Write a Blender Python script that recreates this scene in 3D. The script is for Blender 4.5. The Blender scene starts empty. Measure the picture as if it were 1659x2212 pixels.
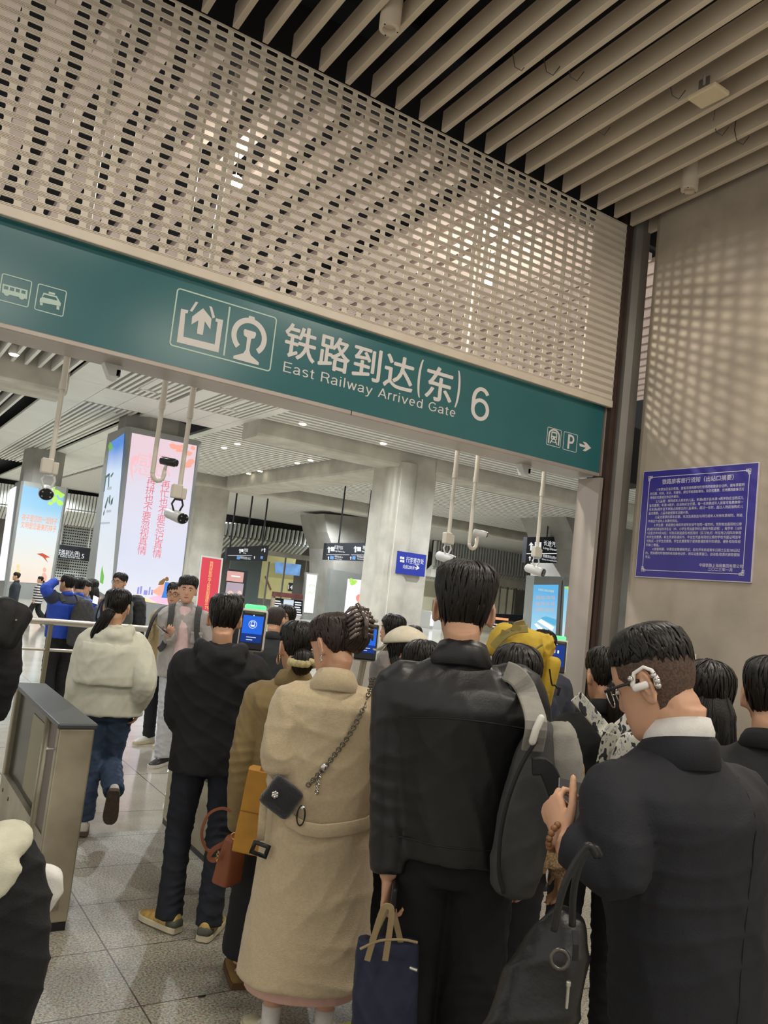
import bpy, bmesh, math, random
import numpy as np
from mathutils import Vector, Matrix, geometry
sc = bpy.context.scene
COL = sc.collection
rnd = random.Random(7)

# ---------------- camera, world, lamps, exposure ----------------
F_PX = 1767.94; HCAM = 1.76
RC = np.array([[0.83351004, 0.14952337, 0.53188699], [-0.54091836, 0.0247277, 0.84071152], [0.11255368, -0.98844894, 0.10149072]])
cam = bpy.data.cameras.new('camera'); camo = bpy.data.objects.new('camera', cam); COL.objects.link(camo)
cam.sensor_fit = 'HORIZONTAL'; cam.sensor_width = 36.0; cam.lens = 36.0 * F_PX / 1659.0
cam.clip_start = 0.05; cam.clip_end = 300
mw = Matrix.Identity(4)
for r in range(3):
    mw[r][0] = RC[r][0]; mw[r][1] = -RC[r][1]; mw[r][2] = -RC[r][2]
mw[2][3] = HCAM
camo.matrix_world = mw
sc.camera = camo
sc.view_settings.view_transform = 'Standard'; sc.view_settings.look = 'None'
sc.view_settings.gamma = 1.0; sc.view_settings.exposure = 0.14
sc.cycles.use_denoising = True
sc.cycles.max_bounces = 6; sc.cycles.diffuse_bounces = 4; sc.cycles.glossy_bounces = 3
sc.cycles.transparent_max_bounces = 8
sc.cycles.sample_clamp_indirect = 4.0
w = bpy.data.worlds.new('world'); sc.world = w; w.use_nodes = True
w.node_tree.nodes['Background'].inputs[0].default_value = (1.0, 0.955, 0.89, 1)
w.node_tree.nodes['Background'].inputs[1].default_value = 0.72

def lamp_area(x, y, z, sx, sy, energy, col, tgt=(0, 0, -1)):
    l = bpy.data.lights.new('ceiling_lamp', 'AREA'); l.shape = 'RECTANGLE'; l.size = sx; l.size_y = sy
    l.energy = energy; l.color = col
    o = bpy.data.objects.new('ceiling_lamp', l); COL.objects.link(o); o.location = (x, y, z)
    o.rotation_euler = Vector(tgt).to_track_quat('-Z', 'Y').to_euler()
    return o
WARM = (1.0, 0.92, 0.81); COOL = (0.94, 0.98, 1.0)
# lamps of the queueing area (outer side)
for x, y, e in ((1.2, 2.6, 75), (4.9, 2.4, 120), (1.0, -2.2, 110), (4.6, -2.0, 110)):
    lamp_area(x, y, 5.95, 1.6, 0.5, e, WARM)
# lamps of the arrival hall, hung in the slatted ceiling: (x, y, watts)
HALL = ((0.5, 8.5, 150), (3.5, 8.0, 130), (8.5, 9.0, 160), (1.0, 13.0, 420), (5.5, 12.5, 420), (11.0, 14.0, 520), (2.0, 19.3, 420), (9.75, 19.4, 240), (12.0, 19.2, 200), (7.0, 17.5, 420),
        (10.1, 26.7, 300), (10.05, 25.0, 300), (11.6, 26.7, 260), (11.0, 30.5, 420), (17.5, 18.0, 700), (18.0, 27.0, 900), (24.0, 30.0, 1100), (3.0, 28.0, 900), (5.0, 33.0, 800), (3.0, 44.0, 1500),
        (12.0, 41.0, 1500), (21.0, 39.0, 1500), (9.0, 52.0, 1600), (20.0, 54.0, 1600), (32.0, 42.0, 1500), (36.0, 26.0, 1200), (30.0, 52.0, 1500))
def lamp_spot(x, y, z, energy, col, size=160, rad=.07):
    l = bpy.data.lights.new('ceiling_lamp', 'SPOT'); l.spot_size = math.radians(size); l.spot_blend = .6; l.shadow_soft_size = rad; l.energy = energy; l.color = col
    o = bpy.data.objects.new('ceiling_lamp', l); COL.objects.link(o); o.location = (x, y, z); return o
for x, y, e in HALL: lamp_spot(x, y, 6.12, e * 1.6, COOL)

# ---------------- picture point -> point of the place ----------------
CAMP = np.array([0, 0, HCAM])
def ray(px, py): return RC @ np.array([px - 829.5, py - 1106.0, F_PX])
def aty(px, py, y): d = ray(px, py); return Vector(CAMP + d * (y / d[1]))
def atx(px, py, x): d = ray(px, py); return Vector(CAMP + d * (x / d[0]))
def atz(px, py, z): d = ray(px, py); return Vector(CAMP + d * ((z - HCAM) / d[2]))
def atd(px, py, D): return Vector(CAMP + ray(px, py) * (D / F_PX))

# ---------------- materials ----------------
def lin(h):
    if isinstance(h, str):
        h = h.lstrip('#'); h = [int(h[i:i + 2], 16) / 255 for i in (0, 2, 4)]
        return tuple(c / 12.92 if c <= 0.04045 else ((c + 0.055) / 1.055) ** 2.4 for c in h)
    return tuple(h)
MATS = {}
def mat(name, col, rough=0.6, metal=0.0, var=0.0, vscale=6.0, bump=0.0, bscale=60.0, stretch=None, emit=0.0, spec=0.5, col2=None, detail=3.0, sheen=0.0, coat=0.0):
    if name in MATS: return MATS[name]
    m = bpy.data.materials.new(name); m.use_nodes = True; MATS[name] = m
    nt = m.node_tree; b = nt.nodes['Principled BSDF']; c = lin(col)
    b.inputs['Base Color'].default_value = (*c, 1); b.inputs['Roughness'].default_value = rough
    b.inputs['Metallic'].default_value = metal; b.inputs['Specular IOR Level'].default_value = spec
    if sheen: b.inputs['Sheen Weight'].default_value = sheen
    if coat: b.inputs['Coat Weight'].default_value = coat; b.inputs['Coat Roughness'].default_value = 0.25
    if emit:
        b.inputs['Emission Color'].default_value = (*c, 1); b.inputs['Emission Strength'].default_value = emit
        if emit > .45: b.inputs['Base Color'].default_value = (*[q * .25 for q in c], 1)
    tc = None
    def coord():
        t = nt.nodes.new('ShaderNodeTexCoord')
        if stretch:
            mp = nt.nodes.new('ShaderNodeMapping'); mp.inputs['Scale'].default_value = stretch
            nt.links.new(t.outputs['Object'], mp.inputs[0]); return mp.outputs[0]
        return t.outputs['Object']
    if var or col2:
        n = nt.nodes.new('ShaderNodeTexNoise'); n.inputs['Scale'].default_value = vscale; n.inputs['Detail'].default_value = detail
        nt.links.new(coord(), n.inputs['Vector'])
        mx = nt.nodes.new('ShaderNodeMix'); mx.data_type = 'RGBA'
        c2 = lin(col2) if col2 else tuple(max(0, k * (1 - var)) for k in c)
        c1 = c if col2 else tuple(min(1, k * (1 + var)) for k in c)
        mx.inputs[6].default_value = (*c1, 1); mx.inputs[7].default_value = (*c2, 1)
        rp = nt.nodes.new('ShaderNodeMapRange'); rp.inputs[1].default_value = 0.35; rp.inputs[2].default_value = 0.65
        nt.links.new(n.outputs[0], rp.inputs[0]); nt.links.new(rp.outputs[0], mx.inputs[0])
        nt.links.new(mx.outputs[2], b.inputs['Base Color'])
        if emit: nt.links.new(mx.outputs[2], b.inputs['Emission Color'])
    if bump:
        n = nt.nodes.new('ShaderNodeTexNoise'); n.inputs['Scale'].default_value = bscale; n.inputs['Detail'].default_value = 3
        nt.links.new(coord(), n.inputs['Vector'])
        bp = nt.nodes.new('ShaderNodeBump'); bp.inputs['Strength'].default_value = bump; bp.inputs['Distance'].default_value = 0.01
        nt.links.new(n.outputs[0], bp.inputs['Height']); nt.links.new(bp.outputs[0], b.inputs['Normal'])
    return m
def glow(name, col, s=1.0): return mat(name, col, rough=0.5, emit=s, spec=0.2)
def glow_grad(name, stops, axis_lo, axis_hi, s=1.0, var=0.04):
    """a back-lit print whose paper runs through several colours from bottom to top (object z)"""
    if name in MATS: return MATS[name]
    m = bpy.data.materials.new(name); m.use_nodes = True; MATS[name] = m
    nt = m.node_tree; b = nt.nodes['Principled BSDF']; b.inputs['Roughness'].default_value = 0.4
    t = nt.nodes.new('ShaderNodeTexCoord'); sp = nt.nodes.new('ShaderNodeSeparateXYZ'); nt.links.new(t.outputs['Object'], sp.inputs[0])
    mr = nt.nodes.new('ShaderNodeMapRange'); mr.inputs[1].default_value = axis_lo; mr.inputs[2].default_value = axis_hi
    n = nt.nodes.new('ShaderNodeTexNoise'); n.inputs['Scale'].default_value = 1.2; nt.links.new(t.outputs['Object'], n.inputs['Vector'])
    ad = nt.nodes.new('ShaderNodeMath'); ad.operation = 'MULTIPLY_ADD'; ad.inputs[1].default_value = var * 4; nt.links.new(n.outputs[0], ad.inputs[0])
    nt.links.new(sp.outputs[2], mr.inputs[0]); nt.links.new(mr.outputs[0], ad.inputs[2])
    cr = nt.nodes.new('ShaderNodeValToRGB'); e = cr.color_ramp.elements
    while len(e) < len(stops): e.new(0.5)
    for k, (p, c) in enumerate(stops): e[k].position = p; e[k].color = (*lin(c), 1)
    nt.links.new(ad.outputs[0], cr.inputs[0]); nt.links.new(cr.outputs[0], b.inputs['Emission Color'])
    b.inputs['Base Color'].default_value = (.06, .06, .06, 1); b.inputs['Emission Strength'].default_value = s * .86
    return m

# ---------------- mesh builder ----------------
class MB:
    def __init__(s): s.v = []; s.f = []
    def add(s, vs, fs):
        n = len(s.v); s.v += [tuple(p) for p in vs]; s.f += [tuple(i + n for i in f) for f in fs]; return s
    def box(s, c, d, R=None):
        x, y, z = d[0] / 2, d[1] / 2, d[2] / 2
        vs = [Vector(p) for p in ((-x, -y, -z), (x, -y, -z), (x, y, -z), (-x, y, -z), (-x, -y, z), (x, -y, z), (x, y, z), (-x, y, z))]
        if R is not None: vs = [R @ p for p in vs]
        c = Vector(c)
        return s.add([p + c for p in vs], [(0, 3, 2, 1), (4, 5, 6, 7), (0, 1, 5, 4), (1, 2, 6, 5), (2, 3, 7, 6), (3, 0, 4, 7)])
    def rbox(s, c, d, r=0.01, R=None):
        x, y, z = d[0] / 2, d[1] / 2, d[2] / 2; r = min(r, x * .95, y * .95, z * .95)
        bm = bmesh.new(); q = r * 0.3
        for a in (-1, 1):
            for b in (-1, 1):
                for e in (-1, 1):
                    for o in ((x - r, y - r, z), (x - r, y, z - r), (x, y - r, z - r), (x - q, y - q, z - r), (x - q, y - r, z - q), (x - r, y - q, z - q)):
                        bm.verts.new((a * o[0], b * o[1], e * o[2]))
        bmesh.ops.convex_hull(bm, input=bm.verts[:]); bm.verts.index_update()
        c = Vector(c)
        vs = [((R @ v.co) if R is not None else v.co) + c for v in bm.verts]; fs = [[v.index for v in f.verts] for f in bm.faces]; bm.free()
        return s.add(vs, fs)
    def prism(s, pts, d):
        """pts: planar loop of world points, d: extrude vector"""
        n = len(pts); d = Vector(d); pts = [Vector(p) for p in pts]
        fs = [tuple(range(n - 1, -1, -1)), tuple(range(n, 2 * n))] + [(i, (i + 1) % n, (i + 1) % n + n, i + n) for i in range(n)]
        return s.add(pts + [p + d for p in pts], fs)
    def loft(s, rings, cap=True, close=True):
        n = len(rings[0]); vs = [p for r in rings for p in r]; fs = []
        for i in range(len(rings) - 1):
            for j in range(n if close else n - 1):
                k = (j + 1) % n; fs.append((i * n + j, i * n + k, (i + 1) * n + k, (i + 1) * n + j))
        if cap: fs.append(tuple(range(n - 1, -1, -1))); fs.append(tuple((len(rings) - 1) * n + j for j in range(n)))
        return s.add(vs, fs)
    def tube(s, pts, rad, seg=10, up=None, cap=True, round_ends=False):
        """rad: number, or list of numbers / (ra, rb) pairs; ra lies across up x tangent"""
        pts = [Vector(p) for p in pts]; n = len(pts)
        if not isinstance(rad, (list,)): rad = [rad] * n
        rr = [(q, q) if not isinstance(q, (tuple, list)) else q for q in rad]
        if round_ends:
            a, b = (pts[0] - pts[1]).normalized(), (pts[-1] - pts[-2]).normalized(); ra, rb = max(rr[0]), max(rr[-1])
            P0 = [(pts[0] + a * ra * k, tuple(q * m for q in rr[0])) for k, m in ((.9, .35), (.6, .75))]
            P1 = [(pts[-1] + b * rb * k, tuple(q * m for q in rr[-1])) for k, m in ((.6, .75), (.9, .35))]
            pts = [p for p, _ in P0] + pts + [p for p, _ in P1]; rr = [q for _, q in P0] + rr + [q for _, q in P1]; n = len(pts)
        rings = []; ref = Vector(up) if up is not None else None; px = None
        for i, p in enumerate(pts):
            t = (pts[min(i + 1, n - 1)] - pts[max(i - 1, 0)]); t = t.normalized() if t.length > 1e-9 else Vector((0, 0, 1))
            if ref is not None: xa = ref.cross(t)
            elif px is not None: xa = px - t * px.dot(t)
            else: xa = Vector((0, 0, 1)).cross(t) if abs(t.z) < .9 else Vector((1, 0, 0)) - t * t.x
            if xa.length < 1e-6: xa = px if px is not None else Vector((1, 0, 0))
            xa = xa.normalized(); px = xa; ya = t.cross(xa).normalized()
            ra, rb = rr[i]
            rings.append([p + xa * (ra * math.cos(2 * math.pi * k / seg)) + ya * (rb * math.sin(2 * math.pi * k / seg)) for k in range(seg)])
        return s.loft(rings, cap)
    def cyl(s, a, b, r, seg=16, r2=None): return s.tube([a, b], [r, r if r2 is None else r2], seg)
    def ball(s, c, r, nu=14, nv=10, R=None):
        c = Vector(c); r = r if isinstance(r, (tuple, list)) else (r, r, r); vs = []; fs = []
        M = R if R is not None else Matrix.Identity(3)
        for i in range(1, nv):
            e = math.pi * i / nv
            for j in range(nu):
                a = 2 * math.pi * j / nu
                vs.append(c + M @ Vector((r[0] * math.sin(e) * math.cos(a), r[1] * math.sin(e) * math.sin(a), r[2] * math.cos(e))))
        t, b = len(vs), len(vs) + 1; vs += [c + M @ Vector((0, 0, r[2])), c - M @ Vector((0, 0, r[2]))]
        for i in range(nv - 2):
            for j in range(nu):
                k = (j + 1) % nu; fs.append((i * nu + j, (i + 1) * nu + j, (i + 1) * nu + k, i * nu + k))
        for j in range(nu):
            k = (j + 1) % nu; fs.append((t, j, k)); fs.append((b, (nv - 2) * nu + k, (nv - 2) * nu + j))
        return s.add(vs, fs)
    def ribbon(s, pts, nrm, w, th):
        """flat strap along pts; nrm: normals (one or list); w: width or list"""
        pts = [Vector(p) for p in pts]; n = len(pts); rings = []
        for i, p in enumerate(pts):
            t = (pts[min(i + 1, n - 1)] - pts[max(i - 1, 0)]).normalized()
            nn = Vector(nrm[i] if isinstance(nrm, list) else nrm); nn = (nn - t * nn.dot(t)).normalized(); sd = t.cross(nn)
            ww = (w[i] if isinstance(w, list) else w) / 2; h = th / 2
            rings.append([p + sd * ww * a + nn * h * b for a, b in ((-1, -.6), (-.85, -1), (.85, -1), (1, -.6), (1, .6), (.85, 1), (-.85, 1), (-1, .6))])
        return s.loft(rings)
    def torus(s, c, R, r, axis=(0, 0, 1), nu=28, nv=8, a0=0, a1=2 * math.pi, sx=1, sy=1):
        q = Vector(axis).to_track_quat('Z', 'Y'); c = Vector(c); full = abs(a1 - a0 - 2 * math.pi) < 1e-6
        pts = [c + q @ Vector((R * sx * math.cos(a0 + (a1 - a0) * k / nu), R * sy * math.sin(a0 + (a1 - a0) * k / nu), 0)) for k in range(nu + (0 if full else 1))]
        if not full: return s.tube(pts, r, nv)
        rings = []; n = len(pts); ax = q @ Vector((0, 0, 1))
        for i, p in enumerate(pts):
            o = (p - c).normalized(); rings.append([p + o * r * math.cos(2 * math.pi * k / nv) + ax * r * math.sin(2 * math.pi * k / nv) for k in range(nv)])
        rings.append(rings[0]); return s.loft(rings, cap=False)
    def poly(s, loops, O, U, V, th=0.002):
        """2D outline (loops of (u,v), first outer then holes) laid on the plane O + u U + v V, as a thin plate raised along U x V"""
        O, U, V = Vector(O), Vector(U), Vector(V); N = U.cross(V).normalized() * th
        L = [[Vector((a, b, 0)) for a, b in l] for l in loops]
        flat = [p for l in L for p in l]; tri = geometry.tessellate_polygon(L)
        top = [O + U * p.x + V * p.y + N for p in flat]; bot = [O + U * p.x + V * p.y for p in flat]; n = len(flat)
        fs = []
        for t in tri:
            a, b, c = (flat[i] for i in t); fs.append(t if (b - a).cross(c - a).z > 0 else t[::-1])
        k = 0
        for l in loops:
            m = len(l); ar = sum(l[i][0] * l[(i + 1) % m][1] - l[(i + 1) % m][0] * l[i][1] for i in range(m)); hole = l is not loops[0]
            for i in range(m):
                a, b = k + i, k + (i + 1) % m
                q = (a + n, b + n, b, a); fs.append(q if (ar > 0) != hole else q[::-1])
            k += m
        return s.add(top + bot, fs)
    def text(s, body, O, U, V, h, width=None, align='LEFT', bold=0.0, th=0.002, space=1.0, valign=0.0):
        """lettering of cap height h (metres) on the plane O, U, V (unit vectors); width squeezes the line to that length"""
        vs, fs = text_flat(body, bold, space)
        if not vs: return s
        xs = [p[0] for p in vs]; x0, x1 = min(xs), max(xs); k = h / 0.72
        kx = (width / (x1 - x0)) if width else k
        off = {'LEFT': 0, 'CENTER': -.5, 'RIGHT': -1}[align] * (x1 - x0) * kx
        O, U, V = Vector(O), Vector(U), Vector(V); N = U.cross(V).normalized() * th
        return s.add([O + U * ((x - x0) * kx + off) + V * (y * k - valign * h) + N for x, y in vs], fs)
    def mesh(s, name, smooth=False):
        me = bpy.data.meshes.new(name); me.from_pydata(s.v, [], s.f); me.update()
        if smooth: me.polygons.foreach_set('use_smooth', [True] * len(me.polygons))
        return me
TXT = {}
def text_flat(body, bold, space):
    key = (body, bold, space)
    if key in TXT: return TXT[key]
    cu = bpy.data.curves.new('t', 'FONT'); cu.body = body; cu.size = 1.0; cu.offset = bold; cu.space_character = space; cu.resolution_u = 3
    o = bpy.data.objects.new('t', cu); COL.objects.link(o)
    dg = bpy.context.evaluated_depsgraph_get(); me = bpy.data.meshes.new_from_object(o.evaluated_get(dg))
    vs = [(p.co.x, p.co.y) for p in me.vertices]; fs = [tuple(p.vertices) for p in me.polygons]
    bpy.data.objects.remove(o); bpy.data.curves.remove(cu); bpy.data.meshes.remove(me)
    TXT[key] = (vs, fs); return TXT[key]

# ---------------- objects: things, parts, structure ----------------
ROOT = {}
def tag(o, label=None, cat=None, group=None, kind=None):
    if label: o['label'] = label
    if cat: o['category'] = cat
    if group: o['group'] = group
    if kind: o['kind'] = kind
    return o
def empty(name, label, cat, loc=(0, 0, 0), rz=0.0, group=None, kind=None):
    o = bpy.data.objects.new(name, None); COL.objects.link(o); o.location = loc; o.rotation_euler = (0, 0, rz); o.empty_display_size = 0.1
    ROOT[o.name] = Matrix.Translation(Vector(loc)) @ Matrix.Rotation(rz, 4, 'Z')
    return tag(o, label, cat, group, kind)
def put(name, mb, m, parent=None, smooth=False, local=False, label=None, kind=None):
    """one mesh object; coordinates are of the place unless local"""
    me = mb if isinstance(mb, bpy.types.Mesh) else mb.mesh(name, smooth)
    o = bpy.data.objects.new(name, me); COL.objects.link(o)
    if isinstance(m, (list, tuple)):
        for q in m: me.materials.append(q)
    elif m: me.materials.append(m)
    if parent is not None:
        o.parent = parent; M = ROOT.get(parent.name, Matrix.Identity(4))
        if not local: me.transform(M.inverted())
        ROOT[o.name] = M
    else: ROOT[o.name] = Matrix.Identity(4)
    return tag(o, label=label, kind=kind)
def struct(name, mb, m, parent=None, smooth=False): return put(name, mb, m, parent, smooth, kind=None if parent else 'structure')
def single(name, mb, m, label, cat, group=None, smooth=False, base=None):
    """a thing that is one mesh, its origin moved to its base"""
    o = put(name, mb, m, None, smooth); me = o.data
    c = np.array([v.co for v in me.vertices]); b = Vector(base) if base else Vector((c[:, 0].mean(), c[:, 1].mean(), c[:, 2].min()))
    me.transform(Matrix.Translation(-b)); o.location = b; ROOT[o.name] = Matrix.Translation(b)
    return tag(o, label, cat, group)
def copy_tree(o, parent=None):
    c = o.copy(); COL.objects.link(c); c.parent = parent
    for ch in [q for q in bpy.data.objects if q.parent == o]: copy_tree(ch, c)
    return c
X = Vector((1, 0, 0)); Y = Vector((0, 1, 0)); Z = Vector((0, 0, 1))
# ================= SETTING: floors, wall, gate front, ceilings =================
FY = 6.2            # plane of the roller shutter
def floor_mat(name, c1, c2, rough, bump, joint, tx, ty, ox, oy, fine=190):
    m = bpy.data.materials.new(name); m.use_nodes = True; nt = m.node_tree; b = nt.nodes['Principled BSDF']; L = nt.links
    t = nt.nodes.new('ShaderNodeTexCoord')
    n1 = nt.nodes.new('ShaderNodeTexNoise'); n1.inputs['Scale'].default_value = fine; n1.inputs['Detail'].default_value = 4; n1.inputs['Roughness'].default_value = .75
    n2 = nt.nodes.new('ShaderNodeTexVoronoi'); n2.inputs['Scale'].default_value = fine * .8
    n3 = nt.nodes.new('ShaderNodeTexNoise'); n3.inputs['Scale'].default_value = 1.3; n3.inputs['Detail'].default_value = 5
    for n in (n1, n2, n3): L.new(t.outputs['Object'], n.inputs['Vector'])
    cr = nt.nodes.new('ShaderNodeValToRGB'); e = cr.color_ramp.elements; e[0].position = .36; e[0].color = (*lin(c2), 1); e[1].position = .6; e[1].color = (*lin(c1), 1)
    L.new(n1.outputs[0], cr.inputs[0])
    mx = nt.nodes.new('ShaderNodeMix'); mx.data_type = 'RGBA'; mx.blend_type = 'MULTIPLY'; mx.inputs[0].default_value = .55
    L.new(cr.outputs[0], mx.inputs[6]); L.new(n2.outputs['Color'], mx.inputs[7])
    bw = nt.nodes.new('ShaderNodeMix'); bw.data_type = 'RGBA'; bw.inputs[0].default_value = .72; L.new(mx.outputs[2], bw.inputs[6]); L.new(cr.outputs[0], bw.inputs[7])
    st = nt.nodes.new('ShaderNodeMapRange'); st.inputs[1].default_value = .35; st.inputs[2].default_value = .7; st.inputs[3].default_value = .78; st.inputs[4].default_value = 1.08; L.new(n3.outputs[0], st.inputs[0])
    ms = nt.nodes.new('ShaderNodeMix'); ms.data_type = 'RGBA'; ms.blend_type = 'MULTIPLY'; ms.inputs[0].default_value = 1; L.new(bw.outputs[2], ms.inputs[6]); L.new(st.outputs[0], ms.inputs[7])
    mp = nt.nodes.new('ShaderNodeMapping'); mp.inputs['Location'].default_value = (-ox, -oy, 0); L.new(t.outputs['Object'], mp.inputs[0])
    br = nt.nodes.new('ShaderNodeTexBrick'); br.offset = 0; br.inputs['Scale'].default_value = 1; br.inputs['Brick Width'].default_value = tx; br.inputs['Row Height'].default_value = ty
    br.inputs['Mortar Size'].default_value = joint; br.inputs['Mortar Smooth'].default_value = 0; L.new(mp.outputs[0], br.inputs['Vector'])
    br.inputs['Color1'].default_value = (1, 1, 1, 1); br.inputs['Color2'].default_value = (.93, .93, .93, 1); br.inputs['Mortar'].default_value = (.22, .2, .18, 1)
    mj = nt.nodes.new('ShaderNodeMix'); mj.data_type = 'RGBA'; mj.blend_type = 'MULTIPLY'; mj.inputs[0].default_value = 1; L.new(ms.outputs[2], mj.inputs[6]); L.new(br.outputs['Color'], mj.inputs[7])
    L.new(mj.outputs[2], b.inputs['Base Color']); b.inputs['Roughness'].default_value = rough
    if bump:
        bp = nt.nodes.new('ShaderNodeBump'); bp.inputs['Strength'].default_value = bump; bp.inputs['Distance'].default_value = .01; L.new(n1.outputs[0], bp.inputs['Height']); L.new(bp.outputs[0], b.inputs['Normal'])
    return m
M_FLOOR = floor_mat('granite_flamed', '#c6c1b1', '#5b564c', .42, .25, .0035, 1.092, .538, 1.2457, 4.46, 95)
M_FLOORH = floor_mat('granite_polished', '#c6c0b2', '#a49d8f', .12, 0, .004, 1.092, 1.076, 1.2457, 4.998, 110)
struct('floor', MB().box((1.5, .76, -.05), (11, 9.72, .1)), M_FLOOR)
struct('floor_hall', MB().box((22, 35.81, -.05), (60, 60.38, .1)), M_FLOORH)
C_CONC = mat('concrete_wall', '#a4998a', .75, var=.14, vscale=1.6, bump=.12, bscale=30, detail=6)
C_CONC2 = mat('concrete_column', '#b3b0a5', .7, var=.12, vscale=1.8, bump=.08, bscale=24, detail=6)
C_CONC3 = mat('concrete_dark_grey', '#8a8882', .75, var=.12, vscale=1.2, bump=.08, bscale=24, detail=5)  # darker grey concrete of the far walls, bracket columns and column heads
M_ALU = mat('brushed_aluminium', '#b9b3a8', .38, metal=.75, var=.05, vscale=3)
M_PANEL = mat('grey_metal_panel', '#a79d94', .42, metal=.35, var=.06, vscale=2)
M_PANELG = mat('cladding_grey', '#8d8f8c', .45, metal=.2, var=.05, vscale=2)
M_DARK = mat('void_black', '#17171a', .9)
M_BROWN = mat('guide_rail_brown', '#4a3a34', .5, metal=.3, var=.15, vscale=4)
M_POST = mat('post_grey', '#7c7770', .5, metal=.3, var=.08, vscale=2)
M_WHITE = mat('white_enamel', '#d8d5cc', .4)
M_BLACK = mat('black_plastic', '#141416', .4)

# the concrete side wall, its end rounded off beside the gate
pts = [(6.85, -5.0), (6.85, 5.78)] + [(7.03 - .18 * math.cos(a), 5.80 + .18 * math.sin(a)) for a in (.3, .6, .9, 1.2, 1.5)] + [(8.0, 5.98), (8.0, -5.0)]
struct('wall_right', MB().prism([(x, y, 0) for x, y in pts], (0, 0, 7.6)), C_CONC)

# posts of the gate front at its right end
mb = MB().box((6.66, 6.36, 1.65), (.05, .32, 3.3)); struct('trim_1', mb, M_PANEL)                      # jamb reveal
mb = MB().box((6.745, 6.26, 3.2), (.06, .12, 6.4)).box((6.79, 6.22, 3.2), (.03, .06, 6.4)).box((6.735, 6.33, 3.2), (.1, .06, 6.4))
struct('trim_2', mb, M_BROWN)                                                                           # shutter guide rail
q = [(6.83, 6.16), (6.9, 6.12), (7.02, 6.12), (7.09, 6.18), (7.09, 6.42), (6.83, 6.42)]
struct('trim_3', MB().prism([(x, y, 0) for x, y in q], (0, 0, 6.9)), M_POST)
struct('trim_4', MB().box((7.4, 6.62, 3.72), (.75, .3, .66)), M_DARK)

# roller shutter: slats with rows of slots, each slat rolled at its edges
M_SHUT = mat('shutter_enamel', '#d6ccbc', .45, var=.05, vscale=2.5, spec=.4)
mb = MB(); P = .0815; z0 = 4.17; NR = 25; x0, x1 = -.9, 6.715; pit = .149; sl = .1; ys = FY
for r in range(NR):
    zb = z0 + r * P
    # rolled edges (two small ridges) above and below the slotted web
    for (a, b, d) in ((0, .010, .012), (.011, .021, .010), (.0615, .0705, .010), (.0715, .0810, .012)):
        c = (a + b) / 2; h = (b - a) / 2
        mb.loft([[(xx, ys + .006 + e * d, zb + c + k * h) for e, k in ((-1, -.55), (-1, .55), (0, 1), (.6, 0), (0, -1))] for xx in (x0, x1)])
    za, zc = zb + .021, zb + .0615
    xs = x0 - (0 if r % 2 == 0 else 0); k = 0; edges = [xs]
    while xs + .0245 + sl < 6.33:
        edges += [xs + .0245, xs + .0245 + sl]; xs += pit
    edges.append(x1); ch = .007
    for i in range(0, len(edges), 2):
        a, b = edges[i], edges[i + 1]; l = ch if i else 0; rr = ch if i + 2 < len(edges) else 0
        q = [(a + 0, zc), (a - l, zc), (a, zc - l), (a, za + l), (a - l, za), (b + rr, za), (b, za + rr), (b, zc - rr), (b + rr, zc)]
        q = [(a - l, za), (b + rr, za), (b, za + max(rr, 1e-4)), (b, zc - max(rr, 1e-4)), (b + rr, zc), (a - l, zc), (a, zc - max(l, 1e-4)), (a, za + max(l, 1e-4))]
        mb.prism([(u, ys + .001, v) for u, v in q], (0, .004, 0))
sh = empty('roller_shutter', 'cream slotted roller shutter half rolled down above the green sign', 'shutter', (3, FY, z0))
put('curtain', mb, M_SHUT, sh)
put('bottom_bar', MB().rbox((2.9, FY + .005, 4.128), (7.63, .05, .078), .008), mat('shutter_bar', '#d2c6b4', .42, var=.05, vscale=3), sh)
struct('trim_5', MB().box((6.53, 6.34, 5.2), (.36, .02, 2.3)), mat('rail_cover', '#b5aa9b', .6, var=.06, vscale=3))

# green sign box with its lip and soffit
SY = 6.27
def S(px, py): p = aty(px, py, SY); return (p.x, p.z)
sgz0, sgz1 = S(0, 697)[1], 4.15; sgx1 = S(1299, 950)[0]
M_GREEN = mat('sign_green', '#2a6468', .22, var=.05, vscale=1.2, spec=.5)
sg = empty('sign', 'long green illuminated gate sign reading East Railway Arrived Gate 6', 'sign', (3, SY, sgz0))
put('face', MB().box(((sgx1 - .9) / 2, SY + .01, (sgz0 + sgz1) / 2), (sgx1 + .9, .02, sgz1 - sgz0)), M_GREEN, sg)
put('casing', MB().box(((sgx1 - .9) / 2, SY + .2, (sgz0 + sgz1) / 2 - .02), (sgx1 + .9, .36, sgz1 - sgz0 + .03)).rbox(((sgx1 - .9) / 2, SY + .005, sgz0 - .02), (sgx1 + .9, .05, .04), .006).box((sgx1 + .05, SY + .04, (sgz0 + sgz1) / 2), (.05, .1, sgz1 - sgz0 + .06)), M_PANEL, sg)
jx = S(757, 888)[0]; put('joint', MB().box((jx, SY - .0205, sgz0 - .02), (.006, .004, .044)), M_DARK, sg)
M_SYM = mat('sign_symbol_grey', '#d5d0cb', .5)
M_SYMG = mat('sign_symbol_pale', '#b8cfc2', .5)
OS = Vector((0, SY - .001, 0))
def line2(a, b, w):
    a, b = Vector((*a, 0)), Vector((*b, 0)); d = (b - a).normalized(); n = Vector((-d.y, d.x, 0)) * w / 2
    return [[(a + n)[:2], (a - n)[:2], (b - n)[:2], (b + n)[:2]][::1]]
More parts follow.
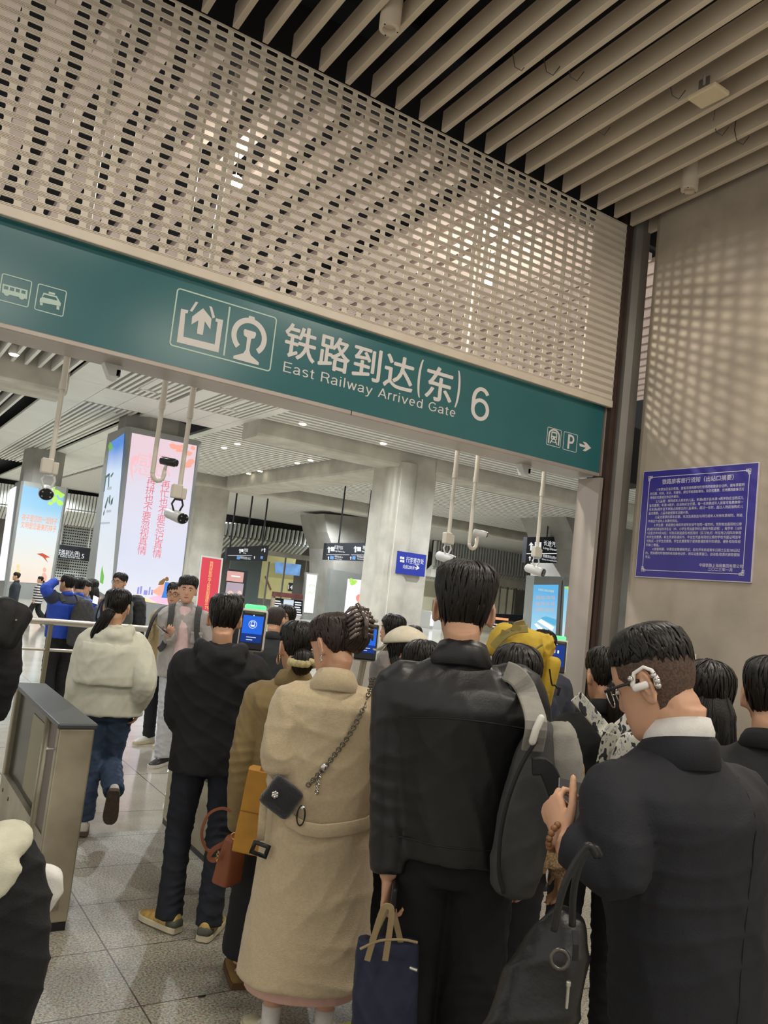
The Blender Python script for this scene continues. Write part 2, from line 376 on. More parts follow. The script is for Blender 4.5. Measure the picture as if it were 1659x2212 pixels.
def rrect(x0, z0, x1, z1, r):
    out = []
    for cx, cz, a0 in ((x1 - r, z0 + r, -90), (x1 - r, z1 - r, 0), (x0 + r, z1 - r, 90), (x0 + r, z0 + r, 180)):
        for k in range(5): a = math.radians(a0 + 22.5 * k); out.append((cx + r * math.cos(a), cz + r * math.sin(a)))
    return out
def frame_loops(x0, z0, x1, z1, r, w): return [rrect(x0, z0, x1, z1, r), rrect(x0 + w, z0 + w, x1 - w, z1 - w, max(r - w, .004))]
def px_loop(pts): return [S(*p) for p in pts]
def zs(ox, oy, k, pts): return [(ox + a / k, oy + b / k) for a, b in pts]
def disc(c, r, n=18): return [(c[0] + r * math.cos(2 * math.pi * i / n), c[1] + r * math.sin(2 * math.pi * i / n)) for i in range(n)]
k = 2.5136
def sg_poly(name, polys, m=M_SYM, boxes=()):
    mb = MB()
    for i_, p in enumerate(polys): mb.poly(p, OS, X, Z, .0015 + .0003 * (i_ % 6))
    put(name, mb, m, sg)
def Q(*pts): return px_loop(zs(0, 540, k, pts))
# bus and taxi
polys = [[Q((14, 183), (150, 219), (146, 268), (10, 232))[::-1], Q((22, 194), (46, 200), (44, 218), (20, 212)), Q((54, 202), (78, 208), (76, 226), (52, 220)), Q((86, 210), (108, 216), (106, 233), (84, 227)), Q((117, 218), (139, 224), (137, 241), (115, 235))]]
polys += [[disc(S(36 / k, 540 + 235 / k), .019)], [disc(S(118 / k, 540 + 256 / k), .019)]]
polys.append(frame_loops(.573, 3.512, .775, 3.71, .016, .007)); sg_poly('bus_symbol', polys, M_SYMG)
polys = [frame_loops(.813, 3.512, 1.015, 3.71, .016, .007)]
polys += [[Q((236, 232), (308, 251), (322, 276), (330, 290), (328, 306), (214, 283), (217, 262), (226, 258))[::-1], Q((240, 242), (304, 259), (312, 276), (230, 256))]]
polys += [[Q((216, 284), (232, 288), (231, 302), (216, 299))[::-1]], [Q((307, 303), (322, 306), (321, 327), (306, 323))[::-1]], [Q((264, 226), (299, 235), (298, 246), (263, 237))[::-1]]]
sg_poly('taxi_symbol', polys, M_SYMG)
# arrival + rail pictogram box
polys = [frame_loops(1.81, 3.512, 2.685, 3.985, .03, .011), [Q((1243, 308), (1252, 310), (1219, 574), (1210, 572))[::-1]]]
sg_poly('symbol_frame', polys, M_SYMG)
polys = [[Q((983, 319), (1022, 328), (1018, 345), (1006, 343), (995, 471), (1165, 513), (1181, 392), (1169, 388), (1172, 371), (1211, 381), (1186, 557), (959, 500))[::-1]],
         [Q((1062, 281), (1076, 285), (1043, 336), (1030, 330))[::-1]], [Q((1136, 305), (1150, 309), (1167, 367), (1153, 372))[::-1]],
         [Q((1102, 317), (1148, 374), (1141, 433), (1111, 388), (1100, 463), (1068, 455), (1076, 383), (1038, 405), (1043, 362))[::-1]]]
sg_poly('arrival_symbol', polys)
cx, cz = 2.459, 3.757; R1 = .158; R0 = .113
arc = lambda r, a0, a1, n=30: [(cx + r * math.cos(math.radians(a0 + (a1 - a0) * i / n)), cz + r * math.sin(math.radians(a0 + (a1 - a0) * i / n))) for i in range(n + 1)]
polys = [[arc(R1, -50, 230) + arc(R0, 230, -50)]]
polys += [[[(cx + u * .6, cz + v * .66) for u, v in p]] for p in ([(-.05, .225), (.05, .225), (.04, .265), (-.04, .265)],
          [(-.095, .055), (-.08, .0), (-.03, -.02), (-.027, -.17), (-.055, -.225), (-.19, -.29), (-.19, -.325), (.19, -.325), (.19, -.29), (.055, -.225), (.027, -.17), (.03, -.02), (.08, 0), (.095, .055), (.08, .08), (-.08, .08)])]
sg_poly('rail_symbol', polys)
# lettering
mb = MB(); OT = Vector((0, SY - .001, 0))
SEQ = [0]
def sg_char(mb, ch, px, py, hpx, bold=.0, wide=None):
    SEQ[0] += 1
    c = S(px, py); h = (S(px, py - hpx / 2)[1] - S(px, py + hpx / 2)[1])
    mb.text(ch, OT + X * c[0] + Z * (c[1] - h * .44), X, Z, h * .83, width=wide, align='CENTER', bold=bold, th=.001 + .0004 * (SEQ[0] % 4))
for ch, px, py in (('铁', 649, 741), ('路', 723, 764), ('到', 793, 785), ('达', 862, 806), ('东', 949, 831)): [sg_char(mb, ch, px + dx, py + dy, 70) for dx, dy in ((-1.3, 0), (1.3, 0), (0, 1.1), (0, -1.1))]
for ch, px, py in (('(', 907, 817), (')', 989, 841)):
    c = S(px, py); n = 14; sgn = -1 if ch == '(' else 1
    o = [(c[0] + sgn * (.055 * math.cos(t) - .03), c[1] + .2 * math.sin(t)) for t in [(-1.15 + 2.3 * i / n) for i in range(n + 1)]]
    i2 = [(x - sgn * .026 * math.cos((j - n / 2) / n * 2.0), z) for j, (x, z) in enumerate(o)][::-1]
    lp = o + i2; mb.poly([lp if sgn > 0 else lp[::-1]], OT, X, Z)
put('chinese_name', mb, M_SYM, sg)
def stroke(pts, w):
    pts = [Vector((p[0], p[1], 0)) for p in pts]; n = len(pts); Lf = []; Rt = []
    for i in range(n):
        t0 = (pts[i] - pts[i - 1]).normalized() if i else (pts[1] - pts[0]).normalized(); t1 = (pts[i + 1] - pts[i]).normalized() if i < n - 1 else t0
        t = (t0 + t1).normalized(); nn = Vector((-t.y, t.x, 0)) * (w / 2) / max(.5, t.dot(t0)); Lf.append((pts[i] + nn)[:2]); Rt.append((pts[i] - nn)[:2])
    return Rt + Lf[::-1]
def ark(x, y, rx, ry, a0, a1, n=14): return [(x + rx * math.cos(math.radians(a0 + (a1 - a0) * i / n)), y + ry * math.sin(math.radians(a0 + (a1 - a0) * i / n))) for i in range(n + 1)]
GL = {'E': (.62, [[(.05, 0), (.05, 1)], [(.05, .95), (.6, .95)], [(.05, .52), (.56, .52)], [(.05, .05), (.6, .05)]]),
 'R': (.68, [[(.05, 0), (.05, 1)], [(.05, .95), (.38, .95)] + ark(.38, .725, .22, .225, 90, -90) + [(.05, .5)], [(.38, .5), (.5, .42), (.6, .05), (.64, 0)]]),
 'A': (.7, [[(.03, 0), (.35, .98)], [(.35, .98), (.67, 0)], [(.14, .32), (.56, .32)]]),
 'G': (.78, [ark(.39, .5, .34, .45, 45, 330) + [(.7, .14), (.7, .47)], [(.42, .47), (.74, .47)]]),
 'a': (.56, [ark(.26, .53, .19, .17, 165, 0, 10) + [(.45, .15), (.47, .07), (.53, .05)], [(.45, .41), (.22, .36)], ark(.21, .2, .16, .16, 80, 270) + [(.33, .07), (.45, .2)]]),
 's': (.5, [ark(.25, .53, .18, .16, 30, 210, 10) + [(.16, .42), (.35, .34)] + ark(.25, .2, .19, .16, 50, -150, 12)]),
 't': (.32, [[(.14, .9), (.14, .17)] + ark(.22, .15, .08, .1, 180, 270, 6) + [(.3, .05)], [(.0, .68), (.3, .68)]]),
 'i': (.2, [[(.08, 0), (.08, .72)], [(.08, .88), (.08, 1)]]), 'l': (.2, [[(.08, 0), (.08, 1)]]),
 'w': (.76, [[(.03, .72), (.2, 0)], [(.2, 0), (.38, .7)], [(.38, .7), (.56, 0)], [(.56, 0), (.73, .72)]]),
 'y': (.54, [[(.03, .72), (.28, .02)], [(.51, .72), (.27, 0), (.2, -.2), (.1, -.25), (.03, -.24)]]),
 'v': (.54, [[(.03, .72), (.27, 0)], [(.27, 0), (.51, .72)]]),
 'r': (.34, [[(.08, 0), (.08, .72)], [(.08, .45), (.13, .6), (.22, .68), (.33, .68)]]),
 'e': (.56, [[(.07, .38), (.53, .38)], ark(.28, .37, .21, .32, 4, 312, 22)]),
 'd': (.58, [[(.5, 0), (.5, 1)], ark(.28, .36, .21, .32, 0, 182, 12), ark(.28, .36, .21, .32, 178, 360, 12)]), ' ': (.3, []),
 '6': (.62, [ark(.31, .33, .25, .28, -2, 182, 14), ark(.31, .33, .25, .28, 178, 362, 14), ark(.31, .62, .25, .33, 35, 180, 16) + [(.06, .33)]])}
def lettering(mb, body, O, h, width, w=.1, gap=.12):
    tot = sum(GL[c][0] + gap for c in body) - gap; kx = width / tot; x = 0; i_ = 0
    for c in body:
        for p in GL[c][1]: i_ += 1; mb.poly([[((x + a) * kx, b * h) for a, b in stroke(p, w)]], O, X, Z, .0015 + .0004 * (i_ % 4))
        x += GL[c][0] + gap
    return mb
a, b = S(611, 802), S(983, 899); ea = S(613.5, 780.4)
put('english_name', lettering(MB(), 'East Railway Arrived Gate', OT + X * a[0] + Z * a[1], (ea[1] - a[1]), b[0] - a[0]), M_SYM, sg)
a, b = S(1037, 909), S(1036, 836)
put('gate_number', lettering(MB(), '6', OT + X * S(1018, 872)[0] + Z * a[1], b[1] - a[1], S(1058, 872)[0] - S(1018, 872)[0], w=.115), M_SYM, sg)
def K4(*pts): return px_loop(zs(1000, 400, 3.402, pts))
polys = [frame_loops(5.866, 3.52, 6.07, 3.712, .014, .006), frame_loops(6.106, 3.515, 6.312, 3.712, .014, .006)]
ax, az = 5.968, 3.64; q = lambda u, v: (ax + u * .58, az + v * .58)
polys += [[[q(.14 * math.cos(t), .11 * math.sin(t)) for t in [math.pi * i / 12 for i in range(13)]] + [q(-.14, -.17), q(-.11, -.17)] + [q(-.11 * math.cos(t), .08 * math.sin(t)) for t in [math.pi * i / 12 for i in range(13)]] + [q(.11, -.17), q(.14, -.17)]]]
polys += [[rrect(ax - .042, az - .05, ax + .042, az + .035, .015), rrect(ax - .03, az - .012, ax + .03, az + .02, .005)[::-1], disc((ax - .022, az - .032), .009), disc((ax + .022, az - .032), .009)]]
polys += [[stroke([(ax - .022, az - .05), (ax - .05, az - .095)], .012)], [stroke([(ax + .022, az - .05), (ax + .05, az - .095)], .012)], [stroke([(ax - .035, az - .075), (ax + .035, az - .075)], .008)]]
polys += [[K4((855, 1898), (898, 1912), (880, 1884), (905, 1892), (940, 1932), (898, 1957), (878, 1950), (902, 1930), (857, 1918))[::-1]]]
polys += [[stroke([(6.185, 3.535), (6.185, 3.692)], .026)], [stroke([(6.185, 3.682), (6.225, 3.682)] + ark(6.222, 3.645, .032, .037, 90, -90, 10) + [(6.185, 3.608)], .022)]]
sg_poly('metro_parking_arrow_symbols', polys)

# slatted ceiling outside: deep baffles running towards the gate, sloping up to the viewer
SLP = .058
M_BAF = mat('baffle_cream', '#cbbda8', .6, var=.07, vscale=1.2)
cl = struct('ceiling', MB().box((2.9, .6, 7.25), (9, 11.4, .1)).box((2.9, 6.33, 6.71), (9, .06, 1.06)), M_DARK)
def baf_mesh(y0, y1, zt):
    m = MB(); rings = []
    for y in (y1, y1 - .004, y0):
        z = zt + SLP * (FY - y); rings.append([(-.026, y, z + (.2 if y > y0 else .2)), (-.026, y, z + .003), (-.02, y, z), (.02, y, z), (.026, y, z + .003), (.026, y, z + .2)])
    return m.loft(rings)
b0 = put('baffle', baf_mesh(-4.6, 6.14, 6.175), M_BAF, cl)
for i in range(1, 29):
    c = b0.copy(); COL.objects.link(c); c.location = (6.72 - .2655 * i, 0, 0)
b0.location = (6.72, 0, 0)
e = b0.copy(); COL.objects.link(e); e.location = (7.0, .28, -.012)

# things fixed to that ceiling
def downlight(px, py, label):
    c = atz(px, py, 6.13); M_CAN = mat('downlight_can', '#cbbfab', .5)
    t = empty('downlight', label, 'light fitting', (c.x, c.y, 6.12), group=None)
    m = MB(); r = .083
    m.loft([[(r * f * math.cos(a) + c.x, r * f * math.sin(a) + c.y, z) for a in [2 * math.pi * i / 28 for i in range(28)]] for f, z in ((1, 6.48), (1, 6.135), (.97, 6.122), (.66, 6.12), (.6, 6.15), (.58, 6.3))], cap=False)
    put('can', m, M_CAN, t, smooth=False); put('lens', MB().cyl((c.x, c.y, 6.16), (c.x, c.y, 6.17), .05, 20), mat('lens_off', '#d9cfbb', .2), t)
    for u, v in ((.065, -.02), (-.06, -.03), (.01, .07)): put('screw', MB().cyl((c.x + u, c.y + v, 6.117), (c.x + u, c.y + v, 6.124), .006, 8), M_DARK, t)
downlight(841, 62, 'cream cylinder downlight between the slats above the cream shutter')
downlight(1489, 410, 'cream cylinder downlight near the concrete side wall')
c = atz(1530, 206, 6.22); t = empty('access_point', 'square cream wireless box hung under the ceiling slats', 'wireless box', c)
put('housing', MB().rbox(c, (.2, .27, .045), .012), mat('cream_plastic', '#d6c7a6', .5), t)
put('bracket', MB().box(c + Vector((-.02, .02, .08)), (.05, .1, .13)).cyl(c + Vector((-.1, -.03, .03)), c + Vector((-.13, -.05, .1)), .012, 8), M_POST, t)
M_CAB = mat('cable_grey', '#4a443d', .6)
CB = ((1110, 128), (1178, 138), (1230, 150), (1450, 190), (1545, 270), (1290, 270), (1590, 290))
for i, (px, py) in enumerate(CB):
    c = atz(px, py, 6.3)
    lb = ('thin grey cable looped over a ceiling slat, %s') % ('farthest left of the looped cables', 'second looped cable from the left', 'third looped cable from the left', 'beside the square wireless box, upper loop', 'right of the square wireless box', 'below left of the square wireless box', 'nearest the right picture edge')[i]
    single('cable', MB().tube([c + Vector((0, 0, .3)), c + Vector((.0, .02, .05)), c + Vector((.02, .0, -.06)), c + Vector((.07, -.03, -.085)), c + Vector((.11, -.06, .0))], .004, 6), M_CAB, lb, 'cable', smooth=True)

# arrival hall: ceiling panels, slats, beams
ZC = 6.2
M_CEIL = mat('hall_panel_white', '#d6d8d2', .5, var=.03, vscale=1)
M_SLAT = mat('hall_slat_white', '#dcdcd6', .5)
M_SLATP = mat('hall_slat_pinkish', '#d8c6c0', .5, var=.08, vscale=.8)
struct('ceiling_hall', MB().box((20, 36, 6.85), (60, 60, .1)), mat('void_blue_black', '#23262e', .9))
def slats_y(xa, xb, y0, y1, pitch, wd, hh, z=ZC):
    m = MB(); x = xa
    while x < xb: m.box((x, (y0 + y1) / 2, z + hh / 2), (wd, y1 - y0, hh)); x += pitch
    return m
def slats_x(y0, y1, xa, xb, pitch, wd, hh, z=ZC):
    m = MB(); y = y0
    while y < y1: m.box(((xa + xb) / 2, y, z + hh / 2), (xb - xa, wd, hh)); y += pitch
    return m
n = 1
for mb, m in ((slats_y(-2, 5.2, 6.75, 17.6, .40, .17, .10, 6.32), M_SLATP), (slats_y(5.3, 13, 6.75, 17.6, .3, .2, .10, 6.3), M_SLATP), (slats_y(-3, 3.6, 17.9, 20.7, .3, .07, .25), M_SLAT), (slats_y(-3, 3.5, 23.9, 33.2, .3, .07, .25), M_SLAT),
              (slats_y(-3, 3.6, 34, 60, .3, .07, .25), M_SLAT),
              (slats_y(4.82, 6.3, 17.9, 21.25, .16, .075, .1), M_SLAT), (slats_y(7.0, 8.45, 17.9, 21.25, .16, .075, .1), M_SLAT), (slats_y(4.75, 6.35, 23.7, 43, .16, .075, .1), M_SLAT),
              (slats_x(17.9, 20.6, 8.8, 26, .33, .14, .16), M_SLAT), (slats_x(21.9, 34.4, 8.8, 13.2, .4, .2, .14), M_SLAT),
              (slats_x(21.9, 34.6, 15.2, 40, .4, .2, .14), M_SLAT), (slats_x(36, 60, 9, 48, .3, .17, .1), M_SLAT)):
    tag(put('ceiling_slats_%d' % n, mb, m), kind='structure'); n += 1
# flat panels with the slots left open
m = MB()
def plate(xa, xb, ya, yb): m.box(((xa + xb) / 2, (ya + yb) / 2, ZC + .04), (xb - xa - .012, yb - ya - .012, .08))
for xa, xb in ((3.75, 4.7), (6.42, 6.9), (8.5, 8.8)):
    for ya in range(18, 60, 3): plate(xa, xb, ya, ya + 3)
for xa, xb in ((4.7, 5.55), (5.55, 6.42), (6.9, 7.7), (7.7, 8.5)): plate(xa, xb, 21.3, 22.5); plate(xa, xb, 22.5, 23.6)
for ya in range(26, 60, 3): plate(6.9, 8.5, ya, ya + 3)
plate(-3, 3.75, 22.3, 23.85); plate(-3, 3.75, 33.3, 34)
for xc in (5.55, 7.7): m.box((xc, 18.6, ZC + .05), (.36, 2.2, .12)) if False else None
struct('ceiling_panels', m, M_CEIL)
m = MB()
for xc, ya, yb in ((5.55, 18.2, 20.4), (7.72, 18.2, 20.4), (5.55, 24.4, 42)):
    m.box((xc - .2, (ya + yb) / 2, ZC + .02), (.1, yb - ya, .1)).box((xc + .2, (ya + yb) / 2, ZC + .02), (.1, yb - ya, .1)).box((xc, (ya + yb) / 2, ZC + .2), (.36, yb - ya, .02)).box((xc, yb, ZC + .02), (.5, .1, .1))
struct('ceiling_slots', m, M_CEIL)
def beam(name, pts, d): struct(name, MB().prism(pts, d), C_CONC2)
def beam_x(name, xa, xb, ya, yb, zb, r=.18):
    q = [(ya, ZC + .5), (ya, zb + r), (ya + r * .3, zb + r * .3), (ya + r, zb), (yb - r, zb), (yb - r * .3, zb + r * .3), (yb, zb + r), (yb, ZC + .5)]
    struct(name, MB().prism([(xa, y, z) for y, z in q], (xb - xa, 0, 0)), C_CONC2)
def beam_y(name, ya, yb, xa, xb, zb, r=.18):
    q = [(xa, ZC + .5), (xa, zb + r), (xa + r * .3, zb + r * .3), (xa + r, zb), (xb - r, zb), (xb - r * .3, zb + r * .3), (xb, zb + r), (xb, ZC + .5)]
    struct(name, MB().prism([(x, ya, z) for x, z in q], (0, yb - ya, 0)), C_CONC2)
beam_x('beam_1', 8.75, 13.5, 20.75, 21.85, 5.72, .1); beam_x('beam_2', -3, 3.72, 20.75, 22.2, 5.72, .1); beam_x('beam_3', 14.9, 40, 20.75, 21.85, 5.72, .1)
beam_y('beam_4', 22.0, 34.5, 13.4, 15.0, 5.66, .1); beam_x('beam_5', 8.75, 40, 34.8, 35.8, 5.72, .1)
# concrete columns
def column(name, xa, xb, ya, yb, r, m=C_CONC2, top=6.3):
    q = []
    for cx, cy, a0 in ((xb - r, ya + r, -90), (xb - r, yb - r, 0), (xa + r, yb - r, 90), (xa + r, ya + r, 180)):
        for k in range(7): a = math.radians(a0 + 15 * k); q.append((cx + r * math.cos(a), cy + r * math.sin(a), 0))
    return struct(name, MB().prism(q, (0, 0, top)), m)
column('column_1', 13.42, 15.0, 20.8, 22.15, .09); struct('trim_6', MB().cyl((13.85, 20.86, 0), (13.85, 20.86, 5.95), .52, 24) if False else MB().tube([(13.9, 21.2, 0), (13.9, 21.2, 5.9)], .52, 32), C_CONC2)
column('column_2', 12.45, 13.95, 35.0, 36.4, .5)
struct('trim_7', MB().cyl((13.62, 20.78, 0), (13.62, 20.78, 5.7), .018, 8), M_WHITE)
# ================= ARRIVAL HALL: lightboxes, signs, cameras, shops =================
class Face:
    """an upright plane facing the viewer at depth y (or facing -x at x = xc), addressed by picture points"""
    def __init__(s, y=None, x=None):
        s.y, s.x = y, x
        s.O = Vector((0, y, 0)) if x is None else Vector((x, 0, 0)); s.U = X if x is None else -Y
    def p(s, px, py):
        if s.x is None: a = aty(px, py, s.y); return (a.x, a.z)
        a = atx(px, py, s.x); return (-a.y, a.z)
    def off(s, d): return s.O + (Vector((0, -d, 0)) if s.x is None else Vector((-d, 0, 0)))
    def poly(s, mb, pts, d=.01, th=.004, holes=()):
        l = [s.p(*q) for q in pts]; mb.poly([l] + [[s.p(*q) for q in h] for h in holes], s.off(d), s.U, Z, th); return mb
    def rect(s, mb, x0, y0, x1, y1, d=.01, th=.004):
        """upright rectangle in the place whose centre lines pass the middles of the pixel rectangle"""
        a, b = s.p(x0, (y0 + y1) / 2)[0], s.p(x1, (y0 + y1) / 2)[0]; c, e = s.p((x0 + x1) / 2, y1)[1], s.p((x0 + x1) / 2, y0)[1]
        mb.poly([[(a, c), (b, c), (b, e), (a, e)]], s.off(d), s.U, Z, th); return mb
    def box(s, mb, x0, y0, x1, y1, dep, d=0.0):
        a, b = s.p(x0, (y0 + y1) / 2)[0], s.p(x1, (y0 + y1) / 2)[0]; c, e = s.p((x0 + x1) / 2, y1)[1], s.p((x0 + x1) / 2, y0)[1]
        o = s.off(d); V = Vector((0, dep, 0)) if s.x is None else Vector((dep, 0, 0))
        mb.prism([o + s.U * u + Z * v for u, v in ((a, c), (b, c), (b, e), (a, e))], V); return mb
    def text(s, mb, body, px, py, hpx, d=.016, align='CENTER', wpx=None):
        u, v = s.p(px, py); h = s.p(px, py - hpx / 2)[1] - s.p(px, py + hpx / 2)[1]
        wd = None if wpx is None else abs(s.p(px + wpx / 2, py)[0] - s.p(px - wpx / 2, py)[0])
        mb.text(body, s.off(d) + s.U * u + Z * (v - h * .45), s.U, Z, h * .86, width=wd, align=align, th=.001); return mb
    def blob(s, mb, px, py, rx, ry, d=.012, n=16, wob=0.0):
        pts = [(px + rx * math.cos(2 * math.pi * i / n) * (1 + wob * rnd.uniform(-1, 1)), py + ry * math.sin(2 * math.pi * i / n) * (1 + wob * rnd.uniform(-1, 1))) for i in range(n)]
        return s.poly(mb, pts[::-1], d)
G_WHITE = glow('ad_white', '#f2f2fa', .95); G_RED = glow('ad_rose', '#d9707c', .9); G_PINK = glow('ad_pale_rose', '#eebdc4', .9); G_SAL = glow('ad_salmon', '#f0a896', .9)
G_GREEN = glow('ad_leaf', '#a9d860', .9); G_GREEN2 = glow('ad_leaf_deep', '#6fb04e', .85); G_ORANGE = glow('ad_orange', '#e88a4c', .9); G_BLUE = glow('ad_blue', '#3f7fd6', .85); G_SAND = glow('ad_sand', '#efcf92', .9)
G_VIOLET = glow('ad_violet', '#8f8fd0', .85); G_GREY = glow('ad_grey', '#a9b0b8', .8); G_HAIR = glow('ad_brown', '#8a6a3c', .7); G_PINKF = glow('ad_field_pink', '#efb6cf', .9); G_YEL = glow('ad_yellow', '#f1d77a', .9)
G_LTXT = glow('sign_white', '#f0f2f4', .8); G_LBLUE = glow('sign_blue', '#6f9fe0', .7)
M_SBLK = mat('sign_black', '#24282f', .35)
M_FRAME = mat('lightbox_frame', '#8e918f', .4, metal=.35, var=.05, vscale=1.5)

# --- big column lightbox in the middle of the hall
yb = 23.8; F = Face(y=yb)
x0, x1 = F.p(262, 1110)[0] + .02, F.p(402, 1110)[0]
x0 = 6.02; x1 = 8.3
t = empty('lightbox_column', 'tall column lightbox showing a pale poster with pink vertical lines', 'lightbox', (7.15, 24.9, 0))
def oct_(x0, x1, y0, y1, c): return [(x0 + c, y0), (x1 - c, y0), (x1, y0 + c), (x1, y1 - c), (x1 - c, y1), (x0 + c, y1), (x0, y1 - c), (x0, y0 + c)]
put('casing', MB().prism([(x, y, 0) for x, y in oct_(x0, x1, yb, yb + 2.3, .11)], (0, 0, 5.78)), M_FRAME, t)
put('plinth', MB().prism([(x, y, 0) for x, y in oct_(x0 - .03, x1 + .03, yb - .03, yb + 2.33, .11)], (0, 0, .12)), M_PANEL, t)
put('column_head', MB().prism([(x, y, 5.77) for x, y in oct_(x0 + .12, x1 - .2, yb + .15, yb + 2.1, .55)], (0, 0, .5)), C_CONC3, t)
mb = F.poly(MB(), [(285, 935), (245, 1290), (385, 1310), (425, 963)], .012)
pn = put('front_poster', mb, glow_grad('poster_lilac', [(0, '#f6f4fb'), (.35, '#dfe4f8'), (.75, '#e9e3f4'), (1, '#f6d9e4')], .8, 5.6, .93), t)
def art(m, par, fn, nm='print'): mb = MB(); fn(mb); put(nm, mb, m, par)
def two_lines(mb):
    for i, ch in enumerate('再忙也不要忘记真情'): F.text(mb, ch, 357.5 - i * 2.35, 1047 + i * 18.6, 17.5)
    for i, ch in enumerate('再拼也不要忽视真情'): F.text(mb, ch, 326.5 - i * 2.55, 1040 + i * 18.6, 17.5)
art(G_RED, pn, two_lines, 'pink_lines')
def gan_en(mb):
    F.text(mb, '感', 315, 1003, 46, wpx=50); F.text(mb, '恩', 349, 1006, 46, wpx=44)
    F.poly(mb, [(285, 985), (300, 985), (285, 1008), (288, 1042), (281, 1020), (281, 1000)][::-1], .016)
art(G_PINK, pn, gan_en, 'large_title')
def blossom(mb):
    for px, py, rx, ry in ((372, 962, 7, 4), (380, 966, 12, 5), (395, 965, 11, 4), (388, 973, 8, 4), (407, 980, 9, 5), (411, 998, 9, 6), (405, 1004, 9, 6), (416, 968, 6, 4)): F.blob(mb, px, py, rx, ry, .015, wob=.25)
art(G_SAL, pn, blossom, 'blossom')
def dunes(mb): F.poly(mb, [(296, 1283), (330, 1300), (346, 1304), (275, 1294), (286, 1287)][::-1], .014)
art(G_SAND, pn, dunes, 'sand_hill')
art(G_PINKF, pn, lambda mb: F.poly(mb, [(320, 1291), (350, 1284), (380, 1292), (386, 1302), (385, 1309), (340, 1303)][::-1], .015), 'pink_hill')
def city(mb):
    for q in ((296, 1268, 300, 1283), (302, 1266, 306, 1283), (310, 1275, 318, 1285), (321, 1268, 324, 1285), (326, 1274, 330, 1285)): F.rect(mb, *q, d=.015)
art(G_VIOLET, pn, city, 'skyline')
art(G_SAL, pn, lambda mb: F.poly(mb, [(352, 1259), (356, 1262), (354, 1286), (340, 1286), (327, 1278), (336, 1272)][::-1], .018), 'flared_dress')
art(G_BLUE, pn, lambda mb: F.poly(mb, [(356, 1257), (365, 1258), (363, 1278), (361, 1292), (348, 1291), (353, 1276)][::-1], .020), 'blue_dress')
art(G_HAIR, pn, lambda mb: F.blob(F.poly(mb, [(341, 1264), (344, 1256), (354, 1249), (358, 1252), (352, 1263)][::-1], .022), 360, 1251, 4, 5, .022), 'long_hair')
L = Face(x=x0 - .005)
mb = MB(); q = [(269, 938), (243, 1285), (197, 1252), (238, 953)]; L.poly(mb, [(270, 936), (240, 1292), (203, 1270), (238, 957)], .012)
pn2 = put('side_poster', mb, glow_grad('poster_sky', [(0, '#eef3f4'), (.55, '#dfe9f6'), (.82, '#cfe2f8'), (1, '#3d86e0')], .8, 5.5, .92, .02), t)
def callig(mb):
    for q in ([(228, 1030), (238, 1022), (238, 1026), (230, 1034)], [(229, 1032), (231, 1032), (227, 1062), (225, 1062)], [(236, 1024), (238, 1024), (236, 1058), (234, 1058)], [(240, 1028), (246, 1020), (246, 1024), (241, 1032)], [(227, 1096), (234, 1074), (236, 1074), (229, 1100)], [(236, 1085), (238, 1070), (240, 1070), (238, 1090)], [(241, 1082), (246, 1074), (244, 1088), (240, 1092)], [(225, 1106), (228, 1100), (226, 1112), (224, 1114)]): L.poly(mb, q[::-1], .015)
art(glow('ad_ink', '#4b6a63', .5), pn2, callig, 'brush_lettering')
def treeg(mb): L.poly(mb, [(222, 1222), (226, 1245), (224, 1262), (217, 1258), (219, 1240)], .015); L.blob(mb, 240, 965, 4, 9, .016, wob=.3)
art(G_GREEN2, pn2, treeg, 'tree')
def greys(mb):
    for q in ((233, 1052, 242, 1058), (231, 1102, 241, 1107), (219, 1128, 238, 1132)): L.rect(mb, *q[:1], q[1], q[2], q[3], d=.016)
art(G_GREY, pn2, greys, 'small_print')
put('latch', MB().box((x1 - .12, yb - .01, 1.9), (.04, .02, .04)), M_WHITE, t)

# --- smaller lightbox column, farther left
yb2 = 36.0; F2 = Face(y=yb2); xa, xb = F2.p(36, 1150)[0] - .12, F2.p(122, 1165)[0] + .18
t = empty('lightbox_column', 'far column lightbox with leaves, two orange lines and a red kite', 'lightbox', ((xa + xb) / 2, yb2 + 1, 0))
put('casing', MB().prism([(x, y, 0) for x, y in oct_(xa, xb, yb2, yb2 + 1.7, .09)], (0, 0, 4.75)), M_FRAME, t)
put('column_head', MB().prism([(x, y, 4.74) for x, y in oct_(xa + .1, xb - .25, yb2 + .1, yb2 + 1.6, .3)], (0, 0, 1.5)), C_CONC3, t)
pn = put('front_poster', F2.poly(MB(), [(50, 1048), (20, 1256), (107, 1262), (139, 1068)], .012), glow_grad('poster_kite', [(0, '#fbe2cf'), (.25, '#f8f0e2'), (.6, '#e2f0f6'), (.85, '#8fd0f2'), (1, '#7cc4f0')], .6, 4.5, .95, .02), t)
def kl(mb):
    F2.text(mb, '孩子是您的一面镜子', 86, 1122, 13, wpx=78); F2.text(mb, '文明是您最美的样子', 83.5, 1138, 13, wpx=78)
art(G_ORANGE, pn, kl, 'two_orange_lines')
def leaves(mb):
    for px, py, rx, ry in ((98, 1060, 8, 6), (108, 1066, 7, 8), (120, 1063, 9, 6), (131, 1070, 7, 6), (112, 1056, 8, 5), (118, 1078, 6, 7), (129, 1086, 7, 6), (109, 1087, 6, 4)): F2.blob(mb, px, py, rx, ry, .015, wob=.3)
art(G_GREEN, pn, leaves, 'leaves')
art(glow('ad_kite', '#c8543c', .7), pn, lambda mb: F2.poly(mb, [(79, 1196), (92, 1195), (108, 1204), (98, 1205), (104, 1216), (92, 1203)][::-1], .015), 'kite')
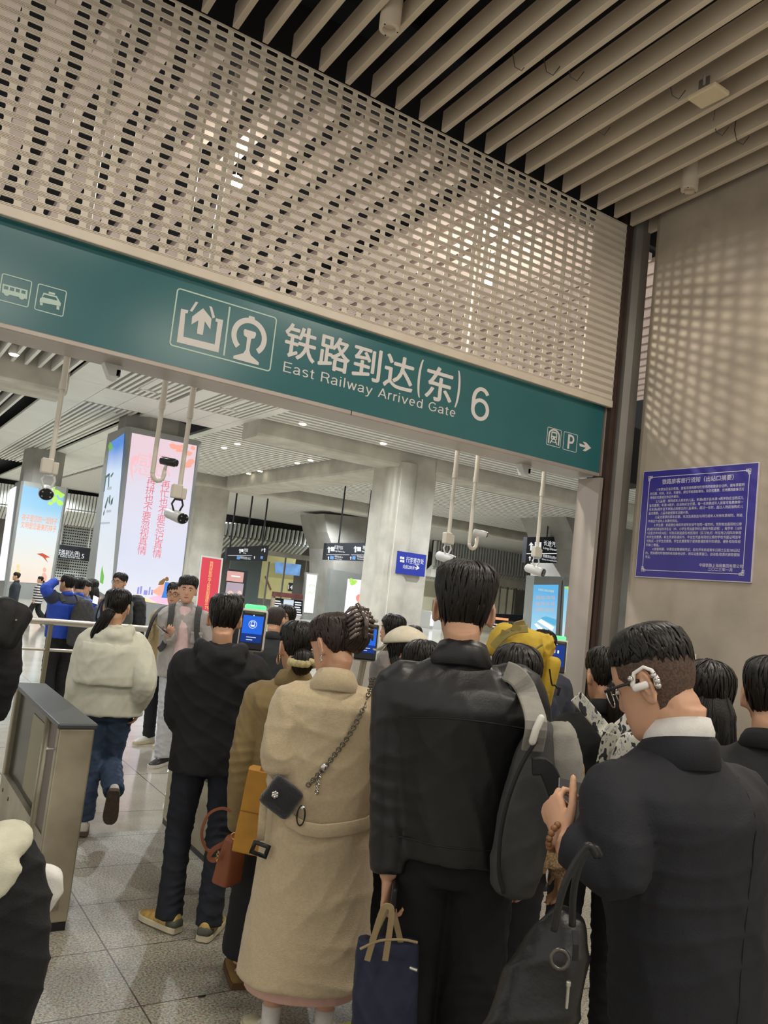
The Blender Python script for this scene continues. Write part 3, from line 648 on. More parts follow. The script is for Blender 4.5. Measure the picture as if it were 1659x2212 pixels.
art(G_SAND, pn, lambda mb: F2.blob(F2.blob(mb, 39, 1224, 4, 5), 38, 1238, 6, 9), 'sand_child')
art(G_SAL, pn, lambda mb: F2.blob(F2.blob(mb, 96, 1231, 4, 5), 95, 1248, 6, 11), 'rose_child')
put('side_poster', Face(x=xa - .005).poly(MB(), [(36, 1050), (10, 1254), (-6, 1254), (22, 1058)], .012), G_WHITE, t)

# --- far end of the hall: wall, fins, second gate
struct('wall_back', MB().box((20, 63, 3.5), (70, .2, 7)), C_CONC3)
struct('wall_far_right', MB().box((49, 40, 3.5), (.2, 48, 7)), C_CONC3)
M_FIN = mat('fin_white', '#cfd2cd', .5)
def fins(name, pxs, dy0, dy1, yd, ytop, ybend, dxe, dye):
    """ceiling fins: an upright blade that turns back under the ceiling"""
    m = MB()
    for i, px in enumerate(pxs):
        s = (px - pxs[0]) * .125
        a, b, c = aty(px + 5, ytop + s, yd), aty(px, ybend + s, yd), aty(px - dxe, ybend + s + dye, yd + 1.2)
        for p, q in ((a, b), (b, c)): m.ribbon([p, q], (0, -1, 0), dy0, dy1)
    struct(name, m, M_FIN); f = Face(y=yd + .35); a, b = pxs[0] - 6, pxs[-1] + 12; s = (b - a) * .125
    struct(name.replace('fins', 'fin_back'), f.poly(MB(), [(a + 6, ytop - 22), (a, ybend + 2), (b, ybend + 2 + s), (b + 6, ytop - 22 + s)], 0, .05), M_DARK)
fins('ceiling_fins_1', list(range(440, 668, 9)), .13, .35, 54, 1122, 1150, 34, 34)
fins('ceiling_fins_2', list(range(144, 226, 7)), .16, .35, 54, 1066, 1098, 9, 30)
fins('ceiling_fins_3', list(range(936, 1180, 6)), .10, .3, 48, 1168, 1222, 22, 24)
fins('ceiling_fins_4', list(range(-20, 30, 7)), .16, .35, 54, 1042, 1085, 9, 26)
FB = Face(y=60)
mb = MB(); FB.rect(mb, 100, 1128, 222, 1300, .3, .02)
far = empty('shutter_gate', 'pale slotted roller shutter of the far gate behind the black sign', 'shutter', (12, 59.7, 0))
mS = mat('far_shutter', '#b3b6b2', .5)
put('curtain', mb, mS, far); mb = MB(); a, b = FB.p(104, 1215)[0], FB.p(222, 1215)[0]
for r in range(26):
    z = .4 + r * .19
    for q in range(24): mb.box((a + (q + .5) * (b - a) / 24, 59.69, z), ((b - a) / 24 * .62, .02, .08))
put('slots', mb, mat('far_slot', '#7d8384', .7), far, kind='stuff')
FS = Face(y=58.5); t = empty('gate_sign', 'black far gate sign numbered 5 between the two column lightboxes', 'sign', FS.O + X * FS.p(165, 1195)[0] + Z * FS.p(165, 1205)[1])
put('board', FS.box(MB(), 118, 1180, 200, 1209, .3), M_SBLK, t)
def five(mb): FS.text(mb, '铁路到达(西)', 148, 1195, 12, wpx=50); FS.text(mb, '5', 179, 1201, 12); FS.text(mb, 'Railway Arrived Gate', 152, 1203.5, 4, wpx=44)
mb = MB(); five(mb); put('lettering', mb, G_LTXT, t)
for px in (128, 190): put('hanger', MB().cyl(FS.O + X * FS.p(px, 1190)[0] + Z * (FS.p(px, 1190)[1]) + Y * .1, FS.O + X * FS.p(px, 1190)[0] + Z * ZC + Y * .1, .05, 8), M_WHITE, t)

# --- shops behind: glass front with a yellow-lit stairwell, picture, number and menu screens
FG = Face(y=50); M_SHOP = mat('shop_wall_olive', '#b1ab76', .6, var=.08, vscale=.5, emit=.22)  # wall colour glows faintly by itself, in place of lamps in the shop
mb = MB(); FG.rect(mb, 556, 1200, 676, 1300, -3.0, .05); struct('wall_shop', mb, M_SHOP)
struct('window_1', FG.rect(MB(), 571, 1212, 574, 1340, .0, .1), M_POST); struct('window_2', FG.rect(MB(), 609, 1204, 612, 1300, .0, .1), M_POST); struct('window_3', FG.rect(MB(), 655, 1208, 659, 1320, .0, .1), M_POST)
struct('trim_8', FG.rect(MB(), 570, 1196, 680, 1206, .05, .4), C_CONC2)
struct('wall_shop_side', FG.rect(MB(), 488, 1202, 556, 1330, .1, .2), mat('shop_dark', '#55605f', .5, var=.1, vscale=.4))
FP = Face(y=52.93); single('picture', FP.poly(MB(), [(594, 1214), (594, 1238), (646, 1244), (650, 1220)], 0, .06), mat('sea_picture', '#5f86b8', .5, var=.4, vscale=.9, emit=.5), 'wide blue mountain picture high behind the shop glass', 'picture')
t = empty('number_sign', 'small black number sign 14 behind the shop glass', 'sign', FP.O + X * FP.p(627, 1268)[0] + Z * FP.p(627, 1278)[1])
put('board', FP.rect(MB(), 623, 1259, 632, 1277, -.06, .05), M_SBLK, t); put('number', FP.text(MB(), '14', 627.5, 1268, 11, .0), G_LTXT, t)
single('stair_handrail', FP.poly(MB(), [(571, 1246), (574, 1244), (586, 1273), (583, 1276)][::-1], .02, .05), mat('rail_wood', '#7d5a44', .5), 'sloping brown handrail behind the shop glass', 'handrail')
FM = Face(y=46)
t = empty('menu_board', 'black shop menu board with white lines and a pale screen', 'menu board', FM.O + X * FM.p(620, 1310)[0])
put('board', FM.rect(MB(), 588, 1294, 652, 1346, .0, .1), M_SBLK, t)
def menu(mb):
    for r in range(9):
        for xx, w_ in ((590, 17), (634, 16)): FM.rect(mb, xx + rnd.uniform(0, 2), 1297 + r * 5.2 + (xx - 590) * .07, xx + w_ - rnd.uniform(0, 4), 1299.5 + r * 5.2 + (xx - 590) * .07, .11)
mb = MB(); menu(mb); put('menu_lines', mb, G_LTXT, t); put('pale_screen', FM.rect(MB(), 610, 1295, 632, 1318, .11), glow('screen_pale', '#cfdbe8', .8), t)
put('canopy', FM.rect(MB(), 586, 1281, 656, 1291, .05, .3), mat('canopy_maroon', '#6d3f3c', .6, var=.3, vscale=2), t)
put('post', FM.rect(MB(), 582, 1284, 588, 1360, .0, .2), mat('beige_post', '#a3937e', .6), t)
FK = Face(y=40)
t = empty('pink_screen', 'pink advertising screen beside the red banner', 'screen', FK.O + X * FK.p(503, 1265)[0])
put('frame', FK.rect(MB(), 482, 1230, 524, 1340, .0, .3), M_SBLK, t); put('upper_picture', FK.rect(MB(), 485, 1234, 521, 1256, .31), glow('screen_pink', '#dba79f', .8), t); put('lower_picture', FK.rect(MB(), 482, 1258, 519, 1300, .31), glow('screen_mauve', '#b9a9b6', .7), t)
mb = MB(); FK.blob(mb, 492, 1285, 8, 10, .33); FK.blob(mb, 512, 1282, 5, 7, .33); put('pictured_face', mb, glow('screen_skin', '#e8c4b4', .8), t)
mb = MB(); FK.rect(mb, 494, 1243, 514, 1246, .32); put('white_logo', mb, G_LTXT, t)

# --- red banner standing before the second concrete column
FR = Face(y=33.6); t = empty('banner_stand', 'red upright banner with one column of gold characters', 'banner', FR.O + X * FR.p(447, 1280)[0])
put('frame', FR.poly(MB(), [(433, 1199), (420, 1330), (467, 1334), (481, 1206)], .0, .06), mat('banner_frame', '#c9c9c6', .4, metal=.4), t)
put('cloth', FR.poly(MB(), [(436, 1203), (423, 1326), (464, 1330), (477, 1209)], .065, .006), mat('banner_red', '#b5303f', .5, emit=.18), t)
mb = MB()
for i, ch in enumerate('热烈庆祝中华人民共和国成立'): FR.text(mb, ch, 456 - i * .95, 1216 + i * 7.2, 7, .073)
FR.text(mb, '75', 445, 1312, 8, .073); put('gold_characters', mb, mat('gold_print', '#d9b070', .5, emit=.25), t)
put('feet', FR.rect(MB(), 416, 1334, 470, 1352, -.1, .3), M_POST, t)

# --- dark grey concrete bracket column and its poster wall, middle distance
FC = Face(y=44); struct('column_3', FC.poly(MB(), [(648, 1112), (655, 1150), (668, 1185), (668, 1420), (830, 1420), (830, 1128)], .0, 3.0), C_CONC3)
t = empty('poster_wall', 'grey poster wall carrying the white heart poster', 'poster wall', FC.O + X * FC.p(720, 1300)[0])
put('casing', FC.poly(MB(), [(655, 1225), (640, 1420), (800, 1420), (806, 1250)], 3.02, .4), M_FRAME, t)
pn = put('heart_poster', FC.poly(MB(), [(690, 1245), (681, 1324), (790, 1330), (797, 1254)], 3.43, .01), G_WHITE, t)
def heart(mb, cx, cy, s, d):
    pts = []
    for i in range(28):
        a = 2 * math.pi * i / 28; pts.append((cx + s * 16 * math.sin(a) ** 3 / 16, cy - s * (13 * math.cos(a) - 5 * math.cos(2 * a) - 2 * math.cos(3 * a) - math.cos(4 * a)) / 16))
    FC.poly(mb, pts, d)
def hh(mb): heart(mb, 722, 1288, 16, 3.445)
art(glow('ad_heart', '#ee8f80', .9), pn, hh, 'heart')
def h2(mb): heart(mb, 724, 1268, 4.5, 3.445); heart(mb, 736, 1261, 3, 3.445); FC.text(mb, '奉献', 768, 1295, 19, 3.445, wpx=30)
art(glow('ad_heart_red', '#c8404c', .85), pn, h2, 'small_hearts_and_lettering')
def hl(mb):
    for px, py in ((697, 1248), (704, 1251), (699, 1255)): FC.blob(mb, px, py, 5, 4, 3.445, wob=.3)
art(G_GREEN, pn, hl, 'leaves')
def hs(mb): FC.blob(mb, 715, 1288, 1, 1.3, 3.455); FC.blob(mb, 727, 1289, 1, 1.3, 3.455); FC.poly(mb, [(717, 1293), (722, 1296), (727, 1293), (722, 1298)][::-1], 3.455)
art(G_HAIR, pn, hs, 'drawn_smile')
FW = Face(y=40.6); t = empty('lightbox', 'narrow white lightbox left of the heart poster', 'lightbox', FW.O + X * FW.p(668, 1280)[0])
put('casing', FW.poly(MB(), [(657, 1236), (649, 1420), (672, 1420), (684, 1239)], .0, .2), M_FRAME, t)
pn = put('face', FW.poly(MB(), [(660, 1240), (652, 1322), (672, 1324), (681, 1242)], .21, .01), glow('ad_cream', '#f4f5ea', 1.0), t)
art(G_GREEN2, pn, lambda mb: FW.text(FW.text(mb, '讲文明', 670, 1265, 6, .225, wpx=14), '文明出行', 668, 1280, 6, .225, wpx=14), 'green_print')

# --- hanging black direction signs
def hang_sign(y, corners, label, poles, rows, seam):
    f = Face(y=y); t = empty('direction_sign', label, 'sign', f.O + X * f.p(*corners[2])[0] + Z * f.p(*corners[2])[1])
    put('board', f.poly(MB(), corners, .0, .25), M_SBLK, t)
    mb = MB()
    for kind, *a in rows:
        if kind == 't': f.text(mb, a[0], a[1], a[2], a[3], .26, wpx=a[4] if len(a) > 4 else None)
        elif kind == 'a':
            px, py, s = a; f.poly(mb, [(px, py - s), (px + s * .6, py - s * .2), (px + s * .25, py - s * .3), (px + s * .2, py + s), (px - s * .25, py + s), (px - s * .2, py - s * .3), (px - s * .6, py - s * .2)], .26)
        elif kind == 'r': f.poly(mb, a[0], .26)
    put('lettering', mb, G_LTXT, t)
    if seam: put('blue_symbols', seam(f, MB()), G_LBLUE, t)
    for px, p0, p1 in poles: put('hanger', MB().cyl(f.O + X * f.p(px, p1)[0] + Z * (f.p(px, p1)[1] - .05) - Y * .1, f.O + X * f.p(px, p1)[0] + Z * ZC - Y * .1, .035 * y / 30, 8), M_SBLK, t)
    return t
def busbox(px, py, s): return [('r', [(px - s, py - s * 1.2), (px + s, py - s * 1.1), (px + s * .9, py + s * 1.2), (px - s * 1.1, py + s * 1.1)])]
hang_sign(28, [(1131, 1160), (1127, 1215), (1240, 1217), (1243, 1159)], 'black hanging sign for the long distance bus, right of the tall man', [(1178, 1036, 1162)],
          [('a', 1139, 1180, 9), ('t', '长途汽车', 1183, 1175, 11, 34), ('t', 'Long Distance Bus', 1188, 1186.5, 6, 46), ('r', [(1129, 1195), (1242, 1194.6), (1242, 1196), (1129, 1196.4)][::-1]), ('a', 1136, 1206, 5),
           ('t', '铁路到达(西)1-4', 1181, 1203, 6, 34), ('t', 'Railway Arrived(West)No.1-4', 1181, 1210, 4, 38), ('t', '卫生间', 1224, 1204, 6.5, 15), ('t', 'Toilet', 1220, 1210.5, 4, 9), ('r', [(1205, 1200), (1214, 1200), (1214, 1212), (1204, 1212)][::-1])] + busbox(1154, 1179, 7),
          lambda f, m: f.rect(f.rect(m, 1145, 1199.5, 1151, 1207, .265), 1153, 1199.5, 1159, 1207, .265))
hang_sign(30, [(700, 1173), (696, 1209), (812, 1213), (816, 1172)], 'black hanging sign half hidden by the big concrete column', [(729, 1090, 1174), (787, 1083, 1172)],
          [('a', 704, 1187, 7), ('t', '长途汽车', 725, 1182.5, 8, 19), ('t', 'Long Distance Bus', 727, 1190.5, 4, 23), ('a', 761, 1186, 7), ('t', '地铁', 782, 1183, 8, 11), ('t', 'Subway', 780, 1191, 4, 11), ('r', [(699, 1197.6), (748, 1198), (748, 1198.8), (699, 1198.5)][::-1]),
           ('r', [(752, 1198), (812, 1198.5), (812, 1199.3), (752, 1198.8)][::-1]), ('a', 703, 1205, 3.5), ('a', 751, 1205, 3.5), ('t', '铁路到达(西)1-4', 725, 1202.5, 4, 18), ('t', 'Railway Arrived', 724, 1207, 3, 15), ('t', '长途客运(西)2', 773, 1202.5, 4, 18), ('t', 'Railway Gate (West)', 773, 1207.4, 3, 16)] + busbox(712, 1186, 4) + busbox(769, 1186, 4),
          lambda f, m: f.rect(f.rect(m, 706, 1200.5, 714, 1208, .265), 754, 1201, 761, 1208.5, .265))
hang_sign(38, [(487, 1182), (484, 1210), (572, 1212), (577, 1178)], 'black hanging sign beside the round concrete column, in front of the ceiling fins', [(495, 1125, 1182), (530, 1118, 1180), (564, 1112, 1179)],
          [('a', 514, 1190, 5), ('t', '地铁', 527, 1188, 7, 9), ('t', 'Subway', 524, 1194, 3.5, 7), ('a', 567, 1188, 4.5), ('t', 'P', 562, 1188, 7), ('r', [(488, 1199), (540, 1199.4), (540, 1200), (488, 1199.7)][::-1]), ('t', '铁路到达(西)5 出口', 525, 1205, 5, 24), ('a', 545, 1204, 3)] + busbox(519, 1189, 2.5),
          lambda f, m: f.rect(f.rect(m, 507, 1201, 514, 1208, .265), 558, 1201, 563, 1207, .265))

# --- blue luggage sign fixed to the big concrete column
FL = Face(y=20.72); t = empty('luggage_sign', 'small blue luggage storage sign on the big concrete column', 'sign', FL.O + X * FL.p(885, 1243)[0] + Z * FL.p(885, 1243)[1])
put('plate', FL.poly(MB(), [(858, 1190), (853, 1238), (914, 1246), (918, 1199)], .0, .07), mat('sign_blue_plate', '#1c2f96', .4), t)
mb = MB(); FL.text(mb, '行李寄存处', 893.5, 1211, 11, .078, wpx=39); FL.text(mb, 'Left Luggage', 892, 1217.5, 3, .078, wpx=22); FL.text(mb, '向前200米', 880, 1225, 8, .078, wpx=25)
FL.poly(mb, [(893, 1225), (899, 1226), (895, 1221), (898, 1221), (903, 1227), (896, 1231), (894, 1230), (898, 1228), (893, 1227.5)][::-1], .078)
for q in ((861, 1202, 865, 1207), (866, 1203, 870, 1208), (861, 1209, 865, 1214), (866, 1210, 870, 1215)): FL.rect(mb, *q, d=.078)
put('lettering', mb, mat('sign_white_paint', '#e4e6ee', .5), t)

# --- right: dark grey bracket column and two lightboxes beyond the gate
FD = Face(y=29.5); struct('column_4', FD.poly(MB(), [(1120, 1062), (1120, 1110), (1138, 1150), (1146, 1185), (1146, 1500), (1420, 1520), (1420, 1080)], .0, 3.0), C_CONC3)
FE = Face(y=26)
for pts_c, pts_f, lab, stops in (([(1137, 1243), (1112, 1560), (1178, 1560), (1196, 1245)], [(1135, 1262), (1124, 1420), (1178, 1422), (1188, 1262)], 'blue lightbox with rows of orange characters, right of the tall man', [(0, '#d8eefa'), (.35, '#8fd0f0'), (.6, '#a9def5'), (1, '#59b6ee')]),
                                 ([(1199, 1245), (1178, 1560), (1262, 1570), (1280, 1260)], [(1201, 1265), (1193, 1420), (1245, 1424), (1258, 1274)], 'pale lightbox with hanging leaves and a green figure, beside the gate post', [(0, '#f2f3fb'), (.45, '#e9f0f8'), (.75, '#a9ddf0'), (1, '#7fcdf0')])):
    t = empty('lightbox', lab, 'lightbox', FE.O + X * FE.p(pts_c[1][0] + 30, 1400)[0])
    put('casing', FE.poly(MB(), pts_c, .0, .5), M_FRAME, t)
    pn = put('poster', FE.poly(MB(), pts_f, .51, .01), glow_grad('poster_' + ('blue' if 'orange' in lab else 'pale'), stops, -1.2, 2.9, .95, .02), t)
    if 'orange' in lab:
        mb = MB()
        for r, tx in enumerate(('富强民主文明和谐', '自由平等公正法治', '爱国敬业诚信友善')):
            for q in range(4): FE.text(mb, tx[q * 2:q * 2 + 2], 1144 + q * 10.5 - r * .8, 1289 + r * 13, 7, .525, wpx=8.5)
        put('orange_characters', mb, glow('ad_apricot', '#e0a884', .85), pn)
        put('yellow_title', FE.text(MB(), '社会主义核心价值观', 1161, 1274, 4.5, .525, wpx=34), G_YEL, pn)
        put('pale_ships', FE.poly(FE.poly(MB(), [(1142, 1340), (1150, 1335), (1178, 1352), (1174, 1360)][::-1], .525), [(1135, 1346), (1140, 1344), (1158, 1358), (1150, 1362)][::-1], .525), G_WHITE, pn)
        put('sea', FE.poly(MB(), [(1148, 1333), (1160, 1329), (1183, 1336), (1181, 1350)][::-1], .522), glow('ad_sea', '#5cb4dc', .85), pn)
    else:
        mb = MB()
        for px, py, rx, ry in ((1207, 1268, 6, 3), (1216, 1271, 6, 4), (1225, 1270, 6, 3), (1232, 1274, 5, 4), (1210, 1276, 3, 6), (1221, 1277, 4, 4)): FE.blob(mb, px, py, rx, ry, .525, wob=.3)
        put('leaves', mb, G_GREEN, pn)
        put('green_figure', FE.blob(FE.poly(MB(), [(1219, 1351), (1223, 1351), (1222, 1374), (1214, 1374), (1216, 1360)][::-1], .525), 1221, 1348, 2, 3, .525), glow('ad_lime', '#a6cf4a', .9), pn)
        put('orange_figures', FE.poly(FE.poly(MB(), [(1212, 1360), (1215, 1361), (1214, 1374), (1209, 1374)][::-1], .525), [(1204, 1364), (1206, 1364), (1207, 1374), (1203, 1374)][::-1], .525), G_ORANGE, pn)
# shop front under the fins at the right
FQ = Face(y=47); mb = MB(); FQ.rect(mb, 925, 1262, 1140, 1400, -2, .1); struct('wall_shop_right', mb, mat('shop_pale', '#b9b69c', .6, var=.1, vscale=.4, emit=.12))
struct('trim_9', FQ.rect(MB(), 920, 1246, 1180, 1262, .0, .5), C_CONC2)
for i, px in enumerate((936, 948, 1070, 1086, 1104)): struct('window_%d' % (4 + i), FQ.rect(MB(), px, 1258, px + 2.2, 1420, .1, .1), M_POST)
t = empty('shop_screen', 'dark shop screen with a glowing orange band, above the yellow rucksack', 'screen', FQ.O + X * FQ.p(1105, 1350)[0] - Y * 3)
FZ = Face(y=43); put('board', FZ.poly(MB(), [(1068, 1325), (1060, 1400), (1146, 1410), (1148, 1330)], 0, .2), M_SBLK, t)
put('orange_band', FZ.rect(MB(), 1066, 1334, 1094, 1339, .21), glow('band_orange', '#f0a878', .9), t); put('white_lines', FZ.rect(FZ.rect(MB(), 1058, 1347, 1080, 1349, .21), 1058, 1353, 1078, 1355, .21), G_LTXT, t)
single('glowing_panel', FQ.rect(MB(), 1068, 1313, 1096, 1322, -1.95, .1), glow('panel_peach', '#f8d8a8', 1.0), 'small peach glowing panel in the far right shop', 'lit panel')
single('white_kiosk', FZ.box(MB(), 926, 1322, 952, 1420, 1.0, 0), mat('kiosk_white', '#cfd2d2', .4, emit=.1), 'white kiosk standing behind the big concrete column, right side', 'kiosk')
single('kiosk_light', FZ.rect(MB(), 929, 1328, 936, 1352, .02, .02), G_WHITE, 'white lit strip on the kiosk right of the big concrete column', 'lit panel')
single('exit_light', FQ.rect(MB(), 924.5, 1284, 931, 1296, -1.95, .1), glow('exit_amber', '#ffe0b0', 1.1), 'small amber lit sign beside the big concrete column', 'lit sign')

# --- cameras on long poles and small cameras under the gate sign
M_POLE = mat('pole_cream', '#d3cdbf', .4, metal=.1); M_CAMB = mat('camera_black', '#1d1f22', .3); M_CAMW = mat('camera_white', '#cfd0cd', .35); M_LED = mat('camera_glass', '#8d949a', .1)
def pole_cam(top, bot, y, label, kind, yaw=0.0):
    a, b = aty(*top, y), aty(*bot, y); p = Vector((b.x, y, b.z)); x = (a.x + b.x) / 2; p.x = x
    t = empty('surveillance_camera', label, 'camera', p + Vector((0, 0, -.1)))
    zj = p.z + (a.z - p.z) * .72
    put('pole', MB().cyl((x, y, 6.45), (x, y, zj), .026, 14).cyl((x, y, zj + .03), (x, y, zj - .03), .03, 14).cyl((x, y, zj), (x, y, p.z), .021, 14), M_POLE, t, smooth=False)
    R = Matrix.Rotation(yaw, 3, 'Z')
    if kind == 'bullet':
        put('junction_box', MB().rbox(p + Vector((-.03, -.02, 0)), (.09, .07, .12), .01).rbox(p + Vector((.035, -.01, -.01)), (.05, .05, .1), .01), M_POLE, t)
        put('bracket', MB().tube([p + Vector((-.02, 0, -.05)), p + Vector((-.05, 0, -.11)), p + R @ Vector((-.03, 0, -.17))], .009, 8).tube([p + Vector((.03, 0, -.05)), p + Vector((.05, 0, -.11)), p + R @ Vector((.03, 0, -.17))], .009, 8).box(p + Vector((0, 0, -.06)), (.06, .04, .03)), M_CAMB if 'dark' in label else M_CAMW, t)
        c = p + Vector((0, 0, -.21)); d = R @ Vector((0, -1, -.22)).normalized()
        put('housing', MB().tube([c - d * .12, c - d * .1, c + d * .07, c + d * .1], [(.03, .03), (.055, .048), (.06, .052), (.058, .05)], 18, up=(0, 0, 1)), M_CAMW, t, smooth=True)
        fc = c + d * .102; put('front', MB().tube([fc - d * .01, fc + d * .012], [(.058, .05), (.052, .045)], 18, up=(0, 0, 1)), M_CAMB, t)
        mb = MB(); sd = d.cross(Z).normalized(); uu = sd.cross(d)
        for k2 in range(4): mb.ball(fc + d * .014 + sd * .03 * (1 if k2 % 2 else -1) + uu * .018 * (1 if k2 < 2 else -1), .007, 8, 6)
        put('lamps', mb, M_LED, t)
    else:
        h = [p] + [p + Vector((.05 - .05 * math.cos(q), 0, -.05 * math.sin(q) * 1.2)) for q in (.5, 1, 1.57, 2.1, 2.6, 3.14)] + [p + Vector((.1, 0, .06))]
        put('hook', MB().tube(h, .02, 12), M_POLE, t, smooth=True); c = p + Vector((.11, -.02, .12)); d = R @ Vector((.55, -.8, -.1)).normalized()
        put('neck', MB().cyl(p + Vector((.1, 0, .05)), c, .014, 10), M_CAMW, t); put('housing', MB().tube([c - d * .07, c - d * .06, c + d * .07, c + d * .08], [.02, .035, .037, .03], 16), M_CAMB if 'pink' in label else M_CAMW, t, smooth=True)
        put('front', MB().cyl(c + d * .078, c + d * .09, .03, 14), M_CAMB, t)
pole_cam((147, 768), (108, 1008), 7.0, 'white camera on the pole nearest the left picture edge', 'bullet', -.15)
pole_cam((357, 820), (331, 1022), 7.0, 'small dark camera on a hooked pole before the pink poster', 'hook', .2)
pole_cam((418, 833), (388, 1063), 7.0, 'dark bracket camera on a pole before the edge of the tall poster', 'bullet', .35)
pole_cam((990, 975), (967, 1163), 7.0, 'white camera on a pole just right of the big concrete column', 'bullet', .45)
pole_cam((1035, 985), (1012, 1172), 7.0, 'small white camera on the hooked pole over the tall man', 'hook', .5)
pole_cam((1174, 1018), (1161, 1193), 7.0, 'white camera on a pole in front of the bus sign', 'bullet', .5)
for px, py, lb in ((246, 795, 'small white corner camera under the sign above the tall lightbox'), (1133, 1012, 'small white corner camera under the right end of the sign')):
    c = aty(px, py, 6.58); c.z = sgz0 - .085; t = empty('surveillance_camera', lb, 'camera', c)
    put('housing', MB().prism([c + Vector(q) for q in ((-.09, -.05, .05), (.05, -.05, .05), (.02, -.05, -.07), (-.03, -.05, -.06))], (0, .1, 0)), M_CAMW, t); put('lens', MB().box(c + Vector((.03, -.02, -.01)), (.03, .06, .05)), M_CAMB, t)

# --- lamps seen in the hall ceiling
G_LAMP = glow('lamp_warm_white', '#fff3da', 9.0)
lab = {0: 'one of the paired round lamps in the slatted bay of the hall'}
SP = ((654, 916, 'round lamp in the slats just under the sign, between poster and big column'), (828, 958, 'round lamp in the slats directly above the big concrete column'), (484, 967, 'upper left paired lamp beside the tall lightbox, left one'), (513, 959, 'upper left paired lamp beside the tall lightbox, right one'),
      (642, 1000, 'left lamp of the pair at the right side of the lit slats'), (671, 994, 'right lamp of the pair at the right side of the lit slats'), (537, 1023, 'left lamp of the middle pair over the round column'), (562, 1018, 'right lamp of the middle pair over the round column'),
      (454, 1043, 'farthest left lamp of the hall pairs, beside the poster edge'), (475, 1037, 'farthest pair, the right lamp of the two'), (30, 766, 'round lamp among dark slats at the left picture edge'))
for px, py, lb in SP:
    c = atz(px, py, 6.17); t = empty('ceiling_lamp', lb, 'ceiling lamp', c, group='round hall lamps')
    put('can', MB().cyl(c + Vector((0, 0, .005)), c + Vector((0, 0, .2)), .12, 18), M_WHITE, t); put('bulb', MB().cyl(c + Vector((0, 0, -.02)), c + Vector((0, 0, .0)), .09, 16), G_LAMP, t)
for px, py, y, lb in ((508, 393, 8.2, 'bright lamp shining through the shutter slots, left one'), (1053, 607, 8.0, 'bright lamp shining through the shutter slots, right one')):
    c = aty(px, py, y); t = empty('hall_lamp', lb, 'lamp', c)
    put('bulb', MB().ball(c, (.085, .085, .07), 16, 10), glow('lamp_bright', '#fff4dc', 60), t); put('stem', MB().cyl(c + Z * .06, Vector((c.x, c.y, 6.5)), .006, 8), M_POST, t)
    big = px < 700; l = bpy.data.lights.new('hall_lamp_light', 'SPOT' if big else 'POINT'); l.energy = 680 if big else 45; l.shadow_soft_size = .065 if big else .045; l.color = (1, .93, .8)
    o = bpy.data.objects.new('hall_lamp_light', l); COL.objects.link(o); o.location = c - Z * .13
    if big: l.spot_size = math.radians(50); l.spot_blend = .7; o.rotation_euler = (Vector((6.85, 4.9, 3.5)) - o.location).to_track_quat('-Z', 'Y').to_euler()

# ================= GATES, BARRIER, NOTICE =================
M_STEEL = mat('steel_worn', '#bcb49d', .36, metal=.5, var=.18, vscale=3.5, col2='#9a917c', detail=5)
M_STEELD = mat('steel_top_dark', '#4d5052', .35, metal=.5, var=.08, vscale=3)
M_PINKP = mat('side_panel_taupe', '#75655e', .4, metal=.2); M_GLASSD = mat('smoked_window', '#1c2422', .15); M_FLAP = mat('amber_flap', '#7d7440', .2)
def cabinet(xl, xr, y0, y1, h, label, open_left):
    t = empty('ticket_gate', label, 'ticket gate', ((xl + xr) / 2, (y0 + y1) / 2, 0)); cx = (xl + xr) / 2
    put('kickplate', MB().box((cx, (y0 + y1) / 2, .02), (xr - xl - .01, y1 - y0 - .01, .04)), M_BLACK, t)
    mb = MB().rbox((cx, y0 + .03, .04 + (h - .06) / 2), (xr - xl, .06, h - .06), .008).rbox((cx, y1 - .03, .04 + (h - .06) / 2), (xr - xl, .06, h - .06), .008).box((cx, (y0 + y1) / 2, .24), (xr - xl, y1 - y0 - .1, .4))
    put('body', mb, M_STEEL, t); put('top', MB().rbox((cx, (y0 + y1) / 2, h - .01), (xr - xl + .02, y1 - y0 + .02, .025), .006), M_STEELD, t)
    put('recess', MB().box((cx, (y0 + y1) / 2, .7), (xr - xl - .06, y1 - y0 - .12, h - .44)), M_GLASSD, t)
    put('side_panel', MB().box((cx, y0 + .14, .7), (xr - xl - .012, .17, h - .46)), M_PINKP, t)
    put('flap', MB().rbox((cx - (xr - xl) * .3, (y0 + y1) / 2 - .1, .68), (.02, .45, .42), .02), M_FLAP, t)
    for sx in (xl + .012, xr - .012): put('hinge_post', MB().tube([(sx, y0 + .27, .1), (sx, y0 + .27, h - .02)], .028, 18), M_STEEL, t, smooth=True)
    put('bolt', MB().cyl((xl - .03, y0 + .06, h - .13), (xl + .01, y0 + .06, h - .13), .006, 10).cyl((xl - .036, y0 + .06, h - .13), (xl - .028, y0 + .06, h - .13), .01, 10), M_ALU, t)
    put('label_plate', MB().box((cx - .02, y0 - .002, .13), (.1, .006, .06)), mat('worn_plate', '#6f6857', .6, var=.3, vscale=30), t)
    mb = MB()
    for k3 in range(4): mb.cyl((xl - .003, y1 - .12 - .2 * (k3 % 2), .2 + .16 * (k3 // 2)), (xl + .003, y1 - .12 - .2 * (k3 % 2), .2 + .16 * (k3 // 2)), .012, 8)
    put('screws', mb, M_BLACK, t)
    return t
cabinet(.95, 1.118, 4.18, 5.5, .975, 'steel ticket gate cabinet nearest the left picture edge', True)
cabinet(2.09, 2.26, 4.28, 5.76, .975, 'steel ticket gate cabinet beside the man in the black hooded jacket', True)
cabinet(3.12, 3.29, 4.28, 5.76, .975, 'steel ticket gate cabinet under the terminal behind the hair claw woman', True)
cabinet(4.62, 4.79, 4.5, 5.76, .975, 'steel ticket gate cabinet under the terminal by the gate post', True)
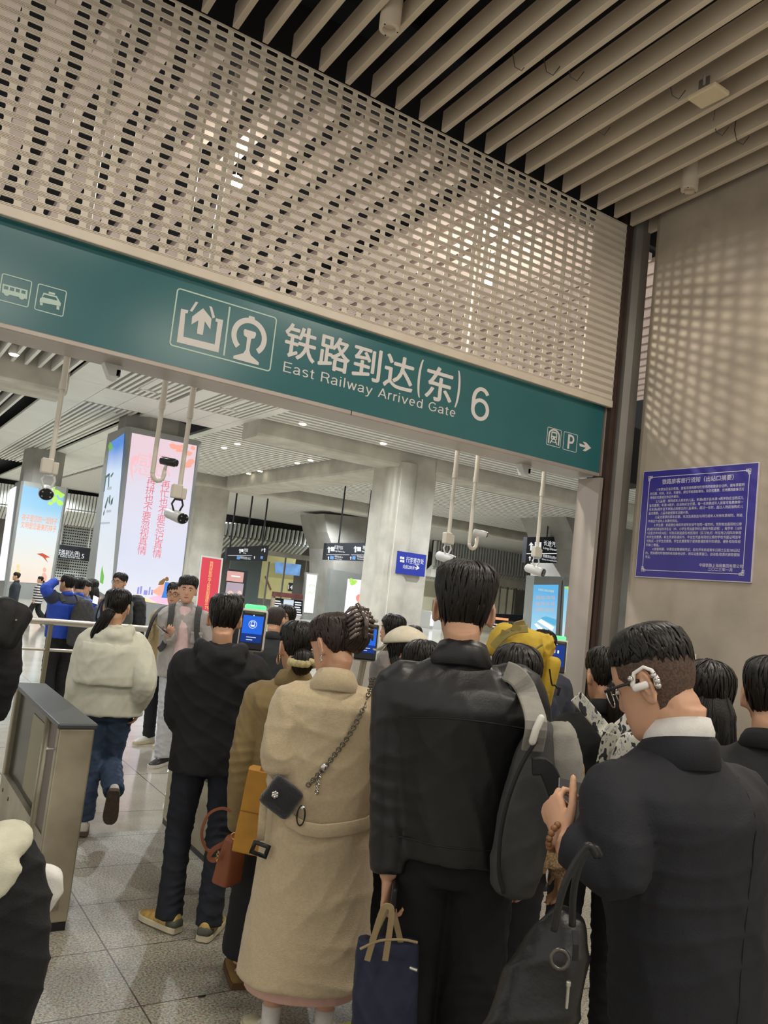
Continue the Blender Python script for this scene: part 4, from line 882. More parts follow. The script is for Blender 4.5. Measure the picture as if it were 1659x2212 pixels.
G_SCR = glow('terminal_blue', '#1f63d8', .85); G_SCRD = glow('terminal_navy', '#123a90', .6); G_GREENL = glow('terminal_green', '#62f08e', 1.3)
def terminal(c, yaw, label, dark=False, lit=True):
    """face-reading gate terminal on a stalk; c = top centre"""
    t = empty('gate_terminal', label, 'terminal', (c[0], c[1], .98), yaw); W_, H_, D_ = .15, .27, .05
    R = Matrix.Rotation(yaw, 3, 'Z') @ Matrix.Rotation(math.radians(-7), 3, 'X'); o = Vector(c)
    def T(x, y, z): return o + R @ Vector((x, y, z))
    put('shell', MB().rbox(T(0, .02, -H_ / 2 - .01), (W_ + .02, D_, H_), .018, R), mat('terminal_shell', '#c9c6bd', .4), t)
    put('bezel', MB().rbox(T(0, -.012, -H_ / 2 - .016), (W_, .02, H_ - .024), .008, R), M_BLACK, t)
    put('light_bar', MB().rbox(T(0, .02, .0), (W_ - .012, D_ - .006, .03), .012, R), G_GREENL if lit else mat('light_bar_off', '#a9a79f', .3), t)
    s1 = put('screen', MB().box(T(0, -.023, -H_ * .43), (W_ - .022, .003, H_ * .42), R), G_SCRD if dark else G_SCR, t)
    put('screen_foot', MB().box(T(0, -.0232, -H_ * .74), (W_ - .022, .003, H_ * .2), R), G_SCRD, t)
    U_, V_ = R @ X, R @ Z
    mb = MB()
    if not dark:
        n = 24; mb.poly([[(.026 * math.cos(2 * math.pi * i / n), .026 * math.sin(2 * math.pi * i / n)) for i in range(n)], [(.023 * math.cos(2 * math.pi * i / n), .023 * math.sin(2 * math.pi * i / n)) for i in range(n)][::-1]], T(0, -.026, -H_ * .42), U_, V_, .001)
        mb.poly([rrect(-.013, -.014, .013, .018, .004), rrect(-.009, -.003, .009, .014, .002)[::-1]], T(0, -.026, -H_ * .42), U_, V_, .001)
        for i in range(2): mb.poly([[(-.03, -.002), (.03 - i * .02, -.002), (.03 - i * .02, .002), (-.03, .002)]], T(0, -.026, -H_ * (.72 + .06 * i)), U_, V_, .001)
    else:
        for sx in (-.014, .014): mb.poly([rrect(sx - .006, -.012, sx + .006, .012, .004)], T(0, -.026, -H_ * .42), U_, V_, .001)
    put('screen_symbols', mb, G_LTXT, s1)
    put('speaker_strip', MB().rbox(T(0, -.0235, -H_ * .145), (W_ - .03, .003, .016), .001, R), mat('strip_olive', '#4a4a3c', .5), t)
    put('camera_eye', MB().ball(T(0, -.024, -H_ * .21), .004, 8, 6), G_LTXT, t)
    put('stalk', MB().cyl(T(0, .03, -H_), (c[0], c[1] + .05, .98), .022, 14), M_STEEL, t)
terminal((2.19, 4.86, 1.598), -.5, 'gate terminal with green light and blue screen, beside the man in the black hooded jacket')
terminal((3.03, 4.83, 1.585), -.5, 'gate terminal with unlit bar, behind the woman with the hair claw', lit=False)
terminal((4.70, 4.69, 1.592), -.75, 'gate terminal with green light and navy screen, by the right gate post', dark=True)
cabinet(5.66, 5.83, 4.3, 5.6, .975, 'steel ticket gate cabinet hidden behind the navy suit man', True)
terminal((5.74, 4.62, 1.575), -.8, 'gate terminal almost hidden behind the head of the navy suit man')
# cream cabinet panel behind second terminal
FT = Face(y=7.6); single('control_box', FT.box(MB(), 757, 1334, 800, 1640, .3), mat('box_grey_white', '#b9b5ac', .5), 'grey white control box at the foot of the big concrete column', 'control box')

# barrier rail in the hall
t = empty('barrier_rail', 'stainless barrier rail left of the man in blue', 'barrier', (2, 9.9, 0)); ra = atz(43, 1334, 1.1); yr = ra.y
put('top_rail', MB().tube([(-1.2, yr, 1.08), (3.9, yr, 1.08)], .035, 16), M_ALU, t, smooth=True); put('lower_rail', MB().tube([(-1.2, yr, .78), (3.9, yr, .78)], .016, 12), M_ALU, t, smooth=True)
for xx in (atz(92, 1480, .3).x * 0 + aty(100, 1415, yr).x, aty(330, 1425, yr).x + .9): put('post', MB().rbox((xx, yr, .54), (.045, .05, 1.08), .008), mat('post_brass_grey', '#7f7862', .35, metal=.6), t)

# notice board on the concrete wall
WX = 6.85; ya, yc, za, zc_ = 5.782, 4.463, 3.372, 2.254
nb = empty('notice_board', 'purple blue framed passenger notice on the concrete wall', 'notice board', (WX, (ya + yc) / 2, za - 1.1))
put('plate', MB().box((WX - .009, (ya + yc) / 2, (za + zc_) / 2), (.018, ya - yc, za - zc_)), mat('notice_edge', '#cfcad2', .3, metal=.4), nb)
put('face', MB().box((WX - .0195, (ya + yc) / 2, (za + zc_) / 2), (.003, ya - yc - .016, za - zc_ - .016)), mat('notice_indigo', '#322a86', .3, spec=.5), nb)
M_NW = mat('notice_white', '#d9d6de', .5); NO = Vector((WX - .0215, 0, 0)); UN = -Y
def N(u, v): return (-(ya + (yc - ya) * u), za + (zc_ - za) * v)
mb = MB(); a, b = N(.065, .935), N(.935, .062)
mb.poly([[a, (b[0], a[1]), b, (a[0], b[1])], [(a[0] + .005, a[1] + .005), (b[0] - .005, a[1] + .005), (b[0] - .005, b[1] - .005), (a[0] + .005, b[1] - .005)][::-1]], NO, UN, Z, .001)
for cx, cz, sx, sz in ((a[0], b[1], 1, -1), (b[0], b[1], -1, -1), (a[0], a[1], 1, 1), (b[0], a[1], -1, 1)):
    for u0, v0, u1, v1 in ((-.012, -.012, .022, .022), (.014, -.012, .04, .014), (-.012, .014, .014, .04)):
        q = sorted((cx + sx * u0, cx + sx * u1)) + sorted((cz + sz * v0, cz + sz * v1)); r_ = [(q[0], q[2]), (q[1], q[2]), (q[1], q[3]), (q[0], q[3])]; e_ = .004
        mb.poly([r_, [(q[0] + e_, q[2] + e_), (q[1] - e_, q[2] + e_), (q[1] - e_, q[3] - e_), (q[0] + e_, q[3] - e_)][::-1]], NO - X * .0006, UN, Z, .001)
put('border', mb, M_NW, nb)
LINES = [(1, '1.车票当日当次有效。旅客须持购票时所使用的有效身份证件，按车票载明', .147, .9), (0, '的日期、时间、车次、车厢号、席位号和席别乘车。购买优惠票、优待票的旅客还应', .085, .9), (0, '持相应优惠或优待证件乘车。', .085, .36),
 (1, '2.儿童票：随同成年人乘车的儿童，年满6周岁且未满14周岁的应当购买儿', .147, .9), (0, '童优惠票；年满14周岁，应当购买全价票。每一名持票成年人旅客可免费携带一', .085, .9), (0, '名未满6周岁且不单独占用席位的儿童乘车，超过一名时，超过人数应当购买儿', .085, .9), (0, '童优惠票。儿童年龄按乘车日期计算。', .085, .455),
 (0, '儿童优惠票的乘车日期、车次及席别应与同行成年人所持车票相同，到站', .147, .9), (0, '不得远于成年人车票的到站。', .085, .365), (1, '3.学生票：家庭居住地和学校所在地不在同一城市时，凭附有加盖院校公章', .147, .9), (0, '的减价优待证的学生证（中、小学生凭加盖学校公章的书面证明），每学年（10月', .085, .9),
 (0, '1日至次年9月30日）可购买家庭居住地至院校（实习地点）所在地之间四次单程', .085, .9), (0, '的学生优惠票。新生凭录取通知书、毕业生凭盖有院校公章的学校书面证明当年', .085, .9), (0, '可购买一次学生优惠票。学生优惠票限于使用普通旅客列车硬座、硬卧和动车组', .085, .9), (0, '列车二等座。', .085, .21),
 (1, '4.旅客购票、补票后如需报销凭证，应在开车前或乘车日期之日起180日以', .147, .9), (0, '内，凭购票时所使用的有效身份证件，到车站售票窗口、自动售/取票机换取报销', .085, .9), (0, '凭证。', .085, .135)]
mb = MB()
def nline(s, u0, u1, v, h): a = N(u0, v); mb.text(s, NO + UN * a[0] + Z * (a[1] - h * .4), UN, Z, h, width=(u1 - u0) * (ya - yc), th=.001)
nline('铁路旅客旅行须知（出站口摘要）', .19, .81, .118, .042); 
for i, (bd, s, u0, u1) in enumerate(LINES): nline(s, u0, u1, .186 + .0369 * i, .0235)
nline('中国铁路上海局集团有限公司', .58, .93, .872, .026); nline('二〇二三年一月', .655, .85, .905, .025)
put('lettering', mb, M_NW, nb)
single('wall_hook', MB().box((WX - .01, 5.0, 1.52), (.02, .012, .05)), M_WHITE, 'tiny white hook on the concrete wall under the notice', 'hook')
# yellow floor marking and a cigarette-like scrap
single('floor_marking', MB().poly([[(1.8, 2.87), (2.62, 2.83), (2.62, 2.93), (1.8, 2.99)]], Vector((0, 0, .0)), X, Y, .003), mat('marking_yellow', '#c9c23a', .6, var=.25, vscale=9), 'yellow stripe on the floor by the feet of the coat woman', 'floor marking')
from mathutils.bvhtree import BVHTree
# ================= PEOPLE: body, clothing and hair builders =================
def remesh(mb, vox, smooth=4, fac=.5):
    me = mb.mesh('tmp'); o = bpy.data.objects.new('tmp', me); COL.objects.link(o)
    m = o.modifiers.new('r', 'REMESH'); m.mode = 'VOXEL'; m.voxel_size = vox; m.use_smooth_shade = True
    s = o.modifiers.new('s', 'SMOOTH'); s.iterations = smooth; s.factor = fac
    dg = bpy.context.evaluated_depsgraph_get(); out = bpy.data.meshes.new_from_object(o.evaluated_get(dg))
    bpy.data.objects.remove(o); bpy.data.meshes.remove(me)
    out.polygons.foreach_set('use_smooth', [True] * len(out.polygons)); out.materials.clear(); return out
def wrinkle(me, amp, seed=0, freq=14.0, down=.45, creases=()):
    """cloth folds: ridged waves running mostly across the limb, and sharper creases at bends (centre, axis, radius, wavelength, height)"""
    n = len(me.vertices); co = np.empty(n * 3); nr = np.empty(n * 3); me.vertices.foreach_get('co', co); me.vertices.foreach_get('normal', nr)
    co = co.reshape(-1, 3); nr = nr.reshape(-1, 3); g = np.random.RandomState(seed); d = np.zeros(n)
    wv = .35 * np.sin(co @ (g.randn(3) * 6) + 1) + .35 * np.sin(co @ (g.randn(3) * 9) + 2)
    for i in range(6):
        v = g.randn(3); v[2] *= 1.2 - down; v = v / np.linalg.norm(v) * freq * 4.2 * g.uniform(.55, 1.5)
        msk = .5 + .5 * np.sin(co @ (g.randn(3) * 5) + g.uniform(0, 6)); r = 1 - np.abs(np.sin(co @ v + g.uniform(0, 6) + 1.6 * wv)); d += msk * (r ** 2 - .35)
    d *= amp / 1.7
    for c, ax, rad, wl, h in creases:
        q = co - np.array(c); t = q @ np.array(ax); f = np.exp(-(q ** 2).sum(1) / rad ** 2)
        sk = np.sin(q @ (g.randn(3) * 8)) ; d += h * f * (.5 + .5 * np.sin(co @ (g.randn(3) * 14))) * (1 - np.abs(np.sin(math.pi * t / wl + 1.8 * wv + 1.6 * sk)) * 1.7)
    co += nr * d[:, None]; me.vertices.foreach_set('co', co.ravel()); me.update(); return me
def crom(pts, m=5):
    P = [Vector(p) for p in pts]; P = [P[0] * 2 - P[1]] + P + [P[-1] * 2 - P[-2]]; out = []
    for i in range(1, len(P) - 2):
        for j in range(m):
            t = j / m; a, b, c, e = P[i - 1:i + 3]
            out.append(.5 * ((2 * b) + (c - a) * t + (2 * a - 5 * b + 4 * c - e) * t * t + (3 * b - a - 3 * c + e) * t ** 3))
    out.append(P[-2]); return out
def lerps(vals, m=5):
    out = []
    for i in range(len(vals) - 1):
        for j in range(m):
            t = j / m; a, b = vals[i], vals[i + 1]; out.append(tuple(x + (y - x) * t for x, y in zip(a, b)) if isinstance(a, tuple) else a + (b - a) * t)
    return out + [vals[-1]]
def ring(cx, cy, z, hw, hd, n=28, p=2.3):
    o = []
    for i in range(n):
        a = 2 * math.pi * i / n; c, s = math.cos(a), math.sin(a)
        o.append(Vector((cx + hw * math.copysign(abs(c) ** (2 / p), c), cy + hd * math.copysign(abs(s) ** (2 / p), s), z)))
    return o
# head sections: height, half width, front, back
HS = np.array([(-.118, .016, .070, .045), (-.113, .030, .082, .025), (-.100, .043, .090, .0), (-.082, .053, .092, -.022), (-.06, .061, .091, -.048), (-.03, .068, .089, -.078), (0, .073, .088, -.092), (.03, .0765, .092, -.1), (.06, .075, .087, -.098), (.085, .065, .069, -.084), (.102, .046, .044, -.06), (.111, .024, .018, -.03), (.114, .006, .0, -.012)])
def hsec(z): return tuple(np.interp(z, HS[:, 0], HS[:, i]) for i in (1, 2, 3))
def hsurf(a, z):
    """point of the head at azimuth a (0 = face, positive to the right) and height z"""
    w_, f, b = hsec(z); cy, hy = (f + b) / 2, (f - b) / 2; s, c = math.sin(a), math.cos(a); e = 2 / 2.15
    return Vector((w_ * math.copysign(abs(s) ** e, s), cy + hy * math.copysign(abs(c) ** e, c), z))
def hnorm(p): return Vector((p.x * 1.25, p.y * .9 + .006, (p.z - .0) * .9 if p.z > 0 else p.z * .25)).normalized()
def head_shape(mb, M, nose=1.0):
    zs_ = list(np.interp(np.linspace(0, 1, 44), np.linspace(0, 1, len(HS)), HS[:, 0])); rings = []
    for z in zs_:
        r = []
        for i in range(64):
            a = 2 * math.pi * i / 64; p = hsurf(a, z)
            if p.y > 0:
                fr = max(0, math.cos(a)) ** .5
                zz = z
                if -.05 < zz < .025: p.y += nose * .021 * math.exp(-(p.x / (.007 + .007 * max(0, -(zz) / .04))) ** 2) * (max(0, min(1, (.022 - zz) / .055)) if zz > -.034 else max(0, 1 - (-.034 - zz) / .012))
                p.y -= .009 * math.exp(-((abs(p.x) - .031) / .014) ** 2 - ((zz - .004) / .011) ** 2)
                p.y += .003 * math.exp(-((abs(p.x) - .03) / .02) ** 2 - ((zz - .022) / .006) ** 2)
                p.y += .005 * math.exp(-(p.x / .02) ** 2) * (math.exp(-((zz + .059) / .004) ** 2) + math.exp(-((zz + .069) / .0045) ** 2)) - .003 * math.exp(-(p.x / .022) ** 2 - ((zz + .064) / .0025) ** 2)
                p.y -= .003 * math.exp(-(p.x / .03) ** 2 - ((zz + .08) / .006) ** 2)
            r.append(M @ p)
        rings.append(r)
    mb.loft(rings)
    for s in (-1, 1):
        c = Vector((s * .076, -.012, -.004)); q = Matrix.Rotation(s * .45, 3, 'Z') @ Matrix.Rotation(-.12, 3, 'X')
        pts = [c + q @ Vector((s * .006, .017 * math.cos(t) * (1 if t < math.pi else 1), .032 * math.sin(t) - .004 * (1 - math.sin(t)))) for t in [2 * math.pi * i / 14 for i in range(14)]]
        mb.tube([M @ p for p in pts + pts[:1]], .0058, 8, cap=False)
        mb.ball(M @ (c + q @ Vector((s * .001, 0, -.002))), 1, 4, 3) if False else mb.tube([M @ (c + q @ Vector((s * .003, 0, z))) for z in (-.03, -.012, .01, .03)], [(.004, .008), (.005, .013), (.005, .016), (.004, .008)], 10, up=(M.to_3x3() @ q @ X))
        mb.ball(M @ (c + q @ Vector((s * .004, .004, -.033))), .009, 10, 8)
    return mb
class Person:
    SK = mat('skin', '#c79a7c', .5, var=.05, vscale=9, spec=.4)
    def __init__(s, label, hip, top, D, yaw, fem=False, vox=.008, wide=1.0, Dtop=None, nolean=False):
        s.vox, s.fem, s.w = vox, fem, wide
        b, t = atd(*hip, D), atd(*top, Dtop or D)
        if nolean: b = t
        s.H = t.z; s.k = k = s.H / 1.722; s.base = Vector((b.x, b.y, 0)); s.yaw = yaw
        s.root = empty('person', label, 'person', s.base, yaw)
        s.M = Matrix.Translation(s.base) @ Matrix.Rotation(yaw, 4, 'Z'); s.Mi = s.M.inverted()
        l = s.Mi @ Vector((t.x, t.y, 0)); s.lx, s.ly = l.x / k / .78, l.y / k / .78
        sw = .16 if fem else .178; sw *= wide
        s.J = {}
        for n, sg in (('R', 1), ('L', -1)):
            s.J['sh' + n] = s.sp(1.372) + Vector((sg * sw, -.004, 1.372)); s.J['el' + n] = s.sp(1.1) + Vector((sg * (sw + .05), -.035, 1.10)); s.J['wr' + n] = s.sp(.86) + Vector((sg * (sw + .055), .05, .865))
            s.J['hip' + n] = Vector((sg * .088, 0, .9)); s.J['kn' + n] = Vector((sg * .098, .02, .49)); s.J['an' + n] = Vector((sg * .105, -.025, .085))
        s.toe = {'R': -.15, 'L': .15}; s.pitch = {'R': 0, 'L': 0}; s.hand = {}
        s.pivot = s.sp(1.53) + Vector((0, .004, 1.53)); s.headrot = Matrix.Identity(3)
    def sp(s, z): t = max(0, z - .92); return Vector((s.lx * t, s.ly * t, 0))
    def loc(s, p): return (s.Mi @ Vector(p)) / s.k          # point of the place -> figure's own scale
    def px(s, x, y, D): return s.loc(atd(x, y, D))
    def pose(s, **kw):
        for n, v in kw.items(): s.J[n] = Vector(v)
        return s
    def head(s, yaw=0, pitch=0, roll=0):
        s.headrot = Matrix.Rotation(yaw, 3, 'Z') @ Matrix.Rotation(roll, 3, 'Y') @ Matrix.Rotation(-pitch, 3, 'X'); s.hy, s.hp = yaw, pitch
        return s
    @property
    def HM(s): return Matrix.Translation(s.pivot) @ s.headrot.to_4x4() @ Matrix.Translation((0, .012, .062))
    def add(s, name, mb, m, smooth=True, parent=None, label=None, scale=True):
        me = mb if isinstance(mb, bpy.types.Mesh) else mb.mesh(name, smooth)
        if scale: me.transform(Matrix.Scale(s.k, 4))
        return put(name, me, m, parent or s.root, local=True, label=label)
    def arm_pts(s, n, up=0): S_, E_, W_ = s.J['sh' + n], s.J['el' + n], s.J['wr' + n]; dn = Vector((-.012 if n == 'R' else .012, 0, -.035)); return crom([S_ + Vector((-.075 if n == 'R' else .075, 0, -.03)), S_ + dn, S_.lerp(E_, .5), E_, E_.lerp(W_, .5), W_], 4)
    def fingers(s, mb, n, d, nrm, curl=.4, thumb=.4, thick=1.0, wid=None):
        W_ = s.J['wr' + n]; d = Vector(d).normalized(); nrm = Vector(nrm); nrm = (nrm - d * nrm.dot(d)).normalized(); t = d.cross(nrm) * (1 if n == 'R' else -1)
        q = lambda a, b, c: W_ + d * a + t * b + nrm * c
        mb.tube([q(-.03, 0, 0), q(.0, 0, 0), q(.035, .002, .002), q(.07, .002, .002), q(.092, .001, 0)], [(.019, .024), (.017, .027), (.016, .036), (.014, .04), (.009, .036)], 14, up=t)
        cu = curl if isinstance(curl, (list, tuple)) else [curl] * 4
        for i, (off, L_, c) in enumerate(zip((.031, .0105, -.0105, -.03), (.072, .08, .075, .058), cu)):
            p = q(.083 - abs(off - .01) * .18, off, .0); pts = [p - d * .02, p]; ang = 0
            for f, bnd in ((.45, .9), (.32, 1.25), (.23, .8)):
                ang += c * bnd; p = p + (d * math.cos(ang) + nrm * math.sin(ang) + t * (off * .8)) .normalized() * L_ * f; pts.append(p)
            mb.tube(pts, [.0088 * thick, .0092 * thick, .0082 * thick, .0075 * thick, .0062 * thick], 10, round_ends=True)
        b = q(.022, .03, .004); th = [q(.0, .016, .0), b]; dr = (d * .65 + t * .75 + nrm * .25 * thumb).normalized(); p = b + dr * .042; th.append(p)
        dr = (d * .85 + t * (.45 - .6 * thumb) + nrm * .5 * thumb).normalized(); p = p + dr * .034; th.append(p); th.append(p + (dr + nrm * .2 * thumb).normalized() * .024)
        mb.tube(th, [.014, .0135, .0105, .0092, .0075], 10, round_ends=True)
    def body(s, legs=True, skin=None):
        mb = MB(); sp = s.sp; w_ = s.w
        prof = [(.84, .14, .095), (.93, .158 if not s.fem else .163, .105), (1.03, .145 if not s.fem else .13, .098), (1.14, .146 if not s.fem else .125, .098), (1.25, .16 if not s.fem else .142, .106), (1.33, .165 if not s.fem else .15, .104), (1.385, .145 if not s.fem else .125, .085), (1.43, .085, .062), (1.46, .055, .054)]
        mb.loft([ring(sp(z).x, sp(z).y - .01 * (z > 1.3), z, a * w_, b, 24) for z, a, b in prof])
        nb = sp(1.44) + Vector((0, -.012, 1.43)); hb = s.HM @ Vector((0, -.018, -.06))
        mb.tube([nb, nb.lerp(hb, .5), hb], [(.058, .056), (.053, .054), (.054, .058)] if not s.fem else [(.05, .05), (.045, .047), (.047, .053)], 18, up=(0, 1, 0))
        head_shape(mb, s.HM); mb.ball(s.HM @ Vector((0, -.04, -.062)), (.052, .04, .046), 16, 10, s.headrot); q = s.HM @ Vector((0, -.045, -.06)); mb.tube([q, q.lerp(nb, .6), nb + Vector((0, -.006, -.01))], [(.05, .05), (.052, .052), (.058, .056)] if not s.fem else [(.046, .046), (.044, .044), (.05, .05)], 16, up=(0, 1, 0))
        for n in 'RL':
            mb.tube(s.arm_pts(n), lerps([.05, .052, .046, .039, .036, .025], 4), 12)
            h = s.hand.get(n)
            if h: s.fingers(mb, n, *h)
            else:
                d = (s.J['wr' + n] - s.J['el' + n]).normalized(); s.fingers(mb, n, d + Vector((0, 0, -.3)), Vector((-1 if n == 'R' else 1, 0, 0)), .35, .4)
            h_, k_, a_ = s.J['hip' + n], s.J['kn' + n], s.J['an' + n]
            mb.tube(crom([h_ + Vector((0, 0, .03)), h_.lerp(k_, .45), k_, k_.lerp(a_, .4), a_], 4), lerps([.085, .072, .052, .05, .034], 4), 14)
            f = s.foot(n); mb.tube([f @ Vector((0, -.03, -.04)), f @ Vector((0, .05, -.05)), f @ Vector((0, .13, -.06))], [(.03, .03), (.036, .024), (.03, .014)], 10)
        s.add('body', remesh(mb, s.vox, 3, .45), skin or s.SK); return s
    def foot(s, n):
        return Matrix.Translation(s.J['an' + n]) @ Matrix.Rotation(s.toe[n], 4, 'Z') @ Matrix.Rotation(s.pitch[n], 4, 'X')
    def top(s, m, hem=.86, ease=.03, prof=None, sleeve=(.078, .07, .062, .06, .05), arms='RL', name='jacket', vox=None, wr=.006, seed=1, extra=None, cut=.0, hemw=None, freq=14, smooth=4, shw=0.0):
        mb = MB(); sp = s.sp; e = ease; f = s.fem
        P = prof or [(hem, (.155 if not f else .165) + e + (hemw or 0), .105 + e), (hem + .02, (.157 if not f else .166) + e + (hemw or 0), .107 + e), (1.0, (.16 if not f else .152) + e, .108 + e), (1.12, (.163 if not f else .146) + e, .11 + e), (1.24, (.172 if not f else .155) + e, .118 + e), (1.31, (.18 if not f else .16) + e + shw * .5, .115 + e * .9), (1.355, (.176 if not f else .155) + e * .7 + shw, .102 + e * .7), (1.39, (.15 if not f else .132) + e * .4 + shw * .8, .088 + e * .4), (1.42, (.112 if not f else .098) + e * .2 + shw * .3, .074 + e * .2), (1.45, .078, .066), (1.475, .062, .06)]
        mb.loft([ring(sp(z).x, sp(z).y - .01 * (z > 1.3), z, a * s.w, b, 30, 2.4) for z, a, b in P])
        cr = []
        for n in arms:
            pts = s.arm_pts(n); W_, E_ = s.J['wr' + n], s.J['el' + n]; pts[-1] = W_ - (W_ - E_).normalized() * cut
            sl = lerps([sleeve[0] * .8, sleeve[0], sleeve[1], sleeve[2], sleeve[3], sleeve[4]], 4); mb.tube(pts, sl, 16)
            cr += [(tuple(E_), tuple((W_ - E_).normalized()), .1, .045, .006), (tuple(E_.lerp(W_, .8)), tuple((W_ - E_).normalized()), .06, .035, .004)]
        if extra: extra(mb)
        me = remesh(mb, vox or max(.0085, s.vox * 1.3), smooth); wrinkle(me, wr, seed, freq=freq, creases=cr); return s.add(name, me, m)
    def trousers(s, m, r=(.1, .082, .072, .066, .064), top=.98, name='trousers', wr=.006, seed=2, hemz=.02, vox=None):
        mb = MB(); f = s.fem
        mb.loft([ring(0, 0, z, a, b, 26) for z, a, b in ((top, .16, .115), (.92, .175, .122), (.84, .178, .12), (.8, .165, .112))])
        cr = []
        for n in 'RL':
            h_, k_, a_ = s.J['hip' + n], s.J['kn' + n], s.J['an' + n]; en = a_ + (a_ - k_).normalized() * hemz
            mb.tube(crom([h_ + Vector((0, 0, -.02)), h_.lerp(k_, .45), k_, k_.lerp(a_, .5), en], 4), lerps(list(r), 4), 18)
            cr += [(tuple(k_), tuple((a_ - k_).normalized()), .12, .05, .006), (tuple(a_ + Vector((0, 0, .06))), (0, 0, 1), .1, .04, .006)]
        me = remesh(mb, vox or max(.0085, s.vox * 1.3), 4); wrinkle(me, wr, seed, creases=cr); return s.add(name, me, m)
    def shoes(s, up, sole, style='sneaker', only='RL', lace=None, heel=None):
        for n in only:
            f = s.foot(n) @ Matrix.Translation((0, 0, -.085)); o = []
            sec = [(-.078, .022, .062), (-.07, .031, .088), (-.045, .037, .1), (-.005, .039, .1), (.04, .041, .085), (.085, .045, .066), (.13, .046, .054), (.165, .04, .046), (.185, .028, .04), (.195, .012, .032)]
            if style == 'clog': sec = [(-.08, .03, .05), (-.06, .04, .06), (-.01, .044, .066), (.04, .048, .075), (.09, .052, .078), (.14, .052, .07), (.175, .044, .055), (.195, .026, .04)]
            mb = MB(); mb.loft([[f @ Vector((hw * math.cos(t), y, .02 + (zt - .02) * max(0, math.sin(t)) ** .6 if math.sin(t) > 0 else .02)) for t in [2 * math.pi * i / 20 for i in range(20)]] for y, hw, zt in sec])
            so = s.add('shoe', mb, up)
            ms = MB(); q = [(hw + .005, y * 1.02) for y, hw, _ in sec]; ol = [(a, b) for a, b in q] + [(-a, b) for a, b in q[::-1]]
            ms.loft([[f @ Vector((x_ * e, y_, z)) for x_, y_ in ol] for z, e in ((0, .93), (.004, 1), (.026, 1), (.03, .96))]); s.add('sole', ms, sole, smooth=False, parent=so)
            if lace:
                ml = MB()
                for i in range(4): y = .03 + .022 * i; z = .093 - .0125 * i; ml.ribbon([f @ Vector((-.026, y, z - .008)), f @ Vector((0, y + .004, z + .004)), f @ Vector((.026, y, z - .008))], f.to_3x3() @ Z, .008, .004)
                s.add('laces', ml, lace, parent=so)
            if heel:
                mh = MB(); mh.loft([[f @ Vector((hw * 1.06 * math.cos(t), y - .003, .03 + (zt - .024) * max(0, math.sin(t)) ** .6)) for t in [math.pi * i / 12 for i in range(13)]] for y, hw, zt in [(-.079, .022, .05), (-.071, .031, .066), (-.05, .037, .07), (-.02, .038, .062)]], close=True); s.add('heel_counter', mh, heel, parent=so)
        return s
    def collar(s, m, h=.03, r=.064, flare=.024, name='collar', drop=.022, wide=1.0, zb=1.445, th=.0):
        sp = s.sp(zb); pr = [(0, -.03), (0, h), (.007, h + .005), (.018, h * .55), (flare + .006, -drop), (flare - .004, -drop - .006), (.008, -.02)]; n = 36; rings = []
        for i in range(n):
            a = 2 * math.pi * i / n; rr = []
            for d, z in pr: rr.append(Vector((sp.x + (r + d) * wide * math.sin(a), sp.y - .012 + (r + d) * .96 * math.cos(a), zb + z - .022 * math.cos(a))))
            rings.append(rr)
        rings.append(rings[0]); return s.add(name, MB().loft(rings, cap=False), m)
    def seam(s, o, pts, m, r=.0022, name='seam'):
        """a stitched line laid on the back of a garment: points (x, z) as seen from behind"""
        me = o.data; bv = BVHTree.FromPolygons([v.co for v in me.vertices], [q.vertices for q in me.polygons]); out = []
        for x_, z_ in crom([(a, 0, b) for a, b in pts], 6) if False else [(q.x, q.z) for q in crom([Vector((a, 0, b)) for a, b in pts], 6)]:
            h = bv.ray_cast(Vector((x_, -2, z_)) * s.k, Vector((0, 1, 0)))
            if h[0] is not None: out.append(h[0] + Vector((0, -.0005, 0)))
        if len(out) > 2: put(name, MB().tube(out, r * s.k, 6), m, o, local=True, smooth=True)
    def eyes(s, glasses=False, age=0):
        M = s.HM; E1 = mat('eye_dark', '#1c1411', .25); BR = mat('brow_dark', '#2a211c', .7); LIP = mat('lip', '#a8675c', .5); EW = mat('eye_white', '#d8d2cb', .3)
        for sg in (-1, 1):
            e = s.add('eye', MB().ball(M @ Vector((sg * .031, .0805, .004)), (.013, .006, .005), 12, 8, M.to_3x3()), EW); s.add('iris', MB().ball(M @ Vector((sg * .031, .0845, .004)), (.0058, .003, .005), 10, 8, M.to_3x3()), E1, parent=e)
            s.add('eyebrow', MB().tube([M @ Vector((sg * x_, y_, z_)) for x_, y_, z_ in ((.014, .0915, .022), (.028, .09, .027), (.046, .079, .022))], [(.002, .003), (.0022, .004), (.001, .002)], 8), BR)
        s.add('lips', MB().tube([M @ Vector((x_, y_, -.064)) for x_, y_ in ((-.024, .084), (-.012, .0935), (0, .0955), (.012, .0935), (.024, .084))], [(.001, .002), (.003, .006), (.0032, .0065), (.003, .006), (.001, .002)], 8), LIP)
        return s
    def hair(s, m, style='short', vol=.014, line=None, nl=230, mass=(), seed=3, lockw=.0065, name='hair', fringe=.0, fade=0, part=0.0, top=.0, edge=.8):
        """cap over the scalp down to a hairline, with tapered locks combed over it; mass: thick tails as (path in head space, radii, locks)"""
        g = random.Random(seed); M = s.HM
        LN = line or [(0, .062), (.55, .055), (.9, .03), (1.2, .022), (1.45, .012), (1.75, .01), (2.0, -.03), (2.5, -.062), (3.1416, -.07)]
        hl = lambda a: float(np.interp(abs((a + math.pi) % (2 * math.pi) - math.pi), [q[0] for q in LN], [q[1] for q in LN]))
        zt = .1135
